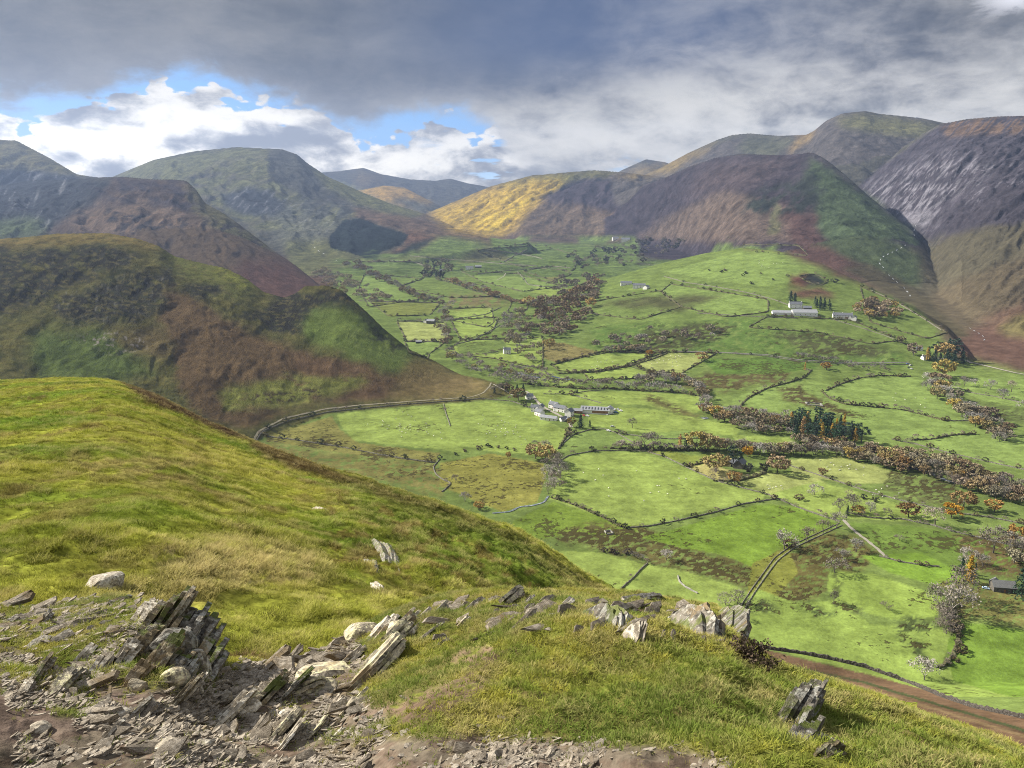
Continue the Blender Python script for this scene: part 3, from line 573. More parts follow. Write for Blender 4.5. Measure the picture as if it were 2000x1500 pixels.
def ground_mat(name, sizes, bump, bdist, rushsize=None, rough=0.9, tint=.5):
    m = bpy.data.materials.new(name); m.use_nodes = True; m.node_tree.nodes.clear(); g = NT(m.node_tree)
    at = g.new('ShaderNodeAttribute', attribute_name='Col'); ge = g.new('ShaderNodeNewGeometry'); pos = ge.outputs['Position']
    col = at.outputs['Color']; h = None
    for i, s_ in enumerate(sizes):
        n = g.noise(pos, 1 / s_, 5, .62)
        f = g.mr(n, .28, .72, 1 - tint / (i * .5 + 1), 1 + tint / (i * .5 + 1), smooth=False)
        v = g.new('ShaderNodeVectorMath', operation='SCALE'); g.l.new(col, v.inputs[0]); g.l.new(f, v.inputs['Scale']); col = v.outputs[0]
        h = n if h is None else g.m('ADD', h, g.m('MULTIPLY', n, .5))
    cr = g.new('ShaderNodeAttribute', attribute_name='crag').outputs['Fac']
    if rushsize:
        ru = g.new('ShaderNodeAttribute', attribute_name='rush').outputs['Fac']
        n = g.noise(pos, 1 / rushsize, 6, .68); k = g.mr(n, .56, .60)
        big = g.noise(pos, 1 / (rushsize * 9), 3, .5)
        k = g.mr(g.m('ADD', g.m('ADD', n, g.m('MULTIPLY', g.m('SUBTRACT', big, .5), .7)), g.m('MULTIPLY', ru, .30)), .71, .76)
        col = g.mix(g.m('MULTIPLY', k, .85), col, (.050, .042, .018)); h = g.m('ADD', h, g.m('MULTIPLY', k, .5))
    h = g.m('MULTIPLY', h, cr)
    b = g.new('ShaderNodeBsdfDiffuse'); b.inputs['Roughness'].default_value = 0.3
    g.put(b.inputs['Color'], col)
    bu = g.new('ShaderNodeBump'); bu.inputs['Strength'].default_value = bump; bu.inputs['Distance'].default_value = bdist
    g.l.new(h, bu.inputs['Height']); g.l.new(bu.outputs[0], b.inputs['Normal'])
    o = g.new('ShaderNodeOutputMaterial'); g.l.new(b.outputs[0], o.inputs[0])
    return m
M_MT = ground_mat('fell_cover', (60, 16, 6), .8, 11, tint=.55)
M_VL = ground_mat('valley_cover', (26, 6, 1.7), .9, 7.0, rushsize=5, tint=.36)
def field_obj(name, f, p, mat):
    v = np.stack([f.x, f.YY, f.z], -1).reshape(-1, 3)
    o = mesh_obj(name, v, grid_faces(f.x.shape[1], f.x.shape[0]), mat, smooth=True,
                 cols={'Col': np.clip(p.c.reshape(-1, 3), .005, .9), 'rush': p.rush.reshape(-1), 'crag': (p.crag if hasattr(p, 'crag') else np.ones(f.px.shape)).reshape(-1)})
    return tag(o, kind='structure')
pv.crag = np.clip((FV.z - base(FV.U, FV.YY) - 8) / 14, .12, 1); kn_ = (FV.U > .05) & (FV.YY < 2050) & (FV.px < 1880); pv.crag[kn_] = .12
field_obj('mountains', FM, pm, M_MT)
field_obj('valley_ground', FV, pv, M_VL)

# ---------------------------------------------------------------- the green shoulder and the rocky summit edge near the camera
NA = Line([(-700, 1200, 9), (0, 1205, 9), (200, 1225, 9), (400, 1262, 9), (500, 1284, 9), (600, 1292, 9), (720, 1300, 9), (850, 1340, 9), (1000, 1380, 9), (1180, 1420, 9), (1500, 1560, 9), (2500, 1700, 9)], 12)
NB = Line([(-900, 790, 128), (-500, 770, 130), (0, 742, 131), (100, 738, 132), (190, 738, 130), (230, 744, 128), (300, 768, 125), (350, 792, 123), (400, 820, 120), (450, 840, 117), (500, 862, 113), (560, 886, 109), (620, 912, 105), (690, 934, 100), (770, 958, 96), (850, 984, 91), (930, 1012, 86), (1000, 1042, 80), (1050, 1072, 75), (1100, 1106, 69), (1150, 1136, 62), (1185, 1154, 57), (1260, 1220, 48), (1400, 1350, 34), (1600, 1500, 22), (2500, 1700, 14)], 2)
def near_h(u, Y):
    Ya, Za = NA.at(u); Yb, Zb = NB.at(u); x = u * Y
    w_ = np.clip((Y - Ya) / (Yb - Ya), 0, 1)
    px = 1000 + 1500 * u * .93
    lump = fbm(x / 22, Y / 22, 3, s=1) * 1.5 * np.clip(w_ * 3, 0, 1) * np.clip((1 - w_) * 4, 0, 1)
    steep = np.clip((px - 560) / 400, 0, 1)
    # hollow between the shoulder and the tussocky bank on its right
    z = Za + (Zb - Za) * (w_ * .96 + .04 * w_ ** 2)
    z = z + lump
    z = z + (ridged(x / 6, Y / 9, 3, s=4) * .35 + .1) * steep * np.clip((Y - 12) / 15, 0, 1)
    am = .35 + .65 * steep + .5 * np.clip(fbm(x / 12, Y / 12, 2, s=7) * 2, 0, 1)
    z = z + fbm(x / 2.2, Y / 3.0, 3, .55, s=5) * .50 * am * np.clip((Y - 8) / 10, .35, 1)
    z = z + np.maximum(fbm(x / .75, Y / .75, 3, .6, s=6), -.12) * .28 * am
    d = np.maximum(Y - Yb, 0)
    z = np.where(Y > Yb, z - .95 * d + 12 * (1 - np.exp(-d / 22)), z)
    f = np.maximum(Ya - Y, 0)
    return np.maximum(z - f * .6, -246)
FC = Line([(-700, 1180, 7.5), (-200, 1195, 7.2), (0, 1200, 7.0), (100, 1190, 7.0), (170, 1172, 7.0), (230, 1165, 7.0), (300, 1185, 6.8), (360, 1235, 6.3), (410, 1290, 5.9), (440, 1308, 5.8), (520, 1302, 6.0), (590, 1292, 6.2), (650, 1262, 6.4), (700, 1230, 6.8), (760, 1200, 7.4), (850, 1172, 8.2), (930, 1164, 8.8), (1000, 1160, 9.2), (1080, 1164, 9.4), (1200, 1168, 9.6), (1280, 1172, 9.6), (1400, 1182, 9.4), (1432, 1215, 8.6), (1450, 1252, 8.0), (1490, 1290, 7.4), (1560, 1318, 7.1), (1640, 1348, 6.8), (1700, 1368, 6.5), (1760, 1392, 6.2), (1830, 1420, 5.8), (1900, 1452, 5.3), (1960, 1478, 4.9), (2030, 1508, 4.5), (2150, 1570, 3.9), (2500, 1640, 3.4)], 1)
def fore_h(u, Y):
    Yc, Zc = FC.at(u); x = u * Y
    Z0 = -1.655 - .03 * x + .10 * np.exp(-((x - .7) / .8) ** 2)
    w_ = np.clip((Y - 1.95) / (Yc - 1.95), 0, 1)
    z = Z0 + (Zc - Z0) * (w_ * .80 + .20 * w_ ** 2)
    z = np.where(Y < 1.95, Z0 + (1.95 - Y) * .18, z)
    # worn path hollow swinging in from the bottom left, bank on its right
    pc = -1.15 + .28 * (Y - 2)
    path = np.exp(-((x - (-.75 - .10 * (Y - 2))) / .75) ** 2) * np.clip((6.2 - Y) / 1.5, 0, 1)
    z = z - .16 * path
    z = z + .13 * np.exp(-((x - .75 - .0 * Y) / .8) ** 2) * np.clip((Y - 2.2) / 1.2, 0, 1) * np.clip((6.4 - Y) / 2, 0, 1)
    fade = np.clip((Yc - Y) / 1.2, .25, 1)
    z = z + fbm(x / 1.3, Y / 1.3, 3, s=1) * .17 * fade
    z = z + fbm(x / .32, Y / .32, 4, .55, s=2) * .055 * fade + ridged(x / .5 + Y / .6, (Y - x) / 1.4, 3, s=3) * .022
    z = z + fbm(x / .07, Y / .07, 2, .6, s=4) * .008
    d = np.maximum(Y - Yc, 0)
    rounding = .25
    z = np.where(Y > Yc, z - 1.0 * d * d / (d + rounding) * 1.25 - .45 * d, z)
    return z
FN = Field(near_h, -.86, .60, 620, 7.5, 420, 420)
FF = Field(fore_h, -.80, .86, 520, 1.25, 16, 420)

# cover of the shoulder
pn = Paint(FN, (.150, .172, .024)); 
nA = fbm(FN.x / 9, FN.YY / 14, 5, .6, s=2)[..., None]; nB = fbm(FN.x / 3, FN.YY / 4.5, 5, .6, s=8)[..., None]
yel = np.array((.225, .222, .040)); grn = np.array((.090, .150, .020)); brn = np.array((.115, .088, .034)); strw = np.array((.30, .25, .11))
def lerp(c, t_, k): return c * (1 - k) + t_ * k
pn.c = lerp(pn.c, yel, np.clip(nA * 2.2 + .25, 0, .9)); pn.c = lerp(pn.c, grn, np.clip(-nA * 2.4 - .05, 0, .85)); pn.c = lerp(pn.c, brn, np.clip((nB - .16) * 4, 0, .75))
pn.c = lerp(pn.c, np.array((.17, .135, .05)), np.clip((-nB - .2) * 4, 0, .5))
P_ = pn.fill
P_([(230, 740), (300, 765), (420, 825), (500, 862), (490, 862), (440, 850), (380, 820), (280, 780)], (.062, .042, .026), 3, 6)
P_([(500, 858), (620, 905), (700, 935), (860, 985), (1000, 1040), (1100, 1105), (1200, 1160), (1160, 1162), (1060, 1112), (980, 1056), (840, 1010), (700, 958), (560, 910), (480, 872)], (.070, .045, .024), 4, 8, k=.9)
P_([(640, 940), (860, 990), (1000, 1045), (1190, 1160), (1000, 1165), (820, 1100), (700, 1000)], (.088, .125, .020), 14, 20, k=.75)
P_([(640, 940), (1190, 1160), (1000, 1165), (640, 1120)], (.115, .085, .028), 10, 14, brk=(40, 18, .10, .15, -.8), k=.8)
P_([(300, 1060), (480, 1060), (620, 1090), (620, 1140), (480, 1160), (300, 1110)], (.30, .25, .11), 10, 18, brk=(36, 12, -.05, .2, 0), k=.85)
P_([(150, 870), (420, 900), (380, 960), (120, 930)], (.21, .17, .07), 16, 18, brk=(50, 16, -.05, .3, 0), k=.7)
P_([(420, 1150), (760, 1170), (700, 1230), (560, 1280), (420, 1290)], (.20, .215, .034), 16, 14, k=.85)
P_([(430, 1272), (560, 1292), (620, 1285), (600, 1300), (440, 1305)], (.085, .045, .026), 3, 6)
M_NR = ground_mat('moor_grass_cover', (1.6, .25), .9, .10, tint=.75)
field_obj('grassy_shoulder', FN, pn, M_NR)

pf = Paint(FF, (.125, .135, .030))
g1 = fbm(FF.x / .5, FF.YY / .5, 4, .6, s=2)[..., None]
pf.c = lerp(pf.c, np.array((.105, .085, .036)), np.clip(g1 * 2 + .3, 0, .8))
P_ = pf.fill; EARTH = (.125, .088, .064); DUST = (.175, .135, .105)
grass_mask = np.ones(FF.px.shape, np.float32)
def gfill(poly, val, blur=8, warp=14, k=1.0):
    sel, v = pf.mask(poly, blur, warp); v = v * k
    grass_mask[sel] = grass_mask[sel] * (1 - v) + val * v
PATH = [(-400, 1240), (0, 1260), (200, 1330), (420, 1330), (470, 1300), (600, 1290), (700, 1240), (720, 1290), (690, 1350), (760, 1400), (720, 1440), (900, 1440), (1330, 1462), (1420, 1490), (1500, 1640), (-400, 1640)]
P_(PATH, (.150, .125, .095), 8, 14); gfill(PATH, .05)
P_(PATH, (.125, .092, .070), 8, 14, brk=(90, 30, .0, .2, .4), k=.9)
P_([(-100, 1340), (180, 1350), (330, 1340), (260, 1400), (60, 1450), (-100, 1460)], (.14, .105, .085), 12, 14)
for pl in ([(720, 1380), (860, 1330), (930, 1310), (960, 1330), (900, 1380), (800, 1420)], [(880, 1280), (960, 1260), (1000, 1280), (930, 1330)], [(1120, 1170), (1260, 1180), (1300, 1200), (1180, 1200)]):
    P_(pl, (.140, .098, .070), 8, 16, brk=(26, 12, -.15, .3, .3)); gfill(pl, .35, 8, 20)
gfill([(1260, 1150), (1420, 1180), (1420, 1260), (1320, 1250), (1280, 1200)], .6)
for pl in ([(0, 1290), (130, 1310), (200, 1330), (160, 1380), (60, 1340), (0, 1330)], [(100, 1370), (190, 1360), (170, 1400), (110, 1400)], [(540, 1380), (600, 1380), (590, 1420), (560, 1420)], [(640, 1430), (760, 1420), (740, 1450), (640, 1455)], [(230, 1240), (380, 1280), (430, 1310), (400, 1350), (230, 1340), (180, 1280)], [(60, 1190), (240, 1180), (300, 1220), (120, 1240)]):
    P_(pl, (.085, .095, .026), 8, 14, brk=(30, 14, -.15, .3, 0)); gfill(pl, .75)
M_FG = ground_mat('summit_earth', (.30, .035), 1.0, .02, tint=.55)
field_obj('ground', FF, pf, M_FG)

# ---------------------------------------------------------------- shared materials
def mat(name, col, var=.25, size=1.0, rough=.9, bump=.3, bdist=.05, objvar=0.0, spec=.2, obj_space=False, second=None, sth=(.5, .6)):
    m = bpy.data.materials.new(name); m.use_nodes = True; m.node_tree.nodes.clear(); g = NT(m.node_tree)
    ge = g.new('ShaderNodeNewGeometry'); pos = ge.outputs['Position']
    n = g.noise(pos, 1 / size, 5, .62); f = g.mr(n, .3, .7, 1 - var, 1 + var, smooth=False)
    c = g.mix(0.0, col, col)
    if second is not None:
        n2_ = g.noise(pos, 1 / (size * .6), 6, .65); c = g.mix(g.mr(n2_, *sth), col, second)
    v = g.new('ShaderNodeVectorMath', operation='SCALE'); g.l.new(c, v.inputs[0]); g.l.new(f, v.inputs['Scale']); c = v.outputs[0]
    if objvar:
        oi = g.new('ShaderNodeObjectInfo')
        hs = g.new('ShaderNodeHueSaturation'); g.l.new(c, hs.inputs['Color'])
        g.l.new(g.mr(oi.outputs['Random'], 0, 1, 1 - objvar, 1 + objvar, smooth=False), hs.inputs['Value'])
        r2 = g.m('FRACT', g.m('MULTIPLY', oi.outputs['Random'], 7.13))
        g.l.new(g.mr(r2, 0, 1, .5 - objvar * .06, .5 + objvar * .06, smooth=False), hs.inputs['Hue'])
        r3 = g.m('FRACT', g.m('MULTIPLY', oi.outputs['Random'], 31.7))
        g.l.new(g.mr(r3, 0, 1, 1 - objvar, 1.0 + objvar * .3, smooth=False), hs.inputs['Saturation']); c = hs.outputs[0]
    b = g.new('ShaderNodeBsdfPrincipled'); g.put(b.inputs['Base Color'], c); b.inputs['Roughness'].default_value = rough
    b.inputs['Specular IOR Level'].default_value = spec
    if bump:
        bu = g.new('ShaderNodeBump'); bu.inputs['Strength'].default_value = bump; bu.inputs['Distance'].default_value = bdist
        g.l.new(n, bu.inputs['Height']); g.l.new(bu.outputs[0], b.inputs['Normal'])
    o = g.new('ShaderNodeOutputMaterial'); g.l.new(b.outputs[0], o.inputs[0])
    return m
M_WALL = mat('dry_stone', (.14, .13, .105), .5, 1.2, second=(.19, .18, .155), sth=(.52, .62))
M_HEDGE = mat('hedge_twigs', (.090, .080, .042), .5, 1.5, second=(.050, .070, .022))
M_ROAD = mat('pale_track', (.26, .24, .20), .2, 3, bump=0)
M_TAR = mat('lane_tarmac', (.15, .145, .135), .2, 3, bump=0)
M_LANE2 = mat('worn_track', (.21, .19, .13), .3, 3, bump=0)
M_LANE = mat('grassy_lane', (.17, .19, .07), .3, 2, bump=0)
M_WATER = mat('white_water', (.34, .36, .40), .7, 5, rough=.3, bump=0)
M_DWATER = mat('slow_water', (.10, .12, .14), .3, 6, rough=.12, bump=0, spec=.6, second=(.25, .27, .28))

def zV(x, y):
    x = np.asarray(x, float); y = np.asarray(y, float)
    return np.where(y < 2392, FV.z_at(x, np.minimum(y, 2392)), FM.z_at(x, np.maximum(y, 2392)))
def hitV(px, py):
    x, y, z = FV.hit(px, py); x2, y2, z2 = FM.hit(px, py)
    far = np.isnan(y); x = np.where(far, x2, x); y = np.where(far, y2, y)
    return x, y, zV(x, np.nan_to_num(y, nan=3000))
def resample(P_, step):
    P_ = np.asarray(P_, float); d = np.r_[0, np.cumsum(np.hypot(*np.diff(P_[:, :2], axis=0).T))]
    if d[-1] < step: return P_
    t_ = np.linspace(0, d[-1], max(int(d[-1] / step), 2) + 1)
    return np.stack([np.interp(t_, d, P_[:, k]) for k in range(P_.shape[1])], 1)
def drape(pts, step):
    a = resample(np.array(pts, float), 4.0)
    x, y, z = hitV(a[:, 0], a[:, 1]); ok = ~np.isnan(y)
    w_ = np.stack([x[ok], y[ok]], 1)
    keep = [0]
    for i in range(1, len(w_)):      # leave out jumps across a hidden dip
        if np.hypot(*(w_[i] - w_[keep[-1]])) < 260: keep.append(i)
    w_ = w_[keep]
    w_[:, 0] = smooth1(w_[:, 0], 1); w_[:, 1] = smooth1(w_[:, 1], 1)
    return resample(w_, step)
def strip(name, pts, prof, mat_, step, lift=0., rag=0., ragz=0., seed=0, closed=False):
    """prof = [(across, up)...] section swept along a draped line"""
    w_ = drape(pts, step)
    if len(w_) < 2 or np.hypot(*(w_[-1] - w_[0])) < .5 and len(w_) < 4: return None
    n = len(w_); r = np.random.default_rng(seed)
    t_ = np.gradient(w_, axis=0); t_ /= np.maximum(np.hypot(t_[:, 0], t_[:, 1]), 1e-6)[:, None]
    nr = np.stack([-t_[:, 1], t_[:, 0]], 1); V = []
    hs = 1 + ragz * fbm(np.arange(n) * .37 + seed, np.zeros(n) + .5, 3) * 2
    for (a, b) in prof:
        q_ = w_ + nr * (a + rag * (r.random(n) - .5))[:, None]
        V.append(np.stack([q_[:, 0], q_[:, 1], zV(q_[:, 0], q_[:, 1]) + lift + (b * hs + (ragz * .5 * b * (r.random(n) - .5) if b > 0 else 0))], 1))
    V = np.stack(V, 1); k = len(prof)
    i = np.arange(n - 1)[:, None] * k + np.arange(k - 1)[None, :]
    F = np.stack([i, i + 1, i + k + 1, i + k], -1).reshape(-1, 4)
    return mesh_obj(name, V.reshape(-1, 3), F, mat_)
WL = [
 ('W', 'long dry stone wall along the foot of the brown fell', [(500, 862), (512, 843), (560, 823), (640, 805), (700, 799), (780, 791), (860, 785), (940, 779), (1000, 784), (1036, 797)]),
 ('W', 'short stone wall between the two bright pastures below the brown fell', [(866, 788), (871, 808), (876, 822), (880, 834)]),
 ('W', 'low mossy wall crossing the rough ground above the green shoulder', [(520, 852), (580, 860), (660, 872), (740, 888), (800, 898), (850, 904)]),
 ('W', 'bent stone wall dropping toward the small stream in the rough pasture', [(860, 896), (846, 912), (850, 926), (866, 938), (882, 944), (872, 954), (862, 962)]),
 ('H', 'dark hedge beside the lane leading down from the white hamlet', [(1112, 836), (1106, 852), (1098, 866), (1090, 878)]),
 ('W', 'curving wall beside the lane below the hamlet', [(1100, 866), (1118, 850), (1150, 840), (1180, 838), (1205, 846), (1235, 864), (1262, 880)]),
 ('W', 'wall along the top of the largest bright field', [(1085, 906), (1110, 890), (1160, 881), (1220, 880), (1262, 882)]),
 ('H', 'thick hedge on the lower left edge of the largest bright field', [(1076, 972), (1110, 982), (1150, 998), (1180, 1012), (1215, 1030)]),
 ('W', 'broad bank and wall along the lower edge of the largest bright field', [(1215, 1032), (1270, 1028), (1330, 1016), (1400, 1000), (1450, 985), (1520, 974)]),
 ('W', 'wall running down the right side of the largest bright field', [(1262, 882), (1300, 893), (1345, 915), (1400, 940), (1460, 956), (1500, 966), (1560, 992), (1600, 1006), (1642, 1020)]),
 ('H', 'hedge on the lower side of the pale yellow paddock', [(1392, 940), (1440, 940), (1480, 930), (1498, 922)]),
 ('H', 'hedge on the upper side of the pale yellow paddock', [(1342, 912), (1370, 905), (1390, 902), (1430, 912)]),
 ('W', 'long straight wall below the grey house, running to the right', [(1525, 904), (1580, 922), (1640, 942), (1700, 962), (1760, 978), (1820, 992), (1880, 1004), (1940, 1012), (2010, 1026)]),
 ('W', 'wall under the row of orange and bare trees on the right', [(1650, 1000), (1700, 1012), (1760, 1014), (1820, 1026), (1860, 1038), (1920, 1052), (2010, 1074)]),
 ('W', 'left wall of the narrow lane curving down to the near fields', [(1640, 1022), (1596, 1042), (1545, 1066), (1512, 1090), (1492, 1118), (1470, 1148), (1450, 1178), (1436, 1204), (1428, 1222)]),
 ('W', 'right wall of the narrow lane curving down to the near fields', [(1646, 1026), (1600, 1047), (1551, 1070), (1519, 1095), (1498, 1123), (1477, 1153), (1457, 1184), (1442, 1222)]),
 ('W', 'straight stone wall across the nearest green fields beside the summit rocks', [(1266, 1100), (1252, 1112), (1238, 1128), (1222, 1142), (1208, 1156)]),
 ('P', 'pale tumbled wall curving across the nearest green fields', [(1324, 1124), (1326, 1136), (1340, 1148), (1364, 1160)]),
 ('D', 'dark stone wall between the near green field and the red bracken slope', [(1470, 1262), (1500, 1268), (1560, 1276), (1630, 1290), (1690, 1304), (1730, 1318), (1780, 1336), (1840, 1362), (1900, 1382), (2010, 1406), (2100, 1440)]),
 ('W', 'short wall above the lone bare trees at the right', [(1716, 1086), (1760, 1098), (1800, 1104), (1836, 1108)]),
 ('H', 'scrubby hedge at the right edge of the nearest bright field', [(1874, 1222), (1872, 1250), (1862, 1280), (1846, 1300), (1830, 1306)]),
 ('H', 'dark hedge along the top of the big rounded field', [(1612, 764), (1636, 752), (1680, 738), (1720, 734), (1780, 736)]),
 ('H', 'curved hedge along the lower side of the big rounded field', [(1606, 766), (1622, 780), (1650, 790), (1700, 795), (1760, 800), (1800, 810), (1845, 822)]),
 ('W', 'wall joining the rounded field to the grey trees', [(1845, 822), (1880, 822), (1920, 822), (1945, 838)]),
 ('H', 'short bushy hedge above the lowest long field on the right', [(1776, 860), (1820, 858), (1860, 850), (1906, 848)]),
 ('W', 'wall between the river wood and the lowest long field on the right', [(1740, 858), (1790, 868), (1850, 884), (1920, 900), (2010, 920)]),
 ('W', 'roadside wall climbing to the white farm on the knoll', [(1296, 540), (1340, 552), (1400, 561), (1460, 572), (1510, 585), (1540, 596)]),
 ('W', 'roadside wall descending from the white terrace', [(1620, 622), (1680, 640), (1730, 656), (1774, 674), (1790, 690)]),
 ('W', 'wall across the rushy pasture under the knoll', [(1306, 688), (1360, 688), (1420, 690), (1500, 696), (1560, 706), (1640, 711), (1720, 712), (1780, 712)]),
 ('H', 'dark hedge below the two pale meadows', [(1090, 730), (1150, 728), (1200, 722), (1240, 712), (1280, 700), (1304, 690)]),
 ('H', 'hedge on the upper edge of the pale meadow by the oak wood', [(1076, 714), (1120, 702), (1180, 690), (1240, 684), (1290, 690)]),
 ('W', 'wall below the small white cottage in the meadows', [(868, 700), (900, 692), (940, 692), (975, 686)]),
 ('W', 'wall slanting through the pasture left of the oak wood', [(886, 674), (925, 664), (955, 648), (978, 634)]),
 ('W', 'thin wall along the upper pasture left of the oak wood', [(900, 662), (950, 664), (1000, 660), (1020, 656)]),
 ('W', 'wall under the square pale field', [(792, 666), (830, 667), (876, 668)]),
 ('W', 'wall over the square pale field', [(775, 628), (810, 626), (846, 630)]),
 ('W', 'wall on the far side of the long pale field behind the brown fell', [(700, 588), (760, 590), (820, 591), (860, 592)]),
 ('W', 'wall crossing the meadow beside the tree-lined beck', [(862, 626), (900, 622), (950, 614), (980, 600)]),
 ('H', 'dark hedge from the sheltered white house to the river wood', [(850, 545), (880, 552), (920, 566), (960, 578), (1000, 588)]),
 ('W', 'wall at the foot of the heathery ridge', [(716, 512), (760, 510), (810, 512), (830, 520)]),
 ('W', 'wall crossing the slope above the distant white farmhouse', [(800, 500), (860, 506), (920, 510), (985, 516), (1050, 520)]),
 ('W', 'wall through the far patchwork fields, upper line', [(950, 488), (1000, 494), (1046, 502), (1060, 506)]),
 ('W', 'wall through the far patchwork fields, short cross line', [(1030, 488), (1004, 500), (984, 512)]),
 ('W', 'wall through the far patchwork fields, lower line', [(930, 536), (980, 530), (1030, 526), (1080, 520), (1116, 524)]),
 ('W', 'wall crossing the far fields toward the valley wood', [(1010, 530), (1024, 545), (1030, 556), (1060, 560), (1100, 562)]),
 ('H', 'hedge between the hamlet fields and the tree-lined beck', [(1024, 750), (1080, 756), (1140, 760), (1200, 760), (1260, 764), (1330, 768), (1368, 774)]),
 ('W', 'wall crossing behind the big barn of the hamlet', [(1060, 770), (1110, 770), (1150, 764), (1180, 762)]),
 ('W', 'wall running down from behind the big barn', [(1112, 770), (1140, 778), (1176, 788)]),
 ('H', 'hedge with scattered trees curving below the brown rushes', [(1440, 800), (1460, 778), (1500, 758), (1540, 748), (1570, 738), (1586, 722)]),
 ('W', 'wall below the bare trees right of the hamlet', [(1220, 848), (1260, 854), (1310, 858), (1370, 856), (1380, 848)]),
 ('H', 'thick low hedge below the tall bare trees', [(1190, 876), (1240, 878), (1290, 880), (1340, 880), (1400, 882)]),
 ('W', 'wall on the near side of the farm pastures on the knoll', [(1360, 612), (1430, 616), (1500, 620), (1560, 622)]),
 ('W', 'wall along the skyline edge of the knoll above the gill', [(1700, 566), (1750, 590), (1800, 620), (1840, 646)]),
 ('W', 'wall above the rough pasture at the far right', [(1850, 750), (1900, 768), (1950, 776), (2010, 790)]),
]
PW = [(-.5, -.4), (-.42, .7), (-.22, 1.), (.22, 1.), (.42, .7), (.5, -.4)]
M_PALE = mat('pale_stone', (.26, .25, .225), .3, .6); M_DWALL = mat('dark_stone', (.055, .048, .040), .5, .8, second=(.12, .11, .10))
for k, (ty, lab, pts) in enumerate(WL):
    Ym = float(np.nanmean(hitV([p[0] for p in pts], [p[1] for p in pts])[1])); q_ = max(Ym / 1500, .28)   # metres per pixel there
    if ty == 'H':
        wd, ht, mm = max(1.9, 2.4 * q_), max(1.5, 1.8 * q_), M_HEDGE
        o = strip('hedge', pts, [(a * wd, b * ht) for a, b in PW], mm, max(1.2, 1.3 * q_), rag=1.0, ragz=.7, seed=k)
        tag(o, lab, 'hedge', kind='thing')
    else:
        wd, ht = max(.9, 1.4 * q_), max(.95, 1.2 * q_)
        if 'narrow lane' in lab: wd, ht = .6, .6
        mm = {'W': M_WALL, 'P': M_PALE, 'D': M_DWALL}[ty]
        if ty == 'D': ht = 1.9
        o = strip('stone_wall', pts, [(a * wd, b * ht) for a, b in PW], mm, max(.7, 1.2 * q_), rag=.25, ragz=.28, seed=k)
        tag(o, lab, 'wall', kind='thing')
FH = []
for poly, col, rush in FIELDS:
    a = np.array(poly, float); cx, cy = a.mean(0)
    if rush > .2 or cy > 735 or cy < 478 or col in (RD,) or np.ptp(a[:, 0]) > 330: continue
    FH.append(poly + [poly[0]])
    place = ('farthest' if cy < 530 else 'upper' if cy < 620 else 'middle') + ' valley ' + ('left of the oak wood' if cx < 1030 else 'under the heathery hill' if cy < 520 else 'on the knoll' if cy < 640 else 'between the oak wood and the knoll')
    o = strip('hedge', poly + [poly[0]], [(x_ * 1.7, z_ * (1.2 + max(0, 620 - cy) * .010)) for x_, z_ in PW], M_HEDGE, 4 + max(0, 700 - cy) * .03, rag=1.6, ragz=.8, seed=int(cx))
    if o: tag(o, 'dark hedge round a small field, ' + place, 'hedge', 'field hedges in the %s' % place, kind='thing')
def flat(name, pts, wd, m, lift, lab=None):
    o = strip(name, pts, [(-.5 * wd, 0), (0, .02), (.5 * wd, 0)], m, max(wd * .8, 2.5), lift=lift, rag=wd * .25, seed=len(pts))
    if o: tag(o, kind='structure')
    return o
flat('track', [(492, 866), (506, 842), (556, 817), (636, 799), (700, 792), (780, 786), (860, 780), (920, 776), (944, 768), (955, 756), (962, 748)], 2.0, M_LANE2, .35)
flat('track', [(962, 750), (985, 762), (1004, 774), (1020, 770)], 2.0, M_ROAD, .35)
flat('road', [(1026, 764), (1040, 772), (1050, 786), (1062, 796), (1090, 810), (1112, 822), (1116, 836)], 3.6, M_ROAD, .35)
flat('road', [(1266, 516), (1290, 530), (1304, 544), (1340, 549), (1400, 558), (1460, 569), (1520, 582), (1560, 594), (1590, 604), (1620, 616), (1680, 634), (1730, 650), (1776, 668), (1792, 682), (1786, 700), (1772, 710), (1780, 722), (1782, 736)], 3.8, M_TAR, .5)
flat('road', [(1800, 694), (1830, 700), (1880, 704), (1930, 716), (1980, 728), (2060, 742)], 4.0, M_ROAD, .5)
flat('lane', [(1320, 686), (1400, 688), (1500, 693), (1560, 703), (1640, 708), (1700, 709), (1772, 708)], 2.5, M_TAR, .4)
flat('lane', [(1646, 1026), (1600, 1046), (1550, 1070), (1518, 1094), (1496, 1122), (1476, 1154), (1454, 1190)], 1.0, M_LANE, .10)
flat('stony_track', [(1646, 1014), (1660, 1030), (1680, 1046), (1696, 1058), (1716, 1074), (1732, 1090)], 2.4, M_ROAD, .2)
flat('track', [(968, 548), (985, 540), (988, 532)], 2.6, M_ROAD, .5)
for pts, wd in (([(1789, 438), (1784, 452), (1786, 466)], 5), ([(1770, 478), (1752, 488), (1722, 502), (1716, 512), (1726, 524)], 5), ([(1734, 536), (1748, 548), (1758, 556)], 5), ([(1764, 560), (1770, 568), (1778, 576), (1776, 584)], 6),
                ([(1892, 640), (1906, 648), (1918, 655), (1924, 662), (1916, 668)], 3.4), ([(1876, 684), (1882, 690)], 3),
                ([(612, 482), (625, 492), (634, 496)], 6), ([(655, 508), (664, 514)], 5), ([(828, 410), (836, 412), (829, 424)], 9)):
    pts_ = resample(np.array(pts, float), 4.5)
    for i_ in range(0, len(pts_) - 1, 2): flat('stream', [tuple(pts_[i_]), tuple((pts_[i_] + pts_[i_ + 1]) / 2 + (1.2, .5)), tuple(pts_[min(i_ + 1, len(pts_) - 1)] + (.3, .4))], wd * (.25 + .12 * (i_ % 3)), M_WATER, .4)
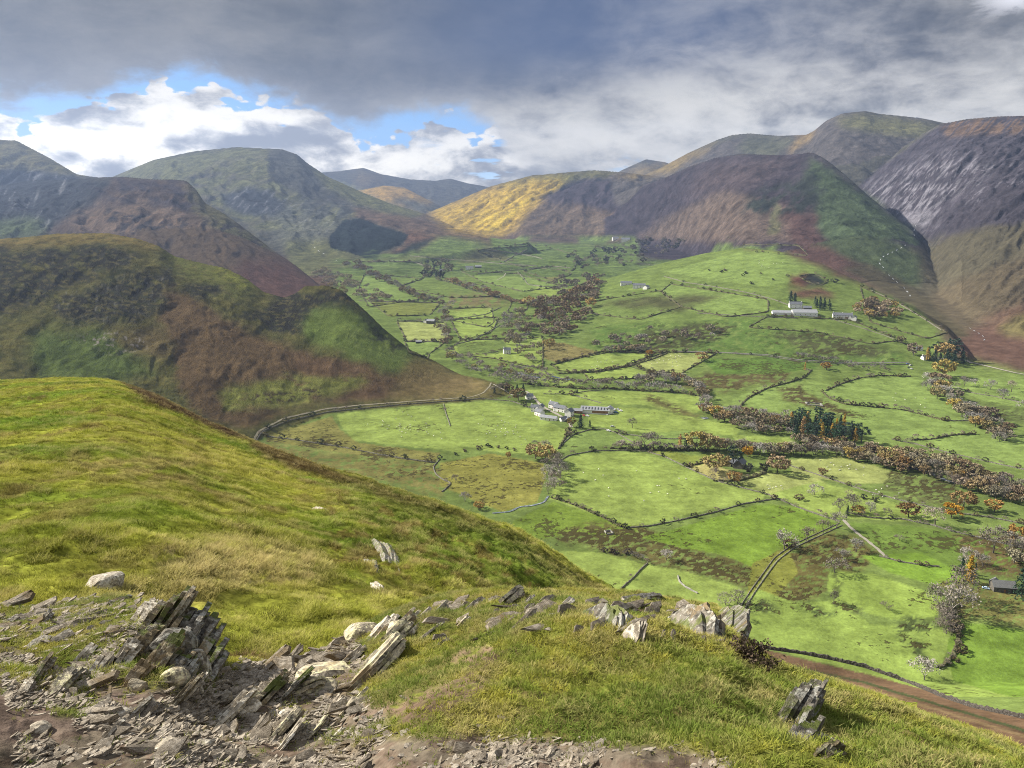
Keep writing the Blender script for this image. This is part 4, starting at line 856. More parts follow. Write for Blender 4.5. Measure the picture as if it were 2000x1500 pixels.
for pts, wd in (([(1072, 968), (1062, 982), (1040, 988), (1015, 990), (996, 1000), (960, 1003)], 1.7), ([(1010, 728), (1030, 734), (1056, 738)], 5), ([(1076, 734), (1096, 740), (1120, 742)], 5),
                ([(1760, 906), (1790, 916), (1830, 930), (1850, 940), (1880, 946)], 4.5), ([(1370, 818), (1384, 816)], 6)):
    flat('river', pts, wd, M_DWATER, .35)
# two small walled folds
def fold(px, py, w_, d_, rot, lab):
    x, y, z = [float(a[0]) for a in hitV([px], [py])]; r = np.random.default_rng(int(px)); V = []; F = []
    n = 40; pts = []
    for i in range(n):
        t_ = i / n * 4; k = int(t_); f_ = t_ - k; cs = [(-1, -1), (1, -1), (1, 1), (-1, 1)]; a, b = cs[k], cs[(k + 1) % 4]
        pts.append((a[0] + (b[0] - a[0]) * f_, a[1] + (b[1] - a[1]) * f_))
    for i, (a, b) in enumerate(pts):
        for (s_, hh) in ((1.0, -.3), (1.0, 1.0), (.80, 1.1), (.80, -.3)):
            lx, ly = a * w_ * s_ * (1 + .03 * r.random()), b * d_ * s_ * (1 + .03 * r.random())
            X_ = x + lx * math.cos(rot) - ly * math.sin(rot); Y_ = y + lx * math.sin(rot) + ly * math.cos(rot)
            V.append((X_, Y_, float(zV(X_, Y_)) + hh * (1 + .3 * r.random())))
    for i in range(n - 3):
        for j in range(3): a = i * 4 + j; F.append((a, a + 1, a + 5, a + 4))
    tag(mesh_obj('sheepfold', V, np.array(F), M_PALE), lab, 'sheepfold')
fold(1189, 1041, 2.5, 3.2, .2, 'small square of pale stones on the brown rushes beside the big field')
fold(1590, 790, 9, 7, -.2, 'larger pale oblong fold on the brown patch between the right-hand fields')

# ---------------------------------------------------------------- trees
def tube(P0, P1, r0, r1, k=4):
    P0 = np.array(P0, float); P1 = np.array(P1, float); d = P1 - P0; d /= max(np.linalg.norm(d), 1e-9)
    a = np.cross(d, (0, 0, 1) if abs(d[2]) < .9 else (1, 0, 0)); a /= np.linalg.norm(a); b = np.cross(d, a)
    t_ = np.arange(k) / k * 2 * math.pi; c_ = np.cos(t_)[:, None] * a + np.sin(t_)[:, None] * b
    V = np.concatenate([P0 + c_ * r0, P1 + c_ * r1]); i = np.arange(k); j = (i + 1) % k
    return V, np.stack([i, j, j + k, i + k], 1)
class MB:
    def __init__(s): s.V = []; s.F = []; s.n = 0
    def add(s, V, F):
        V = np.asarray(V, float); F = np.asarray(F)
        if F.shape[1] == 3: F = np.concatenate([F, F[:, 2:3]], 1)
        s.V.append(V); s.F.append(F + s.n); s.n += len(V)
    def mesh(s, name, m, smooth=False):
        V = np.concatenate(s.V); F = np.concatenate(s.F)
        fs = [tuple(f[:3]) if f[2] == f[3] else tuple(f) for f in F.tolist()]
        return mesh_obj(name, V, fs, m, smooth=smooth, link=False)
def leafcloud(mb, C, n, sz, spread, r, flat_=1.0):
    """small leaf or twig faces round the points C"""
    k = r.integers(0, len(C), n); d = r.normal(size=(n, 3)); d /= np.linalg.norm(d, axis=1)[:, None]
    ctr = C[k] + d * (spread * r.random(n) ** .5)[:, None] * np.array([1, 1, flat_])
    a = r.normal(size=(n, 3)); a /= np.linalg.norm(a, axis=1)[:, None]; b = np.cross(a, r.normal(size=(n, 3))); b /= np.linalg.norm(b, axis=1)[:, None]
    s_ = sz * (.6 + .8 * r.random(n))[:, None]
    V = np.stack([ctr - a * s_ * .5, ctr + a * s_ * .5 + b * s_ * .15, ctr + b * s_ * .8], 1).reshape(-1, 3)
    mb.add(V, np.arange(3 * n).reshape(-1, 3))
def branch(mb, P0, d, L, rad, depth, r, tips, k=4):
    n = 2 if depth > 1 else 1; p = np.array(P0, float); d = d / np.linalg.norm(d)
    for i in range(n):
        d2 = d + r.normal(size=3) * .16 + np.array([0, 0, .05]); d2 /= np.linalg.norm(d2)
        p2 = p + d2 * L / n; r2 = rad * (.78 if i < n - 1 else .6)
        V, F = tube(p, p2, rad, r2, k); mb.add(V, F); p, d, rad = p2, d2, r2
    tips.append(p)
    if depth == 0: return
    for j in range(3 if depth > 1 else 3):
        q_ = r.normal(size=3); q_ -= d * np.dot(q_, d); q_ /= np.linalg.norm(q_)
        branch(mb, p, d * .75 + q_ * (.55 + .35 * r.random()) + np.array([0, 0, .10]), L * (.62 + .16 * r.random()), rad * .72, depth - 1, r, tips, 3)
def make_kind(kind, seed):
    """a tree one unit tall: (trunk mesh, crown mesh)"""
    r = np.random.default_rng(seed); T = MB(); Cw = MB()
    if kind in ('bare', 'thorn', 'twiggy'):
        tips = []; lean = r.normal(size=3) * .10; low = kind != 'bare'
        hgt = .16 if low else .24; n0 = 4 if low else 4
        V, F = tube((0, 0, -.04), (lean[0] * .2, lean[1] * .2, hgt), .030, .022, 6); T.add(V, F)
        for j in range(n0):
            t_ = j / n0 * 6.28 + r.random(); branch(Cw, (lean[0] * .2, lean[1] * .2, hgt), np.array([math.cos(t_) * (.8 if low else .55), math.sin(t_) * (.8 if low else .55), .8]), .26, .014, 3, r, tips)
        tp = np.array(tips); leafcloud(Cw, tp[tp[:, 2] > hgt + .1], 700 if kind != 'twiggy' else 1000, .046, .10, r)
    elif kind in ('oak', 'bush'):
        n = 26; tb = .17 if kind == 'oak' else .03
        d = r.normal(size=(n, 3)); d /= np.linalg.norm(d, axis=1)[:, None]
        rad = .30 + .14 * r.random(n); C_ = d * rad[:, None] * np.array([1.25, 1.25, .78]); C_[:, 2] += .58 if kind == 'oak' else .45
        C_ = C_[C_[:, 2] > tb]
        for c_ in C_: leafcloud(Cw, c_[None], 40, .088, .125, r, .8)
        V, F = tube((0, 0, -.04), (0.01, 0.01, .36), .034, .022, 6); T.add(V, F)
        for c_ in C_[:9]: V, F = tube((0.01, .01, .28 + .08 * r.random()), c_ * .9, .014, .004, 3); T.add(V, F)
    elif kind in ('larch', 'fir'):
        V, F = tube((0, 0, -.04), (0, 0, .97), .022, .003, 5); T.add(V, F)
        nl = 20; w_ = .22 if kind == 'larch' else .26
        for i in range(nl):
            f_ = i / nl; z = .10 + .86 * f_; rr = w_ * (1 - f_) ** .8 + .012
            for j in range(9):
                a = r.random() * 6.28; q_ = rr * (.45 + .65 * r.random()); t0 = np.array([0, 0, z]); t1 = np.array([math.cos(a) * q_, math.sin(a) * q_, z - .05 * (kind == 'fir') - .02])
                leafcloud(Cw, t0 + (t1 - t0) * np.linspace(.35, 1, 3)[:, None], 5 if kind == 'fir' else 4, .050, .022, r, .5)
    elif kind == 'pine':
        V, F = tube((0, 0, -.04), (.02, .0, .8), .028, .012, 6); T.add(V, F)
        for i in range(16):
            z = .35 + .6 * r.random(); a = r.random() * 6.28; q_ = (.34 - .22 * (z - .35)) * (.3 + .7 * r.random()); c_ = np.array([math.cos(a) * q_, math.sin(a) * q_, z])
            V, F = tube((.01, 0, z - .08), c_, .008, .003, 3); T.add(V, F)
            leafcloud(Cw, c_[None] + r.normal(size=(4, 3)) * np.array([.06, .06, .02]), 55, .055, .07, r, .5)
    return T, Cw
M_BARK = mat('bark', (.115, .100, .082), .3, .4, objvar=.3)
CM = {'bare': mat('bare_twigs', (.215, .185, .148), .2, 3, bump=0, objvar=.35), 'thorn': mat('thorn_twigs', (.18, .152, .118), .2, 3, bump=0, objvar=.35),
      'twiggy': mat('grey_twigs', (.26, .24, .215), .2, 3, bump=0, objvar=.3), 'oak': mat('russet_leaves', (.27, .185, .065), .35, 3, bump=0, objvar=.4),
      'brown': mat('brown_leaves', (.215, .172, .090), .35, 3, bump=0, objvar=.4), 'larch': mat('golden_needles', (.42, .27, .05), .3, 2, bump=0, objvar=.25),
      'orange': mat('orange_leaves', (.36, .19, .035), .3, 2, bump=0, objvar=.2), 'gold': mat('yellow_leaves', (.32, .24, .07), .3, 2, bump=0, objvar=.25),
      'fir': mat('dark_needles', (.030, .060, .036), .3, 2, bump=0, objvar=.3), 'pine': mat('pine_needles', (.036, .074, .042), .3, 2, bump=0, objvar=.3),
      'bush': mat('dark_leaves', (.060, .068, .030), .4, 2, bump=0, objvar=.5), 'gorse': mat('brown_bush_leaves', (.12, .095, .05), .4, 2, bump=0, objvar=.5)}
SHAPE = {'bare': 'bare', 'thorn': 'thorn', 'twiggy': 'twiggy', 'oak': 'oak', 'brown': 'oak', 'larch': 'larch', 'orange': 'oak', 'gold': 'oak', 'fir': 'fir', 'pine': 'pine', 'bush': 'bush', 'gorse': 'bush'}
NAME = {'bare': 'bare_tree', 'thorn': 'thorn_tree', 'twiggy': 'grey_tree', 'oak': 'oak_tree', 'brown': 'brown_tree', 'larch': 'larch_tree', 'orange': 'orange_tree', 'gold': 'golden_tree', 'fir': 'fir_tree', 'pine': 'pine_tree', 'bush': 'dark_bush', 'gorse': 'brown_bush'}
RAW = {}; MESH = {}
for sh in set(SHAPE.values()):
    RAW[sh] = [make_kind(sh, 11 * v + len(sh)) for v in range(3)]
def tree_mesh(kind, v):
    if (kind, v) not in MESH:
        T, Cw = RAW[SHAPE[kind]][v]; MESH[(kind, v)] = (T.mesh('trunk', M_BARK), Cw.mesh('crown', CM[kind]))
    return MESH[(kind, v)]
TREES = []   # px, py, kind, height in px, label, group
def one(px, py, kind, h, lab, w=1.0): TREES.append((px, py, kind, h, lab, None, w, True))
def grove(poly, n, kinds, h0, h1, lab, grp, seed=0, sp=.45):
    r = np.random.default_rng(seed + 100); p = np.array(poly, float); m = raster(poly, 0); ys, xs = np.nonzero(m > .5); out = []
    names = [k for k, c_ in kinds for _ in range(c_)]
    if len(ys) == 0: return
    tries = 0
    while len(out) < n and tries < n * 30:
        tries += 1; i = r.integers(0, len(ys)); px = RX0 + RC * (xs[i] + r.random()); py = RY0 + RC * (ys[i] + r.random()); h = h0 + (h1 - h0) * r.random() ** 1.5
        if any(abs(px - a) < sp * h and abs(py - b) < sp * .5 * h for a, b in out): continue
        out.append((px, py)); TREES.append((px, py, names[r.integers(0, len(names))], h, lab, grp, .9 + .35 * r.random(), False))
def row(pts, n, kinds, h0, h1, lab, grp, seed=0, jit=3):
    r = np.random.default_rng(seed + 500); a = resample(np.array(pts, float), 1.0); names = [k for k, c_ in kinds for _ in range(c_)]
    for i in range(n):
        q_ = a[int((i + r.random() * .8) / n * (len(a) - 1))]; TREES.append((q_[0] + r.normal() * jit, q_[1] + r.normal() * jit * .4, names[r.integers(0, len(names))], h0 + (h1 - h0) * r.random(), lab, grp, .9 + .35 * r.random(), False))
# trees that stand out on their own
one(1573, 1060, 'bare', 36, 'low bare tree with a round crown, on the lane wall left of two others'); one(1607, 1045, 'bare', 34, 'russet-tinged bare tree on the lane wall at its upper bend')
one(1632, 1032, 'bare', 38, 'slender bare tree where the lane meets the stony track'); one(1532, 1072, 'twiggy', 46, 'wide grey bare tree at the sharp bend of the lane')
one(1542, 1070, 'gorse', 22, 'dark brown bush beside the grey tree at the lane bend')
one(1630, 1118, 'thorn', 46, 'windswept bare tree at the top corner of the nearest bright field'); one(1628, 1180, 'thorn', 38, 'dark ragged thorn below the windswept tree, at the field edge', .5)
one(1732, 1190, 'thorn', 22, 'small lone brown thorn in the middle of the nearest bright field'); one(1806, 1328, 'twiggy', 56, 'large pale bare tree standing at the bracken slope wall')
one(1860, 1206, 'bare', 78, 'tall bare tree above the scrub between the two near fields'); one(1836, 1190, 'thorn', 60, 'bare tree to the left in the scrub between the two near fields'); one(1872, 1168, 'bare', 74, 'upright bare tree behind the scrub, left of the stone barn')
one(1892, 1138, 'larch', 62, 'tall golden larch left of the stone barn'); one(1878, 1118, 'fir', 34, 'dark fir behind the golden larch'); one(1902, 1128, 'fir', 34, 'dark fir between the golden larch and the barn')
one(1994, 1166, 'fir', 74, 'dark green fir at the right edge beside the stone barn'); one(1940, 1080, 'bare', 60, 'tall sparse bare tree on the brown ground above the barn'); one(1982, 1060, 'oak', 38, 'round russet tree at the far right above the barn')
one(1886, 1100, 'twiggy', 40, 'pale twiggy tree above the golden larch'); one(1920, 1106, 'twiggy', 30, 'leaning pale tree on the brown ground above the barn')
one(1774, 1010, 'oak', 30, 'flat-topped russet tree on the wall, left of the grey domed tree', 1.3); one(1826, 1026, 'bare', 40, 'domed grey bare tree beside the bright orange one', 1.2); one(1858, 1012, 'orange', 32, 'bright orange tree beside the domed grey one', 1.1)
one(1882, 992, 'oak', 38, 'dark russet tree behind the bright orange one', 1.1); one(1942, 1000, 'oak', 26, 'low olive-brown round tree right of the orange tree', 1.3)
one(1664, 1000, 'bare', 42, 'bare tree at the left end of the copse above the stony track'); one(1640, 1002, 'bare', 34, 'short bare tree at the start of the copse above the stony track'); one(1655, 1006, 'fir', 22, 'small dark conifer in the copse above the stony track')
one(1676, 1004, 'gold', 18, 'yellow bush in the copse above the stony track', 1.4); one(1700, 1000, 'twiggy', 26, 'pale birch in the copse above the stony track'); one(1730, 1006, 'thorn', 18, 'low thorn at the right end of the copse', 1.3)
one(1658, 966, 'thorn', 12, 'small dark thorn, left of three in the pasture', 1.2); one(1686, 974, 'bush', 11, 'small dark thorn, middle of three in the pasture', 1.2); one(1710, 980, 'bush', 12, 'small dark thorn, right of three in the pasture', 1.2)
one(1606, 930, 'oak', 18, 'single round dark olive tree standing on the straight wall'); one(1590, 966, 'twiggy', 26, 'pale feathery tree on the low bank between the pastures', 1.2); one(1560, 976, 'gorse', 14, 'brown bush at the top of the stony track', 1.3)
one(1398, 922, 'gold', 40, 'broad golden-brown tree left of the dark cedar', 1.2); one(1432, 912, 'pine', 42, 'dark spreading cedar above the grey house', 1.1); one(1461, 922, 'bush', 22, 'dark green tree in front of the grey house')
one(1394, 934, 'bare', 24, 'bare tree at the left corner of the pale yellow paddock'); one(1434, 944, 'orange', 26, 'reddish-brown tree on the lower edge of the pale yellow paddock'); one(1518, 924, 'brown', 40, 'large brown tree right of the grey house', 1.1); one(1494, 920, 'bush', 22, 'dark tree between the grey house and the large brown tree')
one(1460, 892, 'orange', 22, 'small orange tree behind the cedar'); one(1328, 876, 'larch', 32, 'golden tree at the left end of the tall clump above the paddock'); one(1340, 878, 'fir', 36, 'dark conifer in the tall clump above the paddock'); one(1358, 880, 'gold', 42, 'tall yellow-brown tree in the clump above the paddock'); one(1382, 880, 'oak', 38, 'russet tree at the right end of the tall clump')
one(1276, 876, 'bare', 38, 'tall bare tree, leftmost of the line above the big field'); one(1258, 874, 'bare', 32, 'bare tree beside the tall one above the big field'); one(1244, 876, 'thorn', 24, 'low bare tree at the left end of the line above the big field')
one(1235, 836, 'bare', 22, 'lone bare tree in the pasture right of the hamlet'); one(1012, 782, 'oak', 26, 'round russet tree left of the hamlet road', 1.2); one(1022, 768, 'fir', 22, 'dark conifer behind the round russet tree'); one(1134, 836, 'fir', 30, 'dark fir below the hamlet gardens', 1.2); one(1152, 834, 'fir', 16, 'small dark conical fir below the hamlet')
one(1116, 834, 'gold', 22, 'thin yellow tree below the hamlet', .7); one(1074, 682, 'gold', 22, 'large round golden oak at the foot of the river wood', 1.2); one(1268, 696, 'orange', 14, 'small orange tree on the hedge of the pale meadow')
one(1370, 706, 'oak', 20, 'round russet tree at the corner of the pale meadow', 1.1); one(1614, 722, 'orange', 15, 'round orange tree above the rounded field', 1.4); one(1572, 724, 'larch', 18, 'small golden tree where two walls meet below the knoll', .8)
one(1372, 772, 'orange', 16, 'orange tree at the top of the hedge junction'); one(1373, 806, 'orange', 18, 'orange tree at the foot of the hedge junction'); one(1842, 738, 'gold', 40, 'big olive-gold tree above the river junction at the right', 1.0)
one(1810, 704, 'larch', 28, 'pale orange larch left of the dark firs by the bridge', 1.1); one(1784, 694, 'brown', 26, 'brown tree on the road left of the bridge firs', 1.0); one(1760, 670, 'brown', 16, 'small brown tree on the farm road')
one(1544, 588, 'fir', 22, 'dark fir behind the white farm, left one', 1.3); one(1552, 590, 'fir', 20, 'dark fir behind the white farm, right one', 1.3); one(1630, 552, 'bush', 10, 'isolated dark bush on the knoll above the golden wood', 1.4)
one(1046, 896, 'gold', 34, 'yellow larch-like tree at the left of the beck-side clump', 1.1); one(1066, 902, 'gold', 36, 'yellow tree in the middle of the beck-side clump', 1.1); one(993, 896, 'orange', 16, 'thin orange tree left of the beck-side clump', .6)
one(1088, 914, 'bare', 34, 'grey-brown bare tree right of the yellow clump'); one(1094, 934, 'bare', 38, 'bare tree over the beck beside the big field'); one(1075, 940, 'twiggy', 36, 'pale bare tree over the beck, left side')
one(890, 942, 'bare', 18, 'small bare tree on the bent wall'); one(908, 980, 'twiggy', 24, 'pale bushy tree just over the green shoulder'); one(935, 994, 'gold', 16, 'yellowish bush just over the green shoulder', 1.4); one(1044, 872, 'bare', 14, 'tiny bare tree in the pasture below the hamlet')
one(1302, 1094, 'twiggy', 26, 'pale spreading thorn at the top of the near stone wall', 1.2); one(1440, 1178, 'thorn', 36, 'reddish bare tree leaning by the lane foot', 1.1); one(1418, 1182, 'thorn', 30, 'bare thorn left of the lane foot', 1.2); one(1450, 1212, 'thorn', 26, 'small bare thorn at the very foot of the lane')
one(1672, 1078, 'twiggy', 34, 'white-stemmed bare tree beside the stony track', .9); one(1646, 1092, 'twiggy', 26, 'fallen-looking pale tree on the brown rushes', 1.2)
one(1756, 1056, 'thorn', 16, 'dark thorn on the rough ground right of the stony track', 1.2)
# woods and tree lines
OAKW = [(1040, 640), (1060, 610), (1030, 600), (1060, 585), (1100, 590), (1130, 560), (1160, 560), (1170, 590), (1150, 615), (1130, 640), (1100, 660), (1060, 665), (1020, 650)]
grove(OAKW, 85, [('oak', 6), ('brown', 5), ('gold', 1), ('bare', 1)], 13, 22, 'russet or brown oak crowded in the wood on the valley floor', 'oaks of the valley wood', 1)
grove([(1070, 560), (1110, 540), (1150, 545), (1190, 540), (1180, 560), (1130, 590), (1080, 580)], 38, [('brown', 4), ('bare', 3), ('oak', 1)], 10, 16, 'grey-brown tree in the upper part of the valley wood', 'trees of the upper valley wood', 2)
grove([(1020, 610), (1040, 640), (1030, 670), (1060, 690), (1050, 716), (1000, 690), (980, 660), (975, 620)], 50, [('brown', 3), ('bare', 3), ('twiggy', 1)], 11, 19, 'bare brown tree along the beck left of the oak wood', 'trees along the beck', 3)
grove([(612, 530), (650, 534), (720, 560), (770, 590), (730, 595), (680, 580), (640, 566), (608, 548)], 60, [('brown', 4), ('bare', 3)], 9, 14, 'brown tree in the sloping wood behind the fell end', 'trees of the sloping wood', 4)
row([(680, 520), (740, 545), (800, 575), (850, 592)], 48, [('brown', 3), ('bare', 3)], 9, 15, 'brown tree in the belt slanting down the left side of the valley', 'trees of the slanting belt', 5, 5)
grove([(825, 540), (835, 515), (870, 512), (880, 530), (870, 545), (840, 552)], 22, [('bush', 3), ('brown', 2), ('fir', 1)], 9, 16, 'dark tree sheltering the small white house', 'trees round the sheltered house', 6)
row([(870, 548), (920, 565), (970, 582), (1020, 596), (1060, 605)], 40, [('brown', 3), ('bare', 2), ('oak', 1)], 8, 14, 'brown tree on the hedge crossing to the river wood', 'trees on the crossing hedge', 7)
grove([(1100, 500), (1160, 490), (1260, 470), (1350, 470), (1300, 500), (1220, 520), (1140, 530)], 90, [('bare', 3), ('brown', 2), ('bush', 2)], 7, 13, 'dim bare tree in the distant woods at the valley head', 'trees at the valley head', 8)
grove([(860, 585), (900, 590), (880, 620), (890, 660), (870, 680), (850, 640)], 26, [('bare', 3), ('brown', 2)], 10, 17, 'bare tree near the grey farmhouse by the square field', 'trees near the grey farmhouse', 9)
grove([(870, 690), (900, 700), (960, 720), (1050, 722), (1080, 740), (1010, 755), (940, 735), (880, 712)], 60, [('twiggy', 3), ('bare', 3), ('brown', 1)], 12, 20, 'grey bare tree along the river below the white cottage', 'trees along the river', 10)
row([(1020, 752), (1080, 752), (1140, 756), (1200, 758), (1260, 762), (1330, 765)], 36, [('twiggy', 3), ('bare', 2)], 14, 22, 'grey bare tree in the tall hedge behind the hamlet', 'hedge trees behind the hamlet', 11)
row([(1250, 750), (1290, 745), (1340, 752), (1376, 770), (1380, 800), (1390, 815)], 34, [('twiggy', 3), ('bare', 2), ('brown', 1)], 16, 25, 'pale grey tree on the hedge junction below the brown rushes', 'trees of the hedge junction', 12, 6)
grove([(1380, 812), (1430, 805), (1480, 815), (1540, 815), (1550, 850), (1480, 850), (1420, 830)], 40, [('brown', 3), ('twiggy', 3), ('oak', 2), ('bare', 1)], 18, 27, 'brown or grey tree at the left end of the river wood', 'left end of the river wood', 13)
grove([(1530, 840), (1560, 820), (1640, 830), (1680, 850), (1690, 875), (1620, 870), (1560, 865)], 46, [('pine', 4), ('larch', 2), ('fir', 2)], 26, 40, 'dark pine or golden larch in the conifer stand of the river wood', 'conifer stand', 14, .3)
grove([(1550, 862), (1620, 870), (1700, 880), (1770, 900), (1760, 925), (1680, 905), (1600, 888)], 44, [('brown', 4), ('oak', 3), ('twiggy', 1), ('bare', 1)], 20, 30, 'russet tree in the river wood below the conifers', 'russet trees of the river wood', 15)
grove([(1750, 890), (1860, 915), (2020, 965), (2040, 1000), (1940, 975), (1830, 940), (1770, 920)], 60, [('brown', 5), ('bare', 2), ('oak', 1)], 22, 34, 'brown tree in the dense river wood at the right', 'dense river wood', 16)
row([(1400, 878), (1460, 884), (1540, 890), (1600, 892)], 26, [('bare', 3), ('brown', 2), ('twiggy', 1)], 20, 30, 'bare tree in the belt behind the grey house', 'belt behind the grey house', 17, 4)
row([(1200, 876), (1260, 878), (1320, 880), (1380, 880)], 22, [('twiggy', 2), ('bare', 2), ('bush', 1)], 12, 20, 'low bare tree in the hedge above the largest field', 'low trees above the largest field', 18, 2)
grove([(1790, 745), (1830, 745), (1880, 790), (1940, 830), (1990, 860), (1960, 870), (1900, 830), (1830, 780)], 34, [('twiggy', 3), ('brown', 3), ('gold', 1)], 22, 34, 'grey or brown tree lining the river at the far right', 'trees lining the river', 19)
grove([(1810, 700), (1850, 690), (1885, 700), (1880, 715), (1830, 715)], 14, [('fir', 3), ('pine', 2), ('gold', 1)], 26, 40, 'tall dark fir in the clump by the bridge', 'firs by the bridge', 20)
grove([(1660, 600), (1700, 590), (1760, 600), (1755, 622), (1690, 625)], 30, [('oak', 3), ('gold', 2), ('brown', 2)], 12, 20, 'golden-brown oak in the small wood right of the white terrace', 'oaks by the white terrace', 21)
grove([(1590, 592), (1618, 592), (1622, 608), (1596, 606)], 12, [('fir', 1)], 14, 19, 'dark fir in the block beside the white terrace', 'firs beside the white terrace', 22)
row([(1410, 655), (1300, 660), (1230, 665), (1160, 680)], 26, [('brown', 2), ('bare', 2), ('twiggy', 1)], 12, 20, 'bare tree scattered on the rough pasture right of the oak wood', 'scattered trees right of the oak wood', 23, 12)
row([(1560, 700), (1600, 705), (1680, 720), (1740, 725)], 16, [('twiggy', 2), ('thorn', 2)], 12, 18, 'pale thorn on the rushy pasture below the knoll', 'thorns below the knoll', 24, 6)
row([(1180, 690), (1230, 686), (1270, 690)], 12, [('bare', 2), ('brown', 1)], 12, 18, 'bare tree on the upper hedge of the pale meadow', 'hedge trees of the pale meadow', 25)
grove([(1960, 1060), (2040, 1080), (2040, 1150), (1990, 1120)], 8, [('bare', 2), ('brown', 1)], 28, 40, 'bare tree on the brown slope at the right edge', 'trees at the right edge', 26)
row([(1180, 1076), (1230, 1086), (1260, 1096)], 10, [('thorn', 1), ('gorse', 1)], 9, 14, 'low scrubby thorn over the nearest left field', 'scrub over the nearest left field', 27)
row([(1840, 1180), (1850, 1210), (1860, 1240)], 14, [('thorn', 2), ('gorse', 1)], 18, 34, 'tangled brown thorn in the scrub between the near fields', 'scrub between the near fields', 28, 8)
row([(1850, 1210), (1880, 1270), (1850, 1310)], 8, [('gorse', 1), ('thorn', 1)], 12, 18, 'thorn on the hedge of the lowest right field', 'thorns of the lowest right field', 29, 4)
row([(960, 770), (985, 764), (1010, 765)], 8, [('bare', 1), ('fir', 1), ('brown', 1)], 14, 22, 'tree beside the lane at the end of the brown fell', 'trees at the fell end', 30, 5)
row([(1010, 880), (960, 872), (920, 880), (880, 890)], 10, [('gorse', 1), ('bush', 1)], 6, 12, 'dark bush along the lower edge of the two pastures', 'bushes under the two pastures', 31, 3)
row([(1570, 545), (1500, 540), (1400, 525), (1480, 560)], 10, [('bush', 1), ('gorse', 1)], 4, 8, 'tiny dark bush dotted on the knoll', 'bushes on the knoll', 32, 12)
grove([(1060, 880), (1090, 890), (1100, 960), (1070, 965)], 12, [('bare', 2), ('twiggy', 1)], 20, 32, 'bare tree lining the beck left of the largest field', 'trees by the small beck', 33)
row([(1880, 740), (1960, 770), (2010, 800)], 6, [('bare', 1), ('twiggy', 1)], 20, 28, 'lone grey tree in the pasture at the far right', 'grey trees in the far right pasture', 34, 12)

KD = {'bare': 'leafless brown-grey tree', 'thorn': 'low leafless thorn', 'twiggy': 'pale grey leafless tree', 'oak': 'russet-leaved tree', 'brown': 'dull brown tree', 'larch': 'golden larch', 'orange': 'orange tree', 'gold': 'yellow-brown tree', 'fir': 'dark narrow fir', 'pine': 'dark green pine', 'bush': 'dark round bush', 'gorse': 'brown bush'}
_gx = defaultdict(list)
for t_ in TREES:
    if t_[5]: _gx[t_[5]].append(t_[0])
def grp_label(t_):
    a = np.array(_gx[t_[5]]); f_ = (a < t_[0]).mean(); p_ = ['left end', 'left half', 'middle', 'right half', 'right end'][min(int(f_ * 5), 4)]
    return KD[t_[2]] + ', ' + p_ + ' of the ' + re.sub('^(trees|oaks|firs|bushes|thorns) (of|along|round|at|on|near|by|beside|below|under|lining|in) (the )?', lambda m_: 'trees %s the ' % m_.group(2), t_[5])
for k_, pl in enumerate(FH):
    per = sum(math.dist(pl[i], pl[i + 1]) for i in range(len(pl) - 1)); cy = sum(p_[1] for p_ in pl) / len(pl)
    row(pl, int(per / 14), [('bush', 3), ('gorse', 2), ('bare', 2), ('brown', 2)], 2.5 + max(cy - 500, 0) * .008, 5 + max(cy - 500, 0) * .018, '', 'trees along the field hedges', 900 + k_, 1.5)
for k_, (ty_, lb_, pl) in enumerate(WL):
    if ty_ in 'PD' or 'lane' in lb_ and 'narrow' in lb_: continue
    per = sum(math.dist(pl[i], pl[i + 1]) for i in range(len(pl) - 1)); my = sum(p_[1] for p_ in pl) / len(pl); hp_ = min(3 + max(my - 480, 0) * .02, 10)
    row(pl, int(per / (13 if ty_ == 'H' else 30)), [('bush', 2), ('gorse', 2), ('bare', 2), ('thorn', 2)], hp_ * .7, hp_ * 1.3, '', 'trees along the field hedges', 700 + k_, 1.5)
_gx.clear()
for t_ in TREES:
    if t_[5]: _gx[t_[5]].append(t_[0])
A = np.array([(t_[0], t_[1]) for t_ in TREES]); tx, ty, tz = hitV(A[:, 0], A[:, 1])
info = []
for i, t_ in enumerate(TREES):
    if np.isnan(ty[i]): continue
    d = ty[i] * CP - tz[i] * SP; info.append((t_[3], i, t_[3] * d / 1500))
info.sort(key=lambda a: (not TREES[a[1]][7], -a[0]))
big, small = info[:330], info[330:]
for n_t, (hp, i, hm) in enumerate(big):
    px, py, kind, h, lab, grp, wd, solo = TREES[i]; v = random.randrange(3); T_, C_ = tree_mesh(kind, v)
    if grp: lab = grp_label(TREES[i])
    e = bpy.data.objects.new(NAME[kind], None); COL.objects.link(e); e.location = (tx[i], ty[i], tz[i]); e.rotation_euler = (0, 0, random.random() * 6.28)
    e.scale = (hm * wd, hm * wd, hm); e.empty_display_size = .1
    tag(e, lab, 'bush' if kind in ('bush', 'gorse') else 'tree', grp)
    for nm, me in (('trunk', T_), ('crown', C_)):
        o = bpy.data.objects.new(nm, me); COL.objects.link(o); o.parent = e
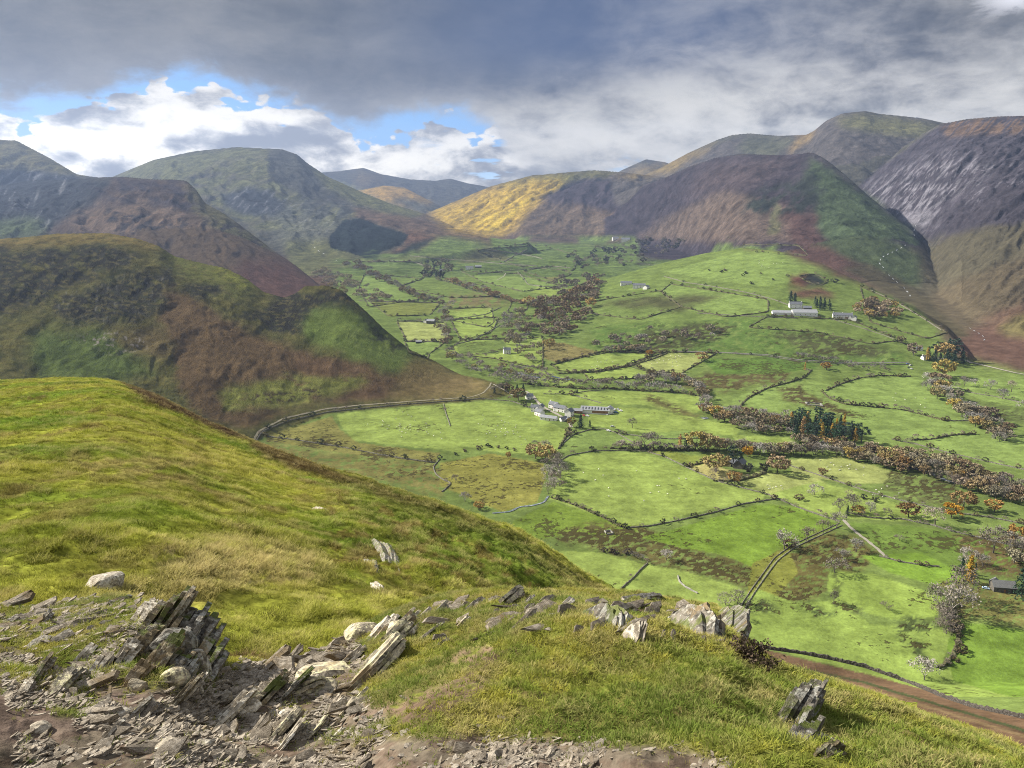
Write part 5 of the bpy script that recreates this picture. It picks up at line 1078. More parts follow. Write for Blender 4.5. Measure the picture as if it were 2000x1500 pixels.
# the rest of the woods: each wood's remaining trees too small to tell apart
left = defaultdict(list)
for (hp, i, hm) in small: left[(TREES[i][5], TREES[i][2])].append((i, hm))
bywood = defaultdict(list)
for (g_, kind), lst in left.items():
    Tm, Cm = RAW[SHAPE[kind]][0]; F0 = Cm.F[-1] if SHAPE[kind] in ('bare', 'thorn', 'twiggy') else np.concatenate(Cm.F); V0 = np.concatenate(Cm.V)
    r = np.random.default_rng(len(lst)); sel = r.permutation(len(F0))[:330]; F1 = F0[sel]
    Vs = []; Fs = []; n = 0
    Q_ = V0[F1]; ctr_ = Q_.mean(1, keepdims=True); Q_ = ctr_ + (Q_ - ctr_) * 1.7; V1 = Q_.reshape(-1, 3); F1 = np.arange(len(V1)).reshape(-1, 4); F1[:, 3] = F1[:, 2]
    for (i, hm) in lst:
        a = r.random() * 6.28; wd = TREES[i][6]; ca, sa = math.cos(a), math.sin(a); V = V1.copy()
        x = (V[:, 0] * ca - V[:, 1] * sa) * hm * wd + tx[i]; y = (V[:, 0] * sa + V[:, 1] * ca) * hm * wd + ty[i]
        Vs.append(np.stack([x, y, V[:, 2] * hm + tz[i]], 1)); Fs.append(F1 + n); n += len(V)
    F = np.concatenate(Fs); fs = [tuple(f[:3]) if f[2] == f[3] else tuple(f) for f in F.tolist()]
    o = mesh_obj('woodland', np.concatenate(Vs), fs, CM[kind]); tag(o, 'far %s trees of the %s seen as one mass' % ({'oak': 'russet', 'gold': 'golden', 'bush': 'dark', 'gorse': 'brown', 'twiggy': 'grey'}.get(kind, kind), g_.replace('trees of the ', '').replace('trees ', '')), 'trees', kind='stuff')

# ---------------------------------------------------------------- houses, barns, cars, sheep
M_WHITE = mat('whitewash', (.78, .77, .74), .08, 2, bump=.1); M_SLATE = mat('roof_slate', (.13, .14, .16), .25, 1.5, rough=.6, bump=.2)
M_SHEET = mat('roof_sheet', (.25, .26, .28), .15, 3, rough=.5, bump=0); M_STONE = mat('barn_stone', (.10, .092, .08), .4, .5, second=(.15, .14, .12)); M_GLASS = mat('window_glass', (.03, .035, .045), .1, 1, rough=.1, spec=.6, bump=0)
M_WOOD = mat('timber', (.26, .14, .075), .3, 1.0); M_DARKR = mat('roof_light', (.03, .035, .04), .1, 1, rough=.3, bump=0); M_DSLATE = mat('lichened_slate', (.12, .125, .13), .35, .6, second=(.17, .17, .155))
def boxv(x0, x1, y0, y1, z0, z1):
    V = [(x, y, z) for z in (z0, z1) for y in (y0, y1) for x in (x0, x1)]
    return V, [(0, 2, 3, 1), (4, 5, 7, 6), (0, 1, 5, 4), (2, 6, 7, 3), (0, 4, 6, 2), (1, 3, 7, 5)]
def box_obj(name, parent, m, b):
    V, F = boxv(*b); return mesh_obj(name, V, np.array(F), m, parent)
def house(px, py, L, Wd, H, rh, rot, lab, name='cottage', cat='house', wm=M_WHITE, rm=M_SLATE, chim=1, win=3, floors=2, rooflights=0, side=None):
    x, y, z = [float(a[0]) for a in hitV([px], [py])]; e = bpy.data.objects.new(name, None); COL.objects.link(e)
    zs = [float(zV(x + a * L / 2 * math.cos(rot), y + a * L / 2 * math.sin(rot))) for a in (-1, 0, 1)]; z = min(zs)
    dz = max(zs) - z
    e.location = (x, y, z + dz * .5); e.rotation_euler = (0, 0, rot); tag(e, lab, cat)
    l, w_ = L / 2, Wd / 2
    V = [(-l, -w_, -2 - dz), (l, -w_, -2 - dz), (l, w_, -2 - dz), (-l, w_, -2 - dz), (-l, -w_, H), (l, -w_, H), (l, w_, H), (-l, w_, H), (-l, 0, H + rh), (l, 0, H + rh)]
    mesh_obj('wall', V, [(0, 1, 5, 4), (2, 3, 7, 6), (1, 2, 6, 9, 5), (3, 0, 4, 8, 7), (3, 2, 1, 0)], wm, e)
    o_ = .45; s_ = rh / w_; t_ = .22; zr = H + rh
    V = []
    for sx in (-l - o_, l + o_):
        V += [(sx, -w_ - o_, H - o_ * s_ + .05), (sx, 0, zr + .05), (sx, w_ + o_, H - o_ * s_ + .05), (sx, w_ + o_, H - o_ * s_ + .05 + t_), (sx, 0, zr + .05 + t_), (sx, -w_ - o_, H - o_ * s_ + .05 + t_)]
    F = [(0, 1, 4, 5), (1, 2, 3, 4), (11, 10, 7, 6), (10, 9, 8, 7)] + [(a, a + 6, (a + 1) % 6 + 6, (a + 1) % 6) for a in range(6)]
    roof = mesh_obj('roof', V, F, rm, e)
    for k in range(chim):
        cx = (-l + .7) if k == 0 else (l - .7 if k == 1 else 0)
        box_obj('chimney', roof, wm, (cx - .5, cx + .5, -.5, .5, zr - 1.0, zr + 1.3))
    for k in range(rooflights):
        cx = -l + L * (k + .7) / (rooflights + .4)
        for sgn in (1,):
            yy0, yy1 = -w_ * .85, -w_ * .25; zf = lambda yv: zr + t_ + .05 + (-abs(yv)) * s_ + .04
            mesh_obj('roof_light', [(cx - L * .022, yy0, zf(yy0)), (cx + L * .022, yy0, zf(yy0)), (cx + L * .022, yy1, zf(yy1)), (cx - L * .022, yy1, zf(yy1))], np.array([(0, 1, 2, 3)]), M_DARKR, roof)
    for f_ in range(floors):
        for k in range(win):
            cx = -l + L * (k + .5) / win; zz = .9 + f_ * 2.6
            if f_ == 0 and k == win // 2: box_obj('door', e, M_WOOD, (cx - .5, cx + .5, -w_ - .06, -w_ + .1, 0, 2.0)); continue
            if zz + 1.2 < H: box_obj('window', e, M_GLASS, (cx - .5, cx + .5, -w_ - .05, -w_ + .1, zz, zz + 1.2))
    if side: box_obj('timber_cladding', e, side, (-l * .2, l * .9, -w_ - .12, -w_ + .1, H * .25, H * .9))
    return e
house(1163, 806, 33, 13, 4.2, 3.0, R(-12), 'largest barn of the hamlet, pale sheet roof with a row of dark roof lights', 'big_barn', 'barn', M_WHITE, M_SHEET, 0, 0, 0, 9, M_WOOD)
house(1190, 806, 10, 8, 5.0, 2.4, R(70), 'white gabled end building at the right of the big barn', 'farm_building', 'barn', M_WHITE, M_SHEET, 0, 1, 1)
house(1112, 812, 9, 7.5, 5.6, 3, R(60), 'tall white gabled house in the middle of the hamlet', 'white_house', 'house', win=2, chim=1)
house(1094, 803, 15, 7, 4.8, 2.6, R(-35), 'long slate-roofed cottage behind the tall white gabled house')
house(1082, 797, 11, 7, 5, 2.6, R(-40), 'white cottage at the top of the hamlet lane, beside dark shrubs')
house(1045, 803, 9, 6, 5.2, 2.6, R(-15), 'white cottage at the left tip of the hamlet', chim=2)
house(1057, 802, 8, 6, 5.4, 2.4, R(75), 'white gabled cottage just right of the left tip of the hamlet', win=2)
house(1054, 811, 10, 7, 4.6, 2.6, R(-50), 'white cottage in the middle of the left-hand group of the hamlet')
house(1072, 820, 19, 7, 3.0, 2.0, R(-25), 'long low pale-roofed building at the bottom edge of the hamlet', 'long_shed', 'shed', M_WHITE, M_SHEET, 0, 4, 1)
house(1100, 822, 8, 5, 3, 2, R(30), 'small white outbuilding beside the lane at the foot of the hamlet', 'outbuilding', 'shed', chim=0, win=2, floors=1)
house(1110, 824, 6, 5, 3, 2, R(80), 'small gabled outbuilding below the tall white house', 'outbuilding', 'shed', M_STONE, M_SLATE, 0, 1, 1)
house(1034, 779, 8, 6, 4, 2.4, R(20), 'lone small white house above the hamlet beside the road', chim=1, win=2)
house(1129, 806, 10, 6, 3, 2, R(-10), 'small timber-fronted shed between the white house and the big barn', 'shed', 'shed', M_WOOD, M_SHEET, 0, 2, 1)
house(1570, 614, 42, 20, 4.6, 4.4, R(-6), 'broadest white farm building on the knoll', 'farm_barn', 'barn', M_WHITE, M_SHEET, 0, 5, 1)
house(1526, 613, 32, 14, 3.2, 3.2, R(-10), 'long low white shed at the left of the knoll farm', 'long_shed', 'shed', M_WHITE, M_SHEET, 0, 0, 0)
house(1553, 601, 22, 10, 7, 4, R(-8), 'white farmhouse with chimneys behind the knoll farm sheds', 'farmhouse', 'house', chim=2)
house(1576, 606, 14, 10, 5, 3, R(-12), 'slate-roofed stone outbuilding at the right rear of the knoll farm', 'outbuilding', 'shed', M_STONE, M_SLATE, 0, 2, 1)
house(1645, 621, 32, 10, 5.4, 3.8, R(-14), 'long white terrace standing right of the knoll farm', 'terrace', 'house', chim=3, win=7)
house(1668, 625, 10, 8, 5, 3, R(60), 'small white gabled extension at the right end of the terrace', 'extension', 'house', win=1, chim=0)
house(1248, 562, 28, 12, 6, 3.6, R(-10), 'white farmhouse at the right of the farm on the far bank', 'farmhouse', 'house', chim=2, win=4)
house(1223, 556, 26, 12, 5, 3.4, R(-6), 'low white barn at the left of the farm on the far bank', 'white_barn', 'barn', chim=0, win=3, floors=1)
house(1262, 564, 12, 10, 5, 3, R(50), 'small gabled white shed at the end of the farm on the far bank', 'shed', 'shed', chim=0, win=1)
house(917, 526, 26, 12, 7, 4, R(0), 'bright white farmhouse among the far walled fields', 'farmhouse', 'house', chim=2, win=4)
house(934, 523, 22, 11, 5, 3.6, R(5), 'slate-roofed barn right of the far bright farmhouse', 'stone_barn', 'barn', M_STONE, M_SHEET, 0, 2, 1)
house(862, 531, 12, 9, 6, 3.5, R(0), 'small white house tucked into dark trees', 'white_house', 'house', win=2)
house(842, 632, 16, 9, 5.5, 3.4, R(-15), 'grey farmhouse above the square pale field', 'farmhouse', 'house', M_STONE, M_SHEET, 1, 3)
house(832, 630, 9, 7, 4, 2.6, R(60), 'small white outbuilding left of the grey farmhouse', 'outbuilding', 'shed', win=1, chim=0)
house(990, 690, 11, 8, 6, 3.2, R(10), 'small white cottage alone in the meadows below the oak wood', win=3)
house(818, 670, 10, 6, 3, 1.5, R(5), 'low dark-fronted shed under the wall of the square field', 'shed', 'shed', M_DARKR, M_SHEET, 0, 0, 0)
house(1222, 470, 44, 22, 8, 7, R(-10), 'pale farmhouse of the farthest farm at the valley head', 'farmhouse', 'house', chim=1, win=3)
house(1202, 467, 34, 18, 6, 6, R(5), 'pale barn left of the farthest farmhouse', 'white_barn', 'barn', chim=0, win=2)
house(1444, 912, 13, 9, 4.2, 4.2, R(62), 'grey stone house with a steep gable among the cedar and bushes', 'stone_house', 'house', M_STONE, M_SLATE, 1, 2)
house(1426, 907, 8, 6, 3, 2.6, R(-20), 'small grey outbuilding left of the steep-gabled house', 'outbuilding', 'shed', M_STONE, M_SLATE, 0, 1, 1)
house(1957, 1152, 12.5, 7.5, 3.4, 2.8, R(-10), 'stone barn with a weathered slate roof at the right edge', 'stone_barn', 'barn', M_STONE, M_DSLATE, 0, 3, 1)
house(1944, 1146, 5, 5, 3.0, 2.2, R(70), 'small gabled wing at the left of the weathered stone barn', 'barn_wing', 'barn', M_STONE, M_DSLATE, 0, 0, 0)
house(1806, 702, 9, 7, 4, 2.6, R(10), 'white cottage half hidden by the pale orange larch', win=2)
house(1795, 684, 9, 6, 3, 2.2, R(-20), 'small pale building beside the road bridge', 'outbuilding', 'shed', win=1, chim=0)

def car_mats():
    cs = [('white_paint', (.75, .75, .75)), ('silver_paint', (.45, .46, .48)), ('blue_paint', (.10, .22, .50)), ('dark_paint', (.05, .05, .06)), ('red_paint', (.40, .04, .03)), ('pale_blue_paint', (.42, .55, .72))]
    return {n: mat(n, c_, .03, 2, rough=.25, bump=0, spec=.6) for n, c_ in cs}
CP_ = car_mats(); M_TYRE = mat('tyre', (.02, .02, .02), .1, 1, bump=0)
def car_parts(bodym):
    pr = [(-2.1, .35), (-2.12, .8), (-1.5, .95), (-.9, 1.42), (.7, 1.45), (1.25, .98), (2.05, .85), (2.15, .4)]
    V = [(x, s_ * (.85 if z < 1.1 else .68), z) for s_ in (-1, 1) for x, z in pr]; n = len(pr)
    F = [tuple(range(n))[::-1], tuple(range(n, 2 * n))] + [(i, (i + 1) % n, (i + 1) % n + n, i + n) for i in range(n)]
    body = mesh_obj('body', V, F, bodym, link=False)
    wV = []; wF = []
    for s_ in (-1, 1):
        b_ = len(wV); wV += [(-1.35, s_ * .86, 1.0), (-.85, s_ * .72, 1.36), (.62, s_ * .72, 1.38), (1.1, s_ * .86, 1.0)]; wF.append((b_, b_ + 1, b_ + 2, b_ + 3))
    b_ = len(wV); wV += [(.78, -.6, 1.42), (.78, .6, 1.42), (1.30, .7, 1.0), (1.30, -.7, 1.0)]; wF.append((b_, b_ + 1, b_ + 2, b_ + 3))
    b_ = len(wV); wV += [(-.98, -.6, 1.40), (-.98, .6, 1.40), (-1.55, .7, .98), (-1.55, -.7, .98)]; wF.append((b_, b_ + 1, b_ + 2, b_ + 3))
    win = mesh_obj('window', wV, wF, M_GLASS, link=False)
    V, F = tube((0, -.12, 0), (0, .12, 0), .33, .33, 10); V = list(map(tuple, V)); fs = [tuple(f) for f in F.tolist()] + [tuple(range(10)), tuple(range(19, 9, -1))]
    wh = mesh_obj('wheel', V, fs, M_TYRE, link=False)
    return body, win, wh
CARM = {k: car_parts(v) for k, v in CP_.items()}
def car(px, py, rot, paint, lab, grp=None, s=1.0):
    x, y, z = [float(a[0]) for a in hitV([px], [py])]; e = bpy.data.objects.new('parked_car', None); COL.objects.link(e)
    e.location = (x, y, z + .02); e.rotation_euler = (0, 0, rot); e.scale = (s, s, s); tag(e, lab, 'car', grp); b, w_, wh = CARM[paint]
    for nm, me in (('body', b), ('window', w_)):
        o = bpy.data.objects.new(nm, me); COL.objects.link(o); o.parent = e
    for a in (-1.3, 1.35):
        for c_ in (-.78, .78):
            o = bpy.data.objects.new('wheel', wh); COL.objects.link(o); o.parent = e; o.location = (a, c_, .33)
car(1925, 1150, R(-30), 'pale_blue_paint', 'pale blue car parked at the left end of the stone barn', s=.95)
for k, (a, b, p_, lab) in enumerate([(1196, 803, 'dark_paint', 'dark car nearest the end of the big barn'), (1201, 801, 'white_paint', 'white car in the back row right of the big barn'), (1207, 800, 'silver_paint', 'silver car at the back right of the farm yard'), (1212, 803, 'white_paint', 'white car at the far right tip of the farm yard'),
        (1203, 806, 'blue_paint', 'blue car in the middle of the farm yard'), (1195, 809, 'white_paint', 'white car in the front row of the farm yard'), (1187, 810, 'silver_paint', 'silver car in front of the white gabled end building'), (1140, 812, 'red_paint', 'red car before the big barn'), (1147, 813, 'white_paint', 'white car before the big barn'),
        (1773, 711, 'blue_paint', 'blue car parked where the lane meets the road'), (1778, 714, 'white_paint', 'white car parked where the lane meets the road'), (1774, 718, 'dark_paint', 'dark car parked beside the road junction'), (1780, 721, 'silver_paint', 'silver car lowest at the road junction'),
        (1188, 842, 'white_paint', 'white van-like car on the rough yard below the barn'), (1196, 834, 'silver_paint', 'silver car on the rough yard below the barn')]):
    car(a, b, R(20 + 37 * k), p_, lab, s=1.15)
# sheep
M_FLEECE = mat('fleece', (.72, .70, .64), .1, .3, bump=0)
def sheep_mesh():
    b = MB(); V, F = tube((-.5, 0, .62), (.45, 0, .66), .30, .30, 8); b.add(V, F)
    V, F = tube((-.5, 0, .62), (-.66, 0, .6), .30, .10, 8); b.add(V, F); V, F = tube((.45, 0, .66), (.62, 0, .72), .30, .14, 8); b.add(V, F)
    V, F = tube((.6, 0, .72), (.88, 0, .80), .13, .07, 6); b.add(V, F)
    for x in (-.38, .36):
        for y in (-.15, .15): V, F = tube((x, y, .45), (x, y, 0), .05, .035, 4); b.add(V, F)
    return b.mesh('sheep', M_FLEECE)
SHP = sheep_mesh(); r = np.random.default_rng(5)
for poly, n, where in [([(680, 815), (860, 795), (900, 865), (760, 860)], 34, 'left of the two pastures under the brown fell'), ([(880, 795), (1030, 805), (1090, 845), (1040, 880), (900, 860)], 34, 'pasture just left of the hamlet'),
                ([(1110, 895), (1260, 890), (1450, 960), (1230, 1015), (1100, 960)], 16, 'largest bright field'), ([(1560, 900), (1640, 895), (1740, 925), (1640, 938)], 14, 'bright field right of the grey house'),
                ([(1240, 712), (1300, 692), (1380, 692), (1320, 725)], 22, 'pale meadow below the knoll'), ([(1100, 720), (1180, 695), (1240, 695), (1170, 722)], 12, 'meadow under the oak wood'),
                ([(1420, 500), (1500, 505), (1560, 520), (1480, 530)], 14, 'top of the knoll'), ([(1640, 940), (1740, 950), (1800, 985), (1700, 975)], 10, 'walled pasture below the straight wall'), ([(1480, 940), (1560, 945), (1540, 965), (1490, 955)], 8, 'pasture right of the yellow paddock'),
                ([(1680, 760), (1800, 770), (1880, 810), (1740, 790)], 8, 'big rounded field')]:
    p = np.array(poly, float)
    for k in range(n):
        wts = r.dirichlet(np.ones(len(p))); q_ = wts @ p; x, y, z = [float(a[0]) for a in hitV([q_[0]], [q_[1]])]
        o = bpy.data.objects.new('sheep', SHP); COL.objects.link(o); o.location = (x, y, z); o.rotation_euler = (0, 0, r.random() * 6.28); s_ = 1.15 if y > 900 else 1.0; o.scale = (s_,) * 3
        tag(o, 'white sheep grazing in the ' + where, 'sheep', 'sheep in the ' + where)

# ---------------------------------------------------------------- slate: outcrops, slabs, loose stones
def rock_mat(name, col, lichen, dark, k=.5, moss=None):
    m = bpy.data.materials.new(name); m.use_nodes = True; m.node_tree.nodes.clear(); g = NT(m.node_tree)
    tc_ = g.new('ShaderNodeTexCoord'); pos = tc_.outputs['Object']; ge = g.new('ShaderNodeNewGeometry'); wp = ge.outputs['Position']
    mp = g.new('ShaderNodeMapping'); g.l.new(pos, mp.inputs[0]); mp.inputs['Scale'].default_value = (2.0, 9, 9)
    st = g.noise(mp.outputs[0], 3.2, 6, .65); n = g.noise(wp, 9, 6, .68); n2_ = g.noise(wp, 38, 5, .62)
    c = g.mix(g.mr(st, .36, .62), dark, col)
    c = g.mix(g.m('MULTIPLY', g.mr(g.m('ADD', g.m('MULTIPLY', n, .6), g.m('MULTIPLY', n2_, .4)), .50, .56), k), c, lichen)
    c = g.mix(g.mr(g.noise(wp, 3.1, 5, .6), .56, .66), c, (.20, .15, .085))
    if moss:
        sx = g.new('ShaderNodeSeparateXYZ'); g.l.new(ge.outputs['Normal'], sx.inputs[0])
        c = g.mix(g.m('MULTIPLY', g.mr(g.noise(wp, 5.5, 5, .6), .50, .58), g.mr(sx.outputs[2], .1, .8)), c, moss)
    v = g.new('ShaderNodeVectorMath', operation='SCALE'); g.l.new(c, v.inputs[0]); g.l.new(g.mr(n2_, .3, .7, .65, 1.3, smooth=False), v.inputs['Scale'])
    oi = g.new('ShaderNodeObjectInfo'); v2_ = g.new('ShaderNodeVectorMath', operation='SCALE'); g.l.new(v.outputs[0], v2_.inputs[0]); g.l.new(g.mr(oi.outputs['Random'], 0, 1, .72, 1.25, smooth=False), v2_.inputs['Scale'])
    b = g.new('ShaderNodeBsdfPrincipled'); g.l.new(v2_.outputs[0], b.inputs['Base Color']); b.inputs['Roughness'].default_value = .82; b.inputs['Specular IOR Level'].default_value = .25
    bu = g.new('ShaderNodeBump'); bu.inputs['Strength'].default_value = .9; bu.inputs['Distance'].default_value = .02
    g.put(bu.inputs['Height'], g.m('ADD', st, g.m('MULTIPLY', n2_, .6))); g.l.new(bu.outputs[0], b.inputs['Normal'])
    o = g.new('ShaderNodeOutputMaterial'); g.l.new(b.outputs[0], o.inputs[0]); return m
M_SL = rock_mat('slate_weathered', (.42, .375, .30), (.58, .55, .48), (.17, .145, .11), .6)
M_SLD = rock_mat('slate_dark', (.19, .17, .14), (.42, .42, .38), (.055, .05, .042), .55, moss=(.09, .11, .02))
M_SLB = rock_mat('slate_brown', (.21, .165, .095), (.38, .36, .28), (.055, .046, .034), .5, moss=(.08, .095, .02))
M_SLY = rock_mat('slate_lichen', (.46, .40, .29), (.56, .53, .32), (.11, .10, .08), .7)
M_CHIP = rock_mat('slate_chips', (.39, .335, .265), (.50, .45, .38), (.17, .14, .105), .45)
RM = {'w': M_SL, 'd': M_SLD, 'b': M_SLB, 'y': M_SLY, 'c': M_CHIP}
def plate(mb, L, W, T, y0, r, taper=.5, tip=0.0, lift=0.0, n=11, jag=False):
    """one lamina lying in the x-z plane: L long, W high, T thick, pushed y0 sideways"""
    t_ = np.linspace(0, 1, n); up = (1 - np.abs(2 * t_ - 1 + tip) ** 2.2) * W * (1 - taper * .3) + W * taper * .35 * r.random(n)
    if jag:
        ap = .5 + .35 * r.random(); up = W * np.minimum(np.minimum(t_ / ap, (1 - t_) / (1 - ap)) * 2.4, 1) * (.80 + .24 * r.random(n)) * (.62 + .38 * np.minimum(t_ / ap, 1)); up = np.round(up / (W * .13)) * W * .13 + W * .05 * r.random(n)
    up = np.maximum(up, W * .06); up[1:-1] += (r.random(n - 2) - .5) * W * .22
    dn = -W * (.25 + .15 * r.random(n)); x = (t_ - .5) * L + (r.random(n) - .5) * L / n * .7
    V = []; k = n
    j = T * .28
    for sy in (0, 1):
        V += [(x[i], y0 + sy * T + (r.random() - .5) * j, lift + up[i] * (1 - .06 * sy * r.random())) for i in range(k)]
        V += [(x[i], y0 + sy * T + (r.random() - .5) * j, dn[i]) for i in range(k)]
    F = []
    for i in range(k - 1):
        F += [(i, i + 1, k + i + 1, k + i), (2 * k + i + 1, 2 * k + i, 3 * k + i, 3 * k + i + 1), (i + 1, i, 2 * k + i, 2 * k + i + 1)]
    F += [(0, k, 3 * k, 2 * k), (k - 1, 3 * k - 1, 4 * k - 1, 2 * k - 1)]
    mb.add(V, F)
def zF(x, y): return FF.z_at(x, y)
def hitF(px, py): return [float(a[0]) for a in FF.hit([px], [py])]
def slab(p0, p1, wpx, proud, tilt, kind, lab, name='slate_slab', group=None, nper=None, seed=None, bury=.0, cat='rock', field=None, parts=True, taper=.5, tip=0.0, jag=False):
    """blades of slate standing along the line p0-p1 (photo px), wpx across, proud px high, leaning by tilt degrees"""
    f = field or FF
    a = [float(v[0]) for v in f.hit([p0[0]], [p0[1]])]; b = [float(v[0]) for v in f.hit([p1[0]], [p1[1]])]
    if any(map(math.isnan, a + b)): print('slab miss', lab); return
    r = np.random.default_rng(seed if seed is not None else int(p0[0] * 7 + p0[1])); c_ = [(a[i] + b[i]) / 2 for i in range(3)]
    c_[2] = float(f.z_at(c_[0], c_[1])); mpp = (c_[1] * CP - c_[2] * SP) / 1500
    L = math.dist(a[:2], b[:2]) ; rot = math.atan2(b[1] - a[1], b[0] - a[0]); pit = math.atan2(b[2] - a[2], math.dist(a[:2], b[:2]) + 1e-6); W = proud * mpp; Wd = wpx * mpp
    n = nper or max(3, min(9, int(Wd / .035))); e = bpy.data.objects.new(name, None); COL.objects.link(e); e.location = c_; e.rotation_mode = 'XYZ'
    e.rotation_euler = (R(tilt), -pit, rot); tag(e, lab, cat, group)
    T = Wd / n * 1.25
    for i in range(n):
        mb = MB(); prof = 1 - abs((i + .5) / n * 2 - 1) ** 2 * .45; ll = L * (.62 + .42 * r.random())
        plate(mb, ll, W * prof * (.75 + .45 * r.random()), T * (.8 + .4 * r.random()), (i - n / 2) * Wd / n, r, taper, tip, jag=jag)
        V = np.concatenate(mb.V); V[:, 0] += (r.random() - .5) * L * .22; F = np.concatenate(mb.F)
        mesh_obj('slate_layer', V, F, RM[kind], e)
    return e
def lump(px, py, wpx, hpx, kind, lab, field=None, seed=1, rot=0.0, flat_=1.0, squash=.7, name='boulder'):
    """a rounded, planed boulder"""
    f = field or FF; x, y, z = [float(v[0]) for v in f.hit([px], [py])]; mpp = (y * CP - z * SP) / 1500; r = np.random.default_rng(seed)
    import bmesh
    bm = bmesh.new(); bmesh.ops.create_icosphere(bm, subdivisions=4, radius=1.0)
    cuts = [(v / np.linalg.norm(v), .62 + .30 * r.random()) for v in r.normal(size=(14, 3))]
    co_ = np.array([v.co[:] for v in bm.verts])
    for nrm, d in cuts:
        s_ = co_ @ nrm - d; co_ -= np.maximum(s_, 0)[:, None] * nrm * .92
    co_ += .05 * np.stack([fbm(co_[:, 0] * 2.5 + k * 9, co_[:, 1] * 2.5 + co_[:, 2] * 2, 4, s=k) for k in range(3)], 1)
    co_ *= np.array([wpx * mpp / 2, wpx * mpp * squash / 2, hpx * mpp / 1.5])
    for v, c_ in zip(bm.verts, co_): v.co = c_
    me = bpy.data.meshes.new(name); bm.to_mesh(me); bm.free(); me.materials.append(RM[kind])
    o = bpy.data.objects.new(name, me); COL.objects.link(o); o.location = (x, y, z + hpx * mpp * .15); o.rotation_euler = (0, 0, rot); tag(o, lab, 'rock'); return o
# rocks on the green shoulder
lump(206, 1146, 84, 40, 'w', 'pale rounded boulder on the grass above the left outcrop', FN, 3, .3)
for a, b, w_, h_, k, lab in [((738, 1052), (778, 1118), 40, 15, 'd', 'ribbed dark crag face high on the tussocky bank'), ((716, 1098), (738, 1122), 14, 12, 'd', 'small blue-grey slab on the bank below the ribbed crag'), ((722, 1130), (752, 1160), 16, 12, 'w', 'line of little pale rocks lowest on the tussocky bank'),
                            ((612, 994), (644, 998), 14, 7, 'w', 'low pale rock in the middle of the green shoulder'), ((802, 962), (812, 972), 7, 7, 'd', 'tiny dark rock near the skyline of the shoulder')]:
    slab(a, b, w_, h_, -35, k, lab, 'crag', field=FN, nper=6)
# the jagged outcrop on the left
for a_, b_, w_, h_, k, sd_, lab in [(330, 1282, 110, 74, 'd', 31, 'brown mossy core of the jagged outcrop'), (384, 1316, 70, 62, 'd', 32, 'dark mossy buttress at the right of the jagged outcrop')]:
    lump(a_, b_, w_, h_, k, lab, seed=sd_, rot=.7, squash=.75)
OUT = [((268, 1226), (300, 1196), 26, 44, 'w', 'grey lichened blade at the top left of the jagged outcrop'), ((290, 1262), (346, 1200), 40, 118, 'b', 'tallest brown face of the jagged outcrop'),
       ((330, 1262), (376, 1218), 34, 92, 'b', 'pointed brown blade on the right shoulder of the jagged outcrop'), ((300, 1256), (340, 1222), 40, 96, 'b', 'stepped brown face left of the tallest one'), ((346, 1282), (372, 1250), 30, 90, 'd', 'dark cleft blade between the two brown faces'), ((262, 1290), (296, 1256), 30, 54, 'b', 'mossy brown step at the left of the jagged outcrop'), ((362, 1300), (398, 1262), 34, 84, 'd', 'dark pinnacle overhanging the right side of the jagged outcrop'),
       ((386, 1326), (420, 1290), 28, 66, 'd', 'lowest dark pinnacle at the right foot of the jagged outcrop'), ((290, 1320), (330, 1282), 30, 70, 'b', 'split brown slab under the tall face of the jagged outcrop'),
       ((232, 1300), (262, 1262), 20, 38, 'w', 'pale lichened slab left of the tall face'), ((245, 1342), (285, 1306), 20, 44, 'w', 'white-speckled slab below the tall face'), ((330, 1340), (372, 1310), 26, 50, 'd', 'dark mossy block low in the jagged outcrop'),
       ((176, 1318), (212, 1282), 16, 34, 'w', 'white-lichened slab on the left flank of the outcrop'), ((150, 1300), (190, 1262), 14, 20, 'w', 'flat white slab on the left flank of the outcrop'), ((102, 1262), (150, 1240), 16, 18, 'w', 'broad pale slab at the top left of the stony bank'),
       ((60, 1268), (100, 1246), 14, 14, 'w', 'thin pale slab leaning on the stony bank'), ((12, 1222), (52, 1202), 14, 14, 'w', 'flat rock at the left edge below the grass'), ((76, 1226), (98, 1202), 10, 20, 'w', 'upright grey stone left of the outcrop'), ((40, 1232), (80, 1210), 12, 16, 'w', 'leaning grey slab near the left edge'),
       ((98, 1362), (158, 1314), 18, 30, 'y', 'long mossy blade lying on the left side of the path'), ((62, 1352), (96, 1306), 14, 34, 'b', 'brown upright blade left of the long mossy one'), ((30, 1366), (58, 1326), 12, 26, 'w', 'narrow grey blade near the left edge of the path'),
       ((210, 1186), (252, 1170), 10, 14, 'd', 'little dark ledge on the crest behind the outcrop'), ((258, 1170), (296, 1160), 12, 18, 'd', 'black knobbly ledge on the crest above the outcrop'), ((174, 1236), (204, 1230), 6, 8, 'b', 'thin brown slate lying flat above the outcrop')]
for a, b, w_, h_, k, lab in OUT: slab(a, b, w_ * 1.5, h_ * .82, 34, k, lab, 'slate_outcrop', nper=max(4, min(9, w_ // 5)), jag=True)
lump(340, 1338, 62, 44, 'y', 'pointed cream-coloured boulder at the foot of the outcrop', seed=5, rot=.6)
lump(268, 1346, 40, 32, 'y', 'cream boulder left of the pointed one', seed=6, rot=.2); lump(388, 1352, 22, 26, 'w', 'small pointed stone right of the cream boulders', seed=8)
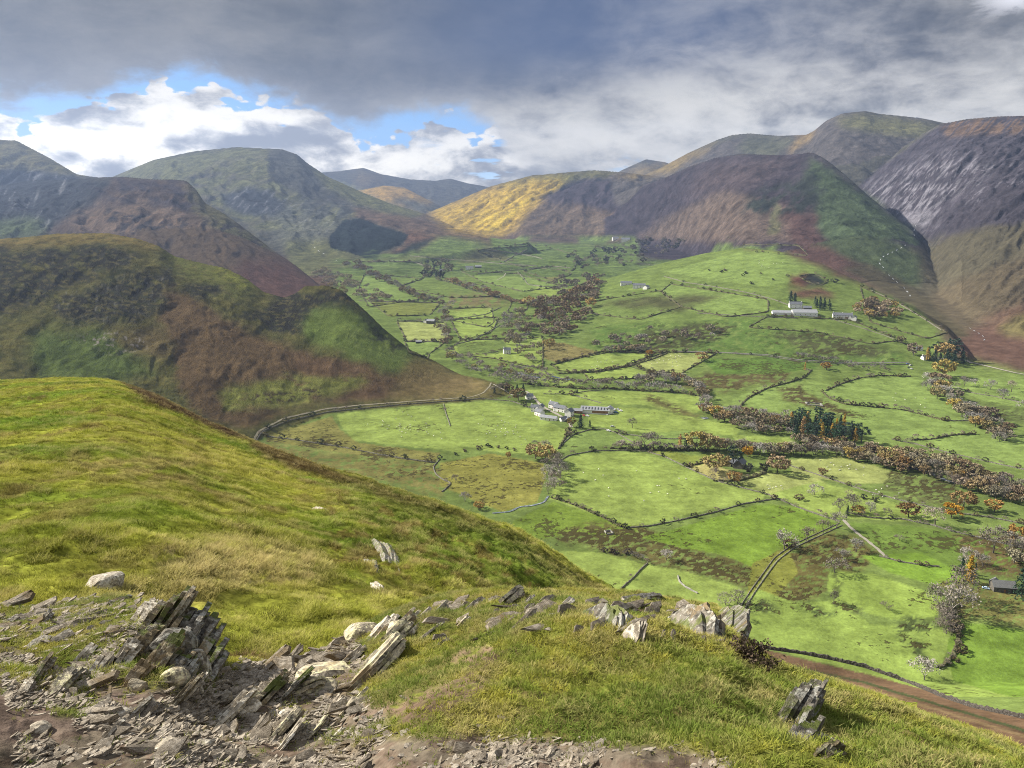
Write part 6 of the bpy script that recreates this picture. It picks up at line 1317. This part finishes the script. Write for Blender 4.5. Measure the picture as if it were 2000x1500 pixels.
# the pale ribs in the centre
MID = [((672, 1268), (722, 1214), 42, 34, 'y', 'large yellow-lichened slab at the top left of the central ribs'), ((716, 1268), (752, 1210), 26, 34, 'w', 'grey slab beside the yellow-lichened one'), ((744, 1228), (824, 1168), 20, 20, 'w', 'long thin rib running up to the grassy crest'),
       ((756, 1262), (800, 1214), 38, 30, 'y', 'broad streaked slab in the middle of the central ribs'), ((806, 1236), (838, 1196), 22, 20, 'w', 'grey rib right of the broad streaked slab'), ((832, 1232), (872, 1188), 18, 18, 'y', 'pointed pale rib at the right of the group'), ((812, 1252), (874, 1204), 8, 10, 'w', 'thin pale rib in the grass below the pointed one'),
       ((690, 1356), (772, 1254), 44, 34, 'y', 'longest smooth cream slab sweeping up beside the path'), ((672, 1302), (716, 1262), 18, 12, 'w', 'low ledge left of the longest cream slab'), ((664, 1408), (706, 1362), 18, 24, 'y', 'narrow cream blade below the longest slab'), ((640, 1404), (668, 1372), 14, 20, 'w', 'short white block beside the narrow cream blade'),
       ((562, 1356), (648, 1330), 30, 12, 'y', 'flat cream step in the path'), ((578, 1332), (684, 1312), 20, 10, 'w', 'upper flat step across the path'), ((574, 1310), (640, 1282), 26, 18, 'y', 'rounded ledge where the path drops over the edge'), ((512, 1316), (560, 1296), 22, 12, 'w', 'pale ledge left of the drop'),
       ((500, 1382), (550, 1330), 24, 36, 'b', 'rough brown fin between the path and the outcrop'), ((548, 1378), (588, 1338), 16, 34, 'd', 'dark splintered fin left of the flat cream step'), ((420, 1420), (480, 1366), 30, 34, 'w', 'tall pale fin in the middle of the loose stones'), ((452, 1396), (508, 1352), 20, 26, 'y', 'streaked fin right of the tall pale one'),
       ((330, 1386), (372, 1332), 18, 34, 'b', 'split brown blade below the cream boulders'), ((352, 1372), (384, 1330), 12, 30, 'w', 'thin grey blade beside the split brown one'), ((524, 1462), (560, 1412), 20, 36, 'y', 'upright cream blade standing alone on the path'), ((548, 1468), (568, 1426), 10, 28, 'w', 'slim blade leaning against the lone cream one'), ((610, 1446), (630, 1410), 8, 20, 'y', 'little mossy blade near the bottom of the path'), ((646, 1446), (662, 1426), 8, 18, 'w', 'small upright stone right of the mossy blade'),
       ((240, 1408), (300, 1362), 20, 16, 'w', 'line of broken blocks crossing the path'), ((196, 1448), (244, 1404), 18, 16, 'w', 'lower end of the broken block line')]
for a, b, w_, h_, k, lab in MID: slab(a, b, w_ * .75, max(h_, w_ * .85) * 1.7, 46, k, lab, nper=max(3, min(6, w_ // 7)), taper=.2)
for a_, b_, w_, h_, k, sd_, ro, lab in [(608, 1346, 104, 22, 'y', 11, .1, 'broad flat cream rock forming the lower step of the path'), (634, 1318, 116, 18, 'y', 12, .2, 'long flat rock forming the upper step of the path'), (602, 1298, 74, 24, 'y', 13, .4, 'rounded cream rock at the brink of the path'),
        (540, 1304, 60, 16, 'w', 14, .3, 'low pale rock left of the brink'), (706, 1244, 84, 34, 'y', 15, .9, 'massive yellow-lichened rock under the top ribs'), (742, 1288, 66, 30, 'y', 16, 1.0, 'bulging cream rock beside the longest slab'), (778, 1236, 66, 28, 'y', 17, .9, 'streaked rock between the central ribs'),
        (692, 1384, 46, 28, 'y', 18, 1.0, 'pale rock below the longest slab'), (480, 1392, 64, 30, 'w', 19, .8, 'large grey rock among the loose stones of the path'), (436, 1370, 44, 24, 'w', 20, .5, 'grey rock left of the tall pale fin'), (332, 1458, 54, 22, 'w', 21, .4, 'half-buried pale rock at the bottom of the path'),
        (76, 1424, 44, 16, 'w', 22, .3, 'flat pale rock on the bare earth at the lower left'), (398, 1456, 40, 16, 'w', 23, .7, 'small pale rock near the bottom left of the path'), (236, 1396, 44, 18, 'w', 24, .6, 'grey rock above the broken block line'), (562, 1404, 50, 24, 'w', 25, .9, 'rough pale rock left of the narrow cream blade')]:
    lump(a_, b_, w_, h_, k, lab, seed=sd_, rot=ro, squash=.8)
# rocks along the grassy crest
CR = [((914, 1196), (944, 1176), 12, 12, 'w', 'small white rib on the crest left of the larger crest rock'), ((984, 1184), (1016, 1162), 18, 20, 'y', 'domed pale rock on the grassy crest'), ((952, 1180), (980, 1168), 10, 10, 'w', 'low stones left of the domed crest rock'), ((1018, 1184), (1040, 1168), 10, 12, 'w', 'dark-sided slab right of the domed crest rock'),
      ((1088, 1196), (1108, 1176), 16, 20, 'w', 'pyramid-shaped pale rock on the crest'), ((1148, 1204), (1196, 1184), 16, 12, 'd', 'ledge of thin slates on the crest'), ((1192, 1196), (1240, 1184), 14, 10, 'w', 'pale layered ledge right of the thin slates'), ((1218, 1176), (1300, 1168), 14, 10, 'w', 'flat white rock on the far edge of the crest'),
      ((900, 1226), (912, 1210), 10, 12, 'w', 'single white stone in the crest grass'), ((858, 1262), (880, 1250), 8, 8, 'w', 'small stones in the grass below the ribs')]
for a, b, w_, h_, k, lab in CR: slab(a, b, w_, h_ * 1.5, 45, k, lab, nper=3, taper=.3)
FC_ = [((1140, 1202), (1226, 1236), 30, 16, 'd', 'dark streaked rock face slanting down the crest'), ((1222, 1236), (1252, 1256), 14, 14, 'w', 'white-lichened tongue at the lower end of the dark streaked face'),
       ((1310, 1208), (1412, 1262), 52, 26, 'd', 'largest streaked slab face at the right end of the crest'), ((1396, 1190), (1440, 1256), 26, 20, 'd', 'mossy edge rock at the drop on the right')]
for a, b, w_, h_, k, lab in FC_: slab(a, b, w_ * .8, h_ * 2.8, -42, k, lab, nper=5, taper=.3)
BR_ = [((1536, 1420), (1574, 1376), 34, 50, 'd', 'upright dark pinnacle at the bottom right'), ((1560, 1412), (1592, 1374), 24, 46, 'd', 'right half of the dark pinnacle group, with a hooked top'), ((1540, 1480), (1590, 1430), 40, 40, 'd', 'mossy block at the foot of the dark pinnacles'), ((1600, 1420), (1652, 1462), 16, 14, 'w', 'white-lichened strip of rock right of the pinnacles'),
       ((1636, 1452), (1680, 1490), 16, 12, 'w', 'lower white strip of rock right of the pinnacles'), ((1664, 1356), (1690, 1350), 8, 9, 'w', 'little pale rock on the grassy edge above the bracken'), ((1600, 1480), (1640, 1470), 24, 20, 'b', 'mossy brown rock at the bottom edge')]
for a, b, w_, h_, k, lab in BR_: slab(a, b, w_ * 1.3, h_ * 1.25, 16, k, lab, nper=6, jag=True)
# loose slates on the path
CHIPS = []
for s_ in range(10):
    r = np.random.default_rng(70 + s_); n = 7; a_ = np.sort(r.random(n)) * 6.28; rr = .36 + .2 * r.random(n); asp = 1.0 + .9 * r.random()
    top = np.stack([np.cos(a_) * rr * asp, np.sin(a_) * rr, .13 + .06 * r.random(n)], 1); bot = top * np.array([1.08, 1.08, 0]) - np.array([0, 0, .12]); c0 = np.array([[0, 0, .19 + .05 * r.random()]])
    V = np.concatenate([top, bot, c0]); F = [(i, (i + 1) % n, 2 * n) for i in range(n)] + [(i, i + n, (i + 1) % n + n, (i + 1) % n) for i in range(n)]
    CHIPS.append((V, F, mesh_obj('slate_stone', V, F, M_CHIP, link=False)))
pathR = raster(PATH, 10) * 1.0; pathR2 = raster([(-200, 1180), (300, 1180), (440, 1300), (440, 1640), (-200, 1640)], 10)
thin_ = raster([(900, 1400), (1500, 1440), (1500, 1640), (900, 1640)], 10)
def pick(n, r, yl=(1.9, 7.5)):
    out = []
    while len(out) < n:
        y = yl[0] + (yl[1] - yl[0]) * r.random(4000) ** 1.4; u_ = -.75 + 1.5 * r.random(4000); x = u_ * y; z = zF(x, y); px, py = proj(x, y, z)
        i = np.clip((py - RY0) / RC, 0, RH - 1).astype(int); j = np.clip((px - RX0) / RC, 0, RW - 1).astype(int)
        dn = np.maximum(pathR[i, j], .55 * pathR2[i, j]) * (1 - .45 * thin_[i, j]) * np.clip(.50 + fbm(x / .35, y / .35, 3, s=12) * 2.6, .03, 1)
        ok = (r.random(4000) < dn) & ~((abs(x - .363) < .06) & (abs(y - 2.03) < .06)) & (py < 1560) & (FC.at(u_)[0] > y)
        out += list(zip(x[ok], y[ok], z[ok], px[ok], py[ok]))
    return out[:n]
r = np.random.default_rng(33)
def where(px, py):
    h_ = 'left' if px < 250 else 'middle' if px < 520 else 'right' if px < 800 else 'far right'
    return ('upper ' if py < 1360 else 'lower ' if py > 1440 else '') + h_
big_ = pick(215, r, (2.0, 6.4))
for (x, y, z, px, py) in big_:
    s_ = (17 + 34 * r.random() ** 2.6) * (y * 1.12 / 1500); k = r.integers(0, 10); o = bpy.data.objects.new('slate_stone', CHIPS[k][2]); COL.objects.link(o)
    o.location = (x, y, z + .12 * s_ * .5); o.rotation_euler = (.32 + r.normal() * .22, r.normal() * .2, .75 + r.normal() * .35); sc_ = .8 + .5 * r.random(); o.scale = (s_ * sc_ * 1.5, s_ * .95, s_ * (.35 + .6 * r.random()))
    pz = s_ * 1500 / (y * 1.12); sz_ = 'large' if pz > 34 else 'medium' if pz > 24 else 'small'
    tag(o, '%s loose grey-brown slate lying on the %s part of the stony path' % (sz_, where(px, py)), 'stone', 'loose slates on the %s part of the path' % where(px, py))
for k_ in range(110):
    px = 850 + 560 * r.random(); py = float(np.interp(px, [850, 1000, 1200, 1400], [1180, 1168, 1176, 1190])) + 70 * r.random() ** 1.8 + 4
    if k_ > 70: px, py = 60 + 300 * r.random(), 1180 + 60 * r.random()
    x, y, z = hitF(px, py)
    if math.isnan(y): continue
    s_ = (12 + 24 * r.random() ** 2) * y * 1.1 / 1500; o = bpy.data.objects.new('slate_stone', CHIPS[r.integers(0, 10)][2]); COL.objects.link(o); o.location = (x, y, z + .012)
    o.rotation_euler = (.5 + r.normal() * .2, r.normal() * .15, .8 + r.normal() * .25); o.scale = (s_ * 1.7, s_ * .8, s_ * .55)
    wh = 'left crest above the outcrop' if k_ > 70 else 'left part of the grassy crest' if px < 1020 else 'middle of the grassy crest' if px < 1220 else 'right part of the grassy crest'
    tag(o, 'thin pale slate half sunk in the turf on the ' + wh, 'stone', 'slates in the turf on the ' + wh)
N_ = 17000; sm_ = pick(N_, r, (1.8, 7.2)); Vs = []; Fs = []; nn = 0
TV = []
for V, F, _ in CHIPS:
    n = 7; tri = [(i, (i + 1) % n, 2 * n) for i in range(n)] + [(i, i + n, (i + 1) % n + n) for i in range(n)] + [(i, (i + 1) % n + n, (i + 1) % n) for i in range(n)]
    TV.append((V, np.array(tri)))
for q_, (x, y, z, px, py) in enumerate(sm_):
    V, F = TV[q_ % 10]; s_ = (5 + 13 * r.random() ** 2) * (y * 1.12 / 1500); a = .75 + r.normal() * .5; tx_, ty_ = np.clip(r.normal(size=2) * .3, -.4, .4)
    W_ = V * s_ * np.array([1.7, .9, .6]); ca, sa = math.cos(a), math.sin(a); W_ = np.stack([W_[:, 0] * ca - W_[:, 1] * sa, W_[:, 0] * sa + W_[:, 1] * ca, W_[:, 2]], 1)
    W_[:, 2] += W_[:, 0] * tx_ + W_[:, 1] * (ty_ - .1); Vs.append(W_ + np.array([x, y, z])); Fs.append(F + nn); nn += len(V)
tag(mesh_obj('slate_chippings', np.concatenate(Vs), np.concatenate(Fs), M_CHIP), 'fine slate chippings strewn over the path', 'gravel', kind='stuff')
for px, py, w_, lab in [(1480 * .0 + 986, 1402, 20, 'pale pointed slate lying on the grass in the centre'), (936, 1418, 16, 'white flat slate just above the worn turf'), (760, 1436, 24, 'pale oblong slate near the lower centre'), (790, 1432, 20, 'flat pale slate right of the oblong one'), (645, 1438, 20, 'white slate lying flat low on the path'), (788, 1364, 12, 'white stone on the bare red earth'), (916, 1482, 18, 'pale stone at the bottom centre')]:
    x, y, z = hitF(px, py); mpp = (y * CP - z * SP) / 1500; o = bpy.data.objects.new('slate_stone', CHIPS[int(px) % 10][2]); COL.objects.link(o); o.location = (x, y, z); s_ = w_ * mpp * 1.1; o.scale = (s_ * 1.3, s_, s_ * .6); o.rotation_euler = (-.2, .1, px); tag(o, lab, 'stone')

# ---------------------------------------------------------------- grass: tufts set on points
def tuft(name, n, h, spread, wid, seed, droop=.5, mat_=None, seg=3):
    r = np.random.default_rng(seed); V = []; F = []; tt = []
    for k in range(n):
        a = r.random() * 6.28; rad = spread * r.random() ** .6; b = np.array([math.cos(a) * rad, math.sin(a) * rad, 0]); a2 = a + r.normal() * .8; d = np.array([math.cos(a2), math.sin(a2), 0]); L = h * (.55 + .6 * r.random())
        side = np.array([-d[1], d[0], 0]) * wid * (.7 + .6 * r.random()); lean = droop * (.3 + r.random()); i0 = len(V)
        for s_ in range(seg + 1):
            f_ = s_ / seg; p = b + d * L * lean * f_ ** 1.8 + np.array([0, 0, L * (f_ - .45 * lean * f_ ** 2.2) - .02 * h * (s_ == 0)]); w_ = (1 - f_ ** 1.5)
            if s_ < seg: V += [p - side * w_ * .5, p + side * w_ * .5]; tt += [f_, f_]
            else: V += [p]; tt += [1.0]
        for s_ in range(seg - 1): F.append((i0 + 2 * s_, i0 + 2 * s_ + 1, i0 + 2 * s_ + 3, i0 + 2 * s_ + 2))
        F.append((i0 + 2 * seg - 2, i0 + 2 * seg - 1, i0 + 2 * seg, i0 + 2 * seg))
    me = bpy.data.meshes.new(name); me.from_pydata([tuple(v) for v in V], [], [f if f[2] != f[3] else f[:3] for f in F]); me.update()
    at = me.attributes.new('tip', 'FLOAT', 'POINT'); at.data.foreach_set('value', np.array(tt, np.float32)); me.materials.append(mat_); return me
def grass_mat(name, lo, hi_k=1.35, straw=(.36, .30, .13), trans=.35):
    m = bpy.data.materials.new(name); m.use_nodes = True; m.node_tree.nodes.clear(); g = NT(m.node_tree)
    at = g.new('ShaderNodeAttribute', attribute_name='gcol'); at.attribute_type = 'INSTANCER'; tp = g.new('ShaderNodeAttribute', attribute_name='tip').outputs['Fac']; st = g.new('ShaderNodeAttribute', attribute_name='gstraw'); st.attribute_type = 'INSTANCER'
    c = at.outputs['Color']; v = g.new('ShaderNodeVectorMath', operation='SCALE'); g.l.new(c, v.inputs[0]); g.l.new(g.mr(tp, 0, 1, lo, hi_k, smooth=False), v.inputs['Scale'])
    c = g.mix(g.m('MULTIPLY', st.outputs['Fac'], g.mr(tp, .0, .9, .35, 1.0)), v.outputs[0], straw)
    d = g.new('ShaderNodeBsdfDiffuse'); g.put(d.inputs[0], c); t_ = g.new('ShaderNodeBsdfTranslucent'); g.put(t_.inputs[0], c); mx = g.new('ShaderNodeMixShader'); mx.inputs[0].default_value = trans
    g.l.new(d.outputs[0], mx.inputs[1]); g.l.new(t_.outputs[0], mx.inputs[2]); o = g.new('ShaderNodeOutputMaterial'); g.l.new(mx.outputs[0], o.inputs[0]); return m
M_GR = grass_mat('grass_blades', .8, 1.5, (.44, .37, .17)); M_TU = grass_mat('moor_blades', .85, 1.6, (.46, .39, .18))
def hidden(name, me):
    o = bpy.data.objects.new(name, me); return o
def scatter(name, pts, nrm_z, scale, rotz, tilt, col, straw, variants, lab):
    me = bpy.data.meshes.new(name); n = len(pts); me.vertices.add(n); me.vertices.foreach_set('co', np.asarray(pts, np.float32).reshape(-1))
    def fa(nm, v, typ='FLOAT'):
        a = me.attributes.new(nm, typ, 'POINT')
        if typ == 'FLOAT': a.data.foreach_set('value', np.asarray(v, np.float32))
        elif typ == 'FLOAT_VECTOR': a.data.foreach_set('vector', np.asarray(v, np.float32).reshape(-1))
        elif typ == 'INT': a.data.foreach_set('value', np.asarray(v, np.int32))
        else:
            c_ = np.ones((n, 4), np.float32); c_[:, :3] = v; a.data.foreach_set('color', c_.reshape(-1))
    fa('gscale', scale); fa('grot', np.stack([tilt[:, 0], tilt[:, 1], rotz], 1), 'FLOAT_VECTOR'); fa('gcol', col, 'FLOAT_COLOR'); fa('gstraw', straw); fa('gidx', rng.integers(0, len(variants), n), 'INT')
    o = bpy.data.objects.new(name, me); COL.objects.link(o); tag(o, lab, 'grass', kind='stuff')
    t_ = bpy.data.node_groups.new(name, 'GeometryNodeTree'); t_.interface.new_socket('Geometry', in_out='INPUT', socket_type='NodeSocketGeometry'); t_.interface.new_socket('Geometry', in_out='OUTPUT', socket_type='NodeSocketGeometry')
    N = t_.nodes; Lk = t_.links; gi = N.new('NodeGroupInput'); go = N.new('NodeGroupOutput'); io = N.new('GeometryNodeInstanceOnPoints'); jg = N.new('GeometryNodeGeometryToInstance')
    for v in variants[::-1]:
        oi = N.new('GeometryNodeObjectInfo'); oi.inputs['Object'].default_value = v; oi.inputs['As Instance'].default_value = True; Lk.new(oi.outputs['Geometry'], jg.inputs[0])
    def na(nm, typ):
        a = N.new('GeometryNodeInputNamedAttribute'); a.data_type = typ; a.inputs['Name'].default_value = nm; return [s for s in a.outputs if s.enabled and s.name == 'Attribute'][0]
    mpn = N.new('GeometryNodeMeshToPoints'); Lk.new(gi.outputs[0], mpn.inputs[0])
    Lk.new(mpn.outputs[0], io.inputs['Points'])
    gjoin = N.new('GeometryNodeJoinGeometry')
    for l_ in list(jg.inputs[0].links): Lk.new(l_.from_socket, gjoin.inputs[0])
    N.remove(jg); Lk.new(gjoin.outputs[0], io.inputs['Instance']); io.inputs['Pick Instance'].default_value = True
    Lk.new(na('gidx', 'INT'), io.inputs['Instance Index']); Lk.new(na('gscale', 'FLOAT'), io.inputs['Scale'])
    er = N.new('FunctionNodeEulerToRotation'); Lk.new(na('grot', 'FLOAT_VECTOR'), er.inputs[0]); Lk.new(er.outputs[0], io.inputs['Rotation'])
    Lk.new(io.outputs[0], go.inputs[0]); md = o.modifiers.new('tufts', 'NODES'); md.node_group = t_
    return o
def bil(f, A_, x, y):
    u = x / y; a = np.clip((u - f.u[0]) / (f.u[1] - f.u[0]), 0, len(f.u) - 1.001); b = np.clip((np.log(y) - f.ly[0]) / (f.ly[1] - f.ly[0]), 0, len(f.ly) - 1.001)
    i = a.astype(int); j = b.astype(int); fa_ = a - i; fb_ = b - j
    if A_.ndim == 3: fa_ = fa_[:, None]; fb_ = fb_[:, None]
    return (A_[j, i] * (1 - fa_) + A_[j, i + 1] * fa_) * (1 - fb_) + (A_[j + 1, i] * (1 - fa_) + A_[j + 1, i + 1] * fa_) * fb_
# turf on the summit
r = np.random.default_rng(91); n = 260000
y = 1.45 + 8.8 * r.random(n) ** .85; u = -.76 + 1.56 * r.random(n); keep0 = r.random(n) < (y / 10) ** .25; y = y[keep0]; u = u[keep0]; x = u * y
gm = bil(FF, grass_mask, x, y); cl = fbm(x / .28, y / .28, 4, .6, s=20); ok = (y < FC.at(u)[0] + .15) & (gm * np.clip(.95 + cl * 1.6, .15, 1.1) > r.random(len(x)))
x, y, cl, gm = x[ok], y[ok], cl[ok], gm[ok]; z = FF.z_at(x, y); px, py = proj(x, y, z); ok = (py < 1600) & (px > -120) & (px < 2120); x, y, z, cl, px, py, gm = [a[ok] for a in (x, y, z, cl, px, py, gm)]
c2 = fbm(x / .9, y / .9, 4, .6, s=22)[:, None]; c3 = fbm(x / .12, y / .12, 2, .6, s=23)[:, None]
col = np.array([[.175, .212, .040]]) * np.ones((len(x), 1)); col = lerp(col, np.array([[.115, .160, .032]]), np.clip(-c2 * 2.5 + .25, 0, .9)); col = lerp(col, np.array([[.31, .29, .05]]), np.clip(c2 * 2 + c3 * 1.2, 0, .8)); 
edge_ = np.clip((y - FC.at(x / y)[0] + 1.6) / 1.6, 0, 1)[:, None] * np.clip((px[:, None] - 1000) / 250, 0, 1); col = lerp(col, np.array([[.30, .28, .03]]), edge_ * .6)
stw = np.clip(.14 + cl * 1.5 + .25 * r.normal(size=len(x)) + .2 * (py < 1260), 0, .95); print('turf tufts', len(x))
GV = [hidden('grass_tuft', tuft('grass_tuft', 10, .028, .022, .0032, 40 + k, 1.0, M_GR)) for k in range(4)]
scl = (.75 + .7 * r.random(len(x))) * (.75 + .05 * y) * np.where(gm < .7, .8, 1)
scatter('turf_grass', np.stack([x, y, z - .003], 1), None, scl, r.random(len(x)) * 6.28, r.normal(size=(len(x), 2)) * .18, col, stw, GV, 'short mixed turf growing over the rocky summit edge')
# moor grass on the shoulder
n = 330000; y = np.exp(np.log(8.5) + (np.log(138) - np.log(8.5)) * r.random(n) ** .85); u = -.78 + 1.15 * r.random(n); x = u * y; z = FN.z_at(x, y)
px, py = proj(x, y, z); cl = fbm(x / 2.2, y / 3.0, 3, .55, s=5); fine_ = fbm(x / .8, y / .8, 3, .6, s=31)
ok = (px > -60) & (px < 1300) & (py > 720) & (py < 1340) & (y < NB.at(u)[0] + 2) & (fine_ + cl * .6 + .42 > r.random(n) * .8)
x, y, z, u, px, py, cl, fine_ = [a[ok] for a in (x, y, z, u, px, py, cl, fine_)]
col = bil(FN, pn.c, x, y) * (.85 + .3 * r.random((len(x), 1))) * (1.16 + 1.7 * np.clip(fine_ + .6 * cl, -.4, .4))[:, None]; tall = np.clip(fbm(x / 5, y / 5, 4, .6, s=35) * 2.2 + .15, 0, 1); print('moor tufts', len(x))
pale = raster([(120, 1160), (330, 1120), (300, 1060), (500, 1050), (640, 1090), (640, 1150), (500, 1130), (420, 1180), (180, 1200), (0, 1180), (0, 1150)], 20)
pl_ = pale[np.clip(py / RC, 0, RH - 1).astype(int), np.clip((px - RX0) / RC, 0, RW - 1).astype(int)]
stw = np.clip(.03 + fine_ * 1.4 + .5 * tall * (r.random(len(x)) < .45) + pl_ * .55 + .12 * r.normal(size=len(x)), 0, .95)
tall = np.maximum(tall, np.clip((fbm(x / 1.1, y / 1.3, 2, .5, s=44) - .22) * 5, 0, 1.6))
GM = [hidden('moor_tuft', tuft('moor_tuft', 12, .16, .10, .012, 60 + k, .8, M_TU)) for k in range(4)]
scl = (.55 + .6 * r.random(len(x))) * (.55 + .50 * tall + .5 * pl_) * np.clip(.62 + y / 45, .62, 2.1)
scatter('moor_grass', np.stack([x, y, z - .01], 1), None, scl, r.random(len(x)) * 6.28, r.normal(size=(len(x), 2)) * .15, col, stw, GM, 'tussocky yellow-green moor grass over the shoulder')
# dry heather at the right-hand edge and odd seed stalks
M_HTH = mat('dry_heather', (.075, .055, .038), .3, .3, bump=0)
def heather(px, py, w_, h_, lab, seed):
    x, y, z = [float(v[0]) for v in FF.hit([px], [py])]; mpp = (y * CP - z * SP) / 1500; e = bpy.data.objects.new('heather_clump', None); COL.objects.link(e); e.location = (x, y, z); tag(e, lab, 'plant'); r = np.random.default_rng(seed); S = MB(); Lf = MB(); tips = []
    for k in range(46):
        a = r.random() * 6.28; q_ = w_ * mpp * .5 * r.random() ** .5; p0 = np.array([math.cos(a) * q_, math.sin(a) * q_ * .7, -.03]); p1 = p0 + np.array([math.cos(a) * .03 + r.normal() * .02, r.normal() * .02, h_ * mpp * (.5 + .6 * r.random())])
        V, F = tube(p0, p1, .003, .0015, 3); S.add(V, F); tips += [p1, p0 * .3 + p1 * .7, p0 * .5 + p1 * .5]
    leafcloud(Lf, np.array(tips), 900, .014, .022, r)
    for nm, b_ in (('stems', S), ('leaves', Lf)):
        o = bpy.data.objects.new(nm, b_.mesh(nm, M_HTH)); COL.objects.link(o); o.parent = e
heather(1458, 1282, 60, 46, 'dark dry heather clump on the right-hand edge of the crest', 1); heather(1482, 1300, 34, 26, 'smaller heather clump just below the dark one', 2)

# ---------------------------------------------------------------- the moist autumn air filling the valley
def haze():
    x0, x1, y0, y1, z0, z1 = -9500, 9500, -400, 10200, -248, float(max(FM.z.max(), 20)) + 25
    v = [(x, y, z) for z in (z0, z1) for y in (y0, y1) for x in (x0, x1)]
    f = [(0, 2, 3, 1), (4, 5, 7, 6), (0, 1, 5, 4), (2, 6, 7, 3), (0, 4, 6, 2), (1, 3, 7, 5)]
    m = bpy.data.materials.new('air'); m.use_nodes = True; m.node_tree.nodes.clear(); g = NT(m.node_tree)
    pv_ = g.new('ShaderNodeVolumePrincipled'); pv_.inputs['Color'].default_value = (.46, .62, 1.0, 1); pv_.inputs['Density'].default_value = 4.3e-5
    pv_.inputs['Anisotropy'].default_value = .3
    o = g.new('ShaderNodeOutputMaterial'); g.l.new(pv_.outputs[0], o.inputs['Volume'])
    ob = mesh_obj('haze', v, np.array(f), m); tag(ob, kind='stuff')
haze()
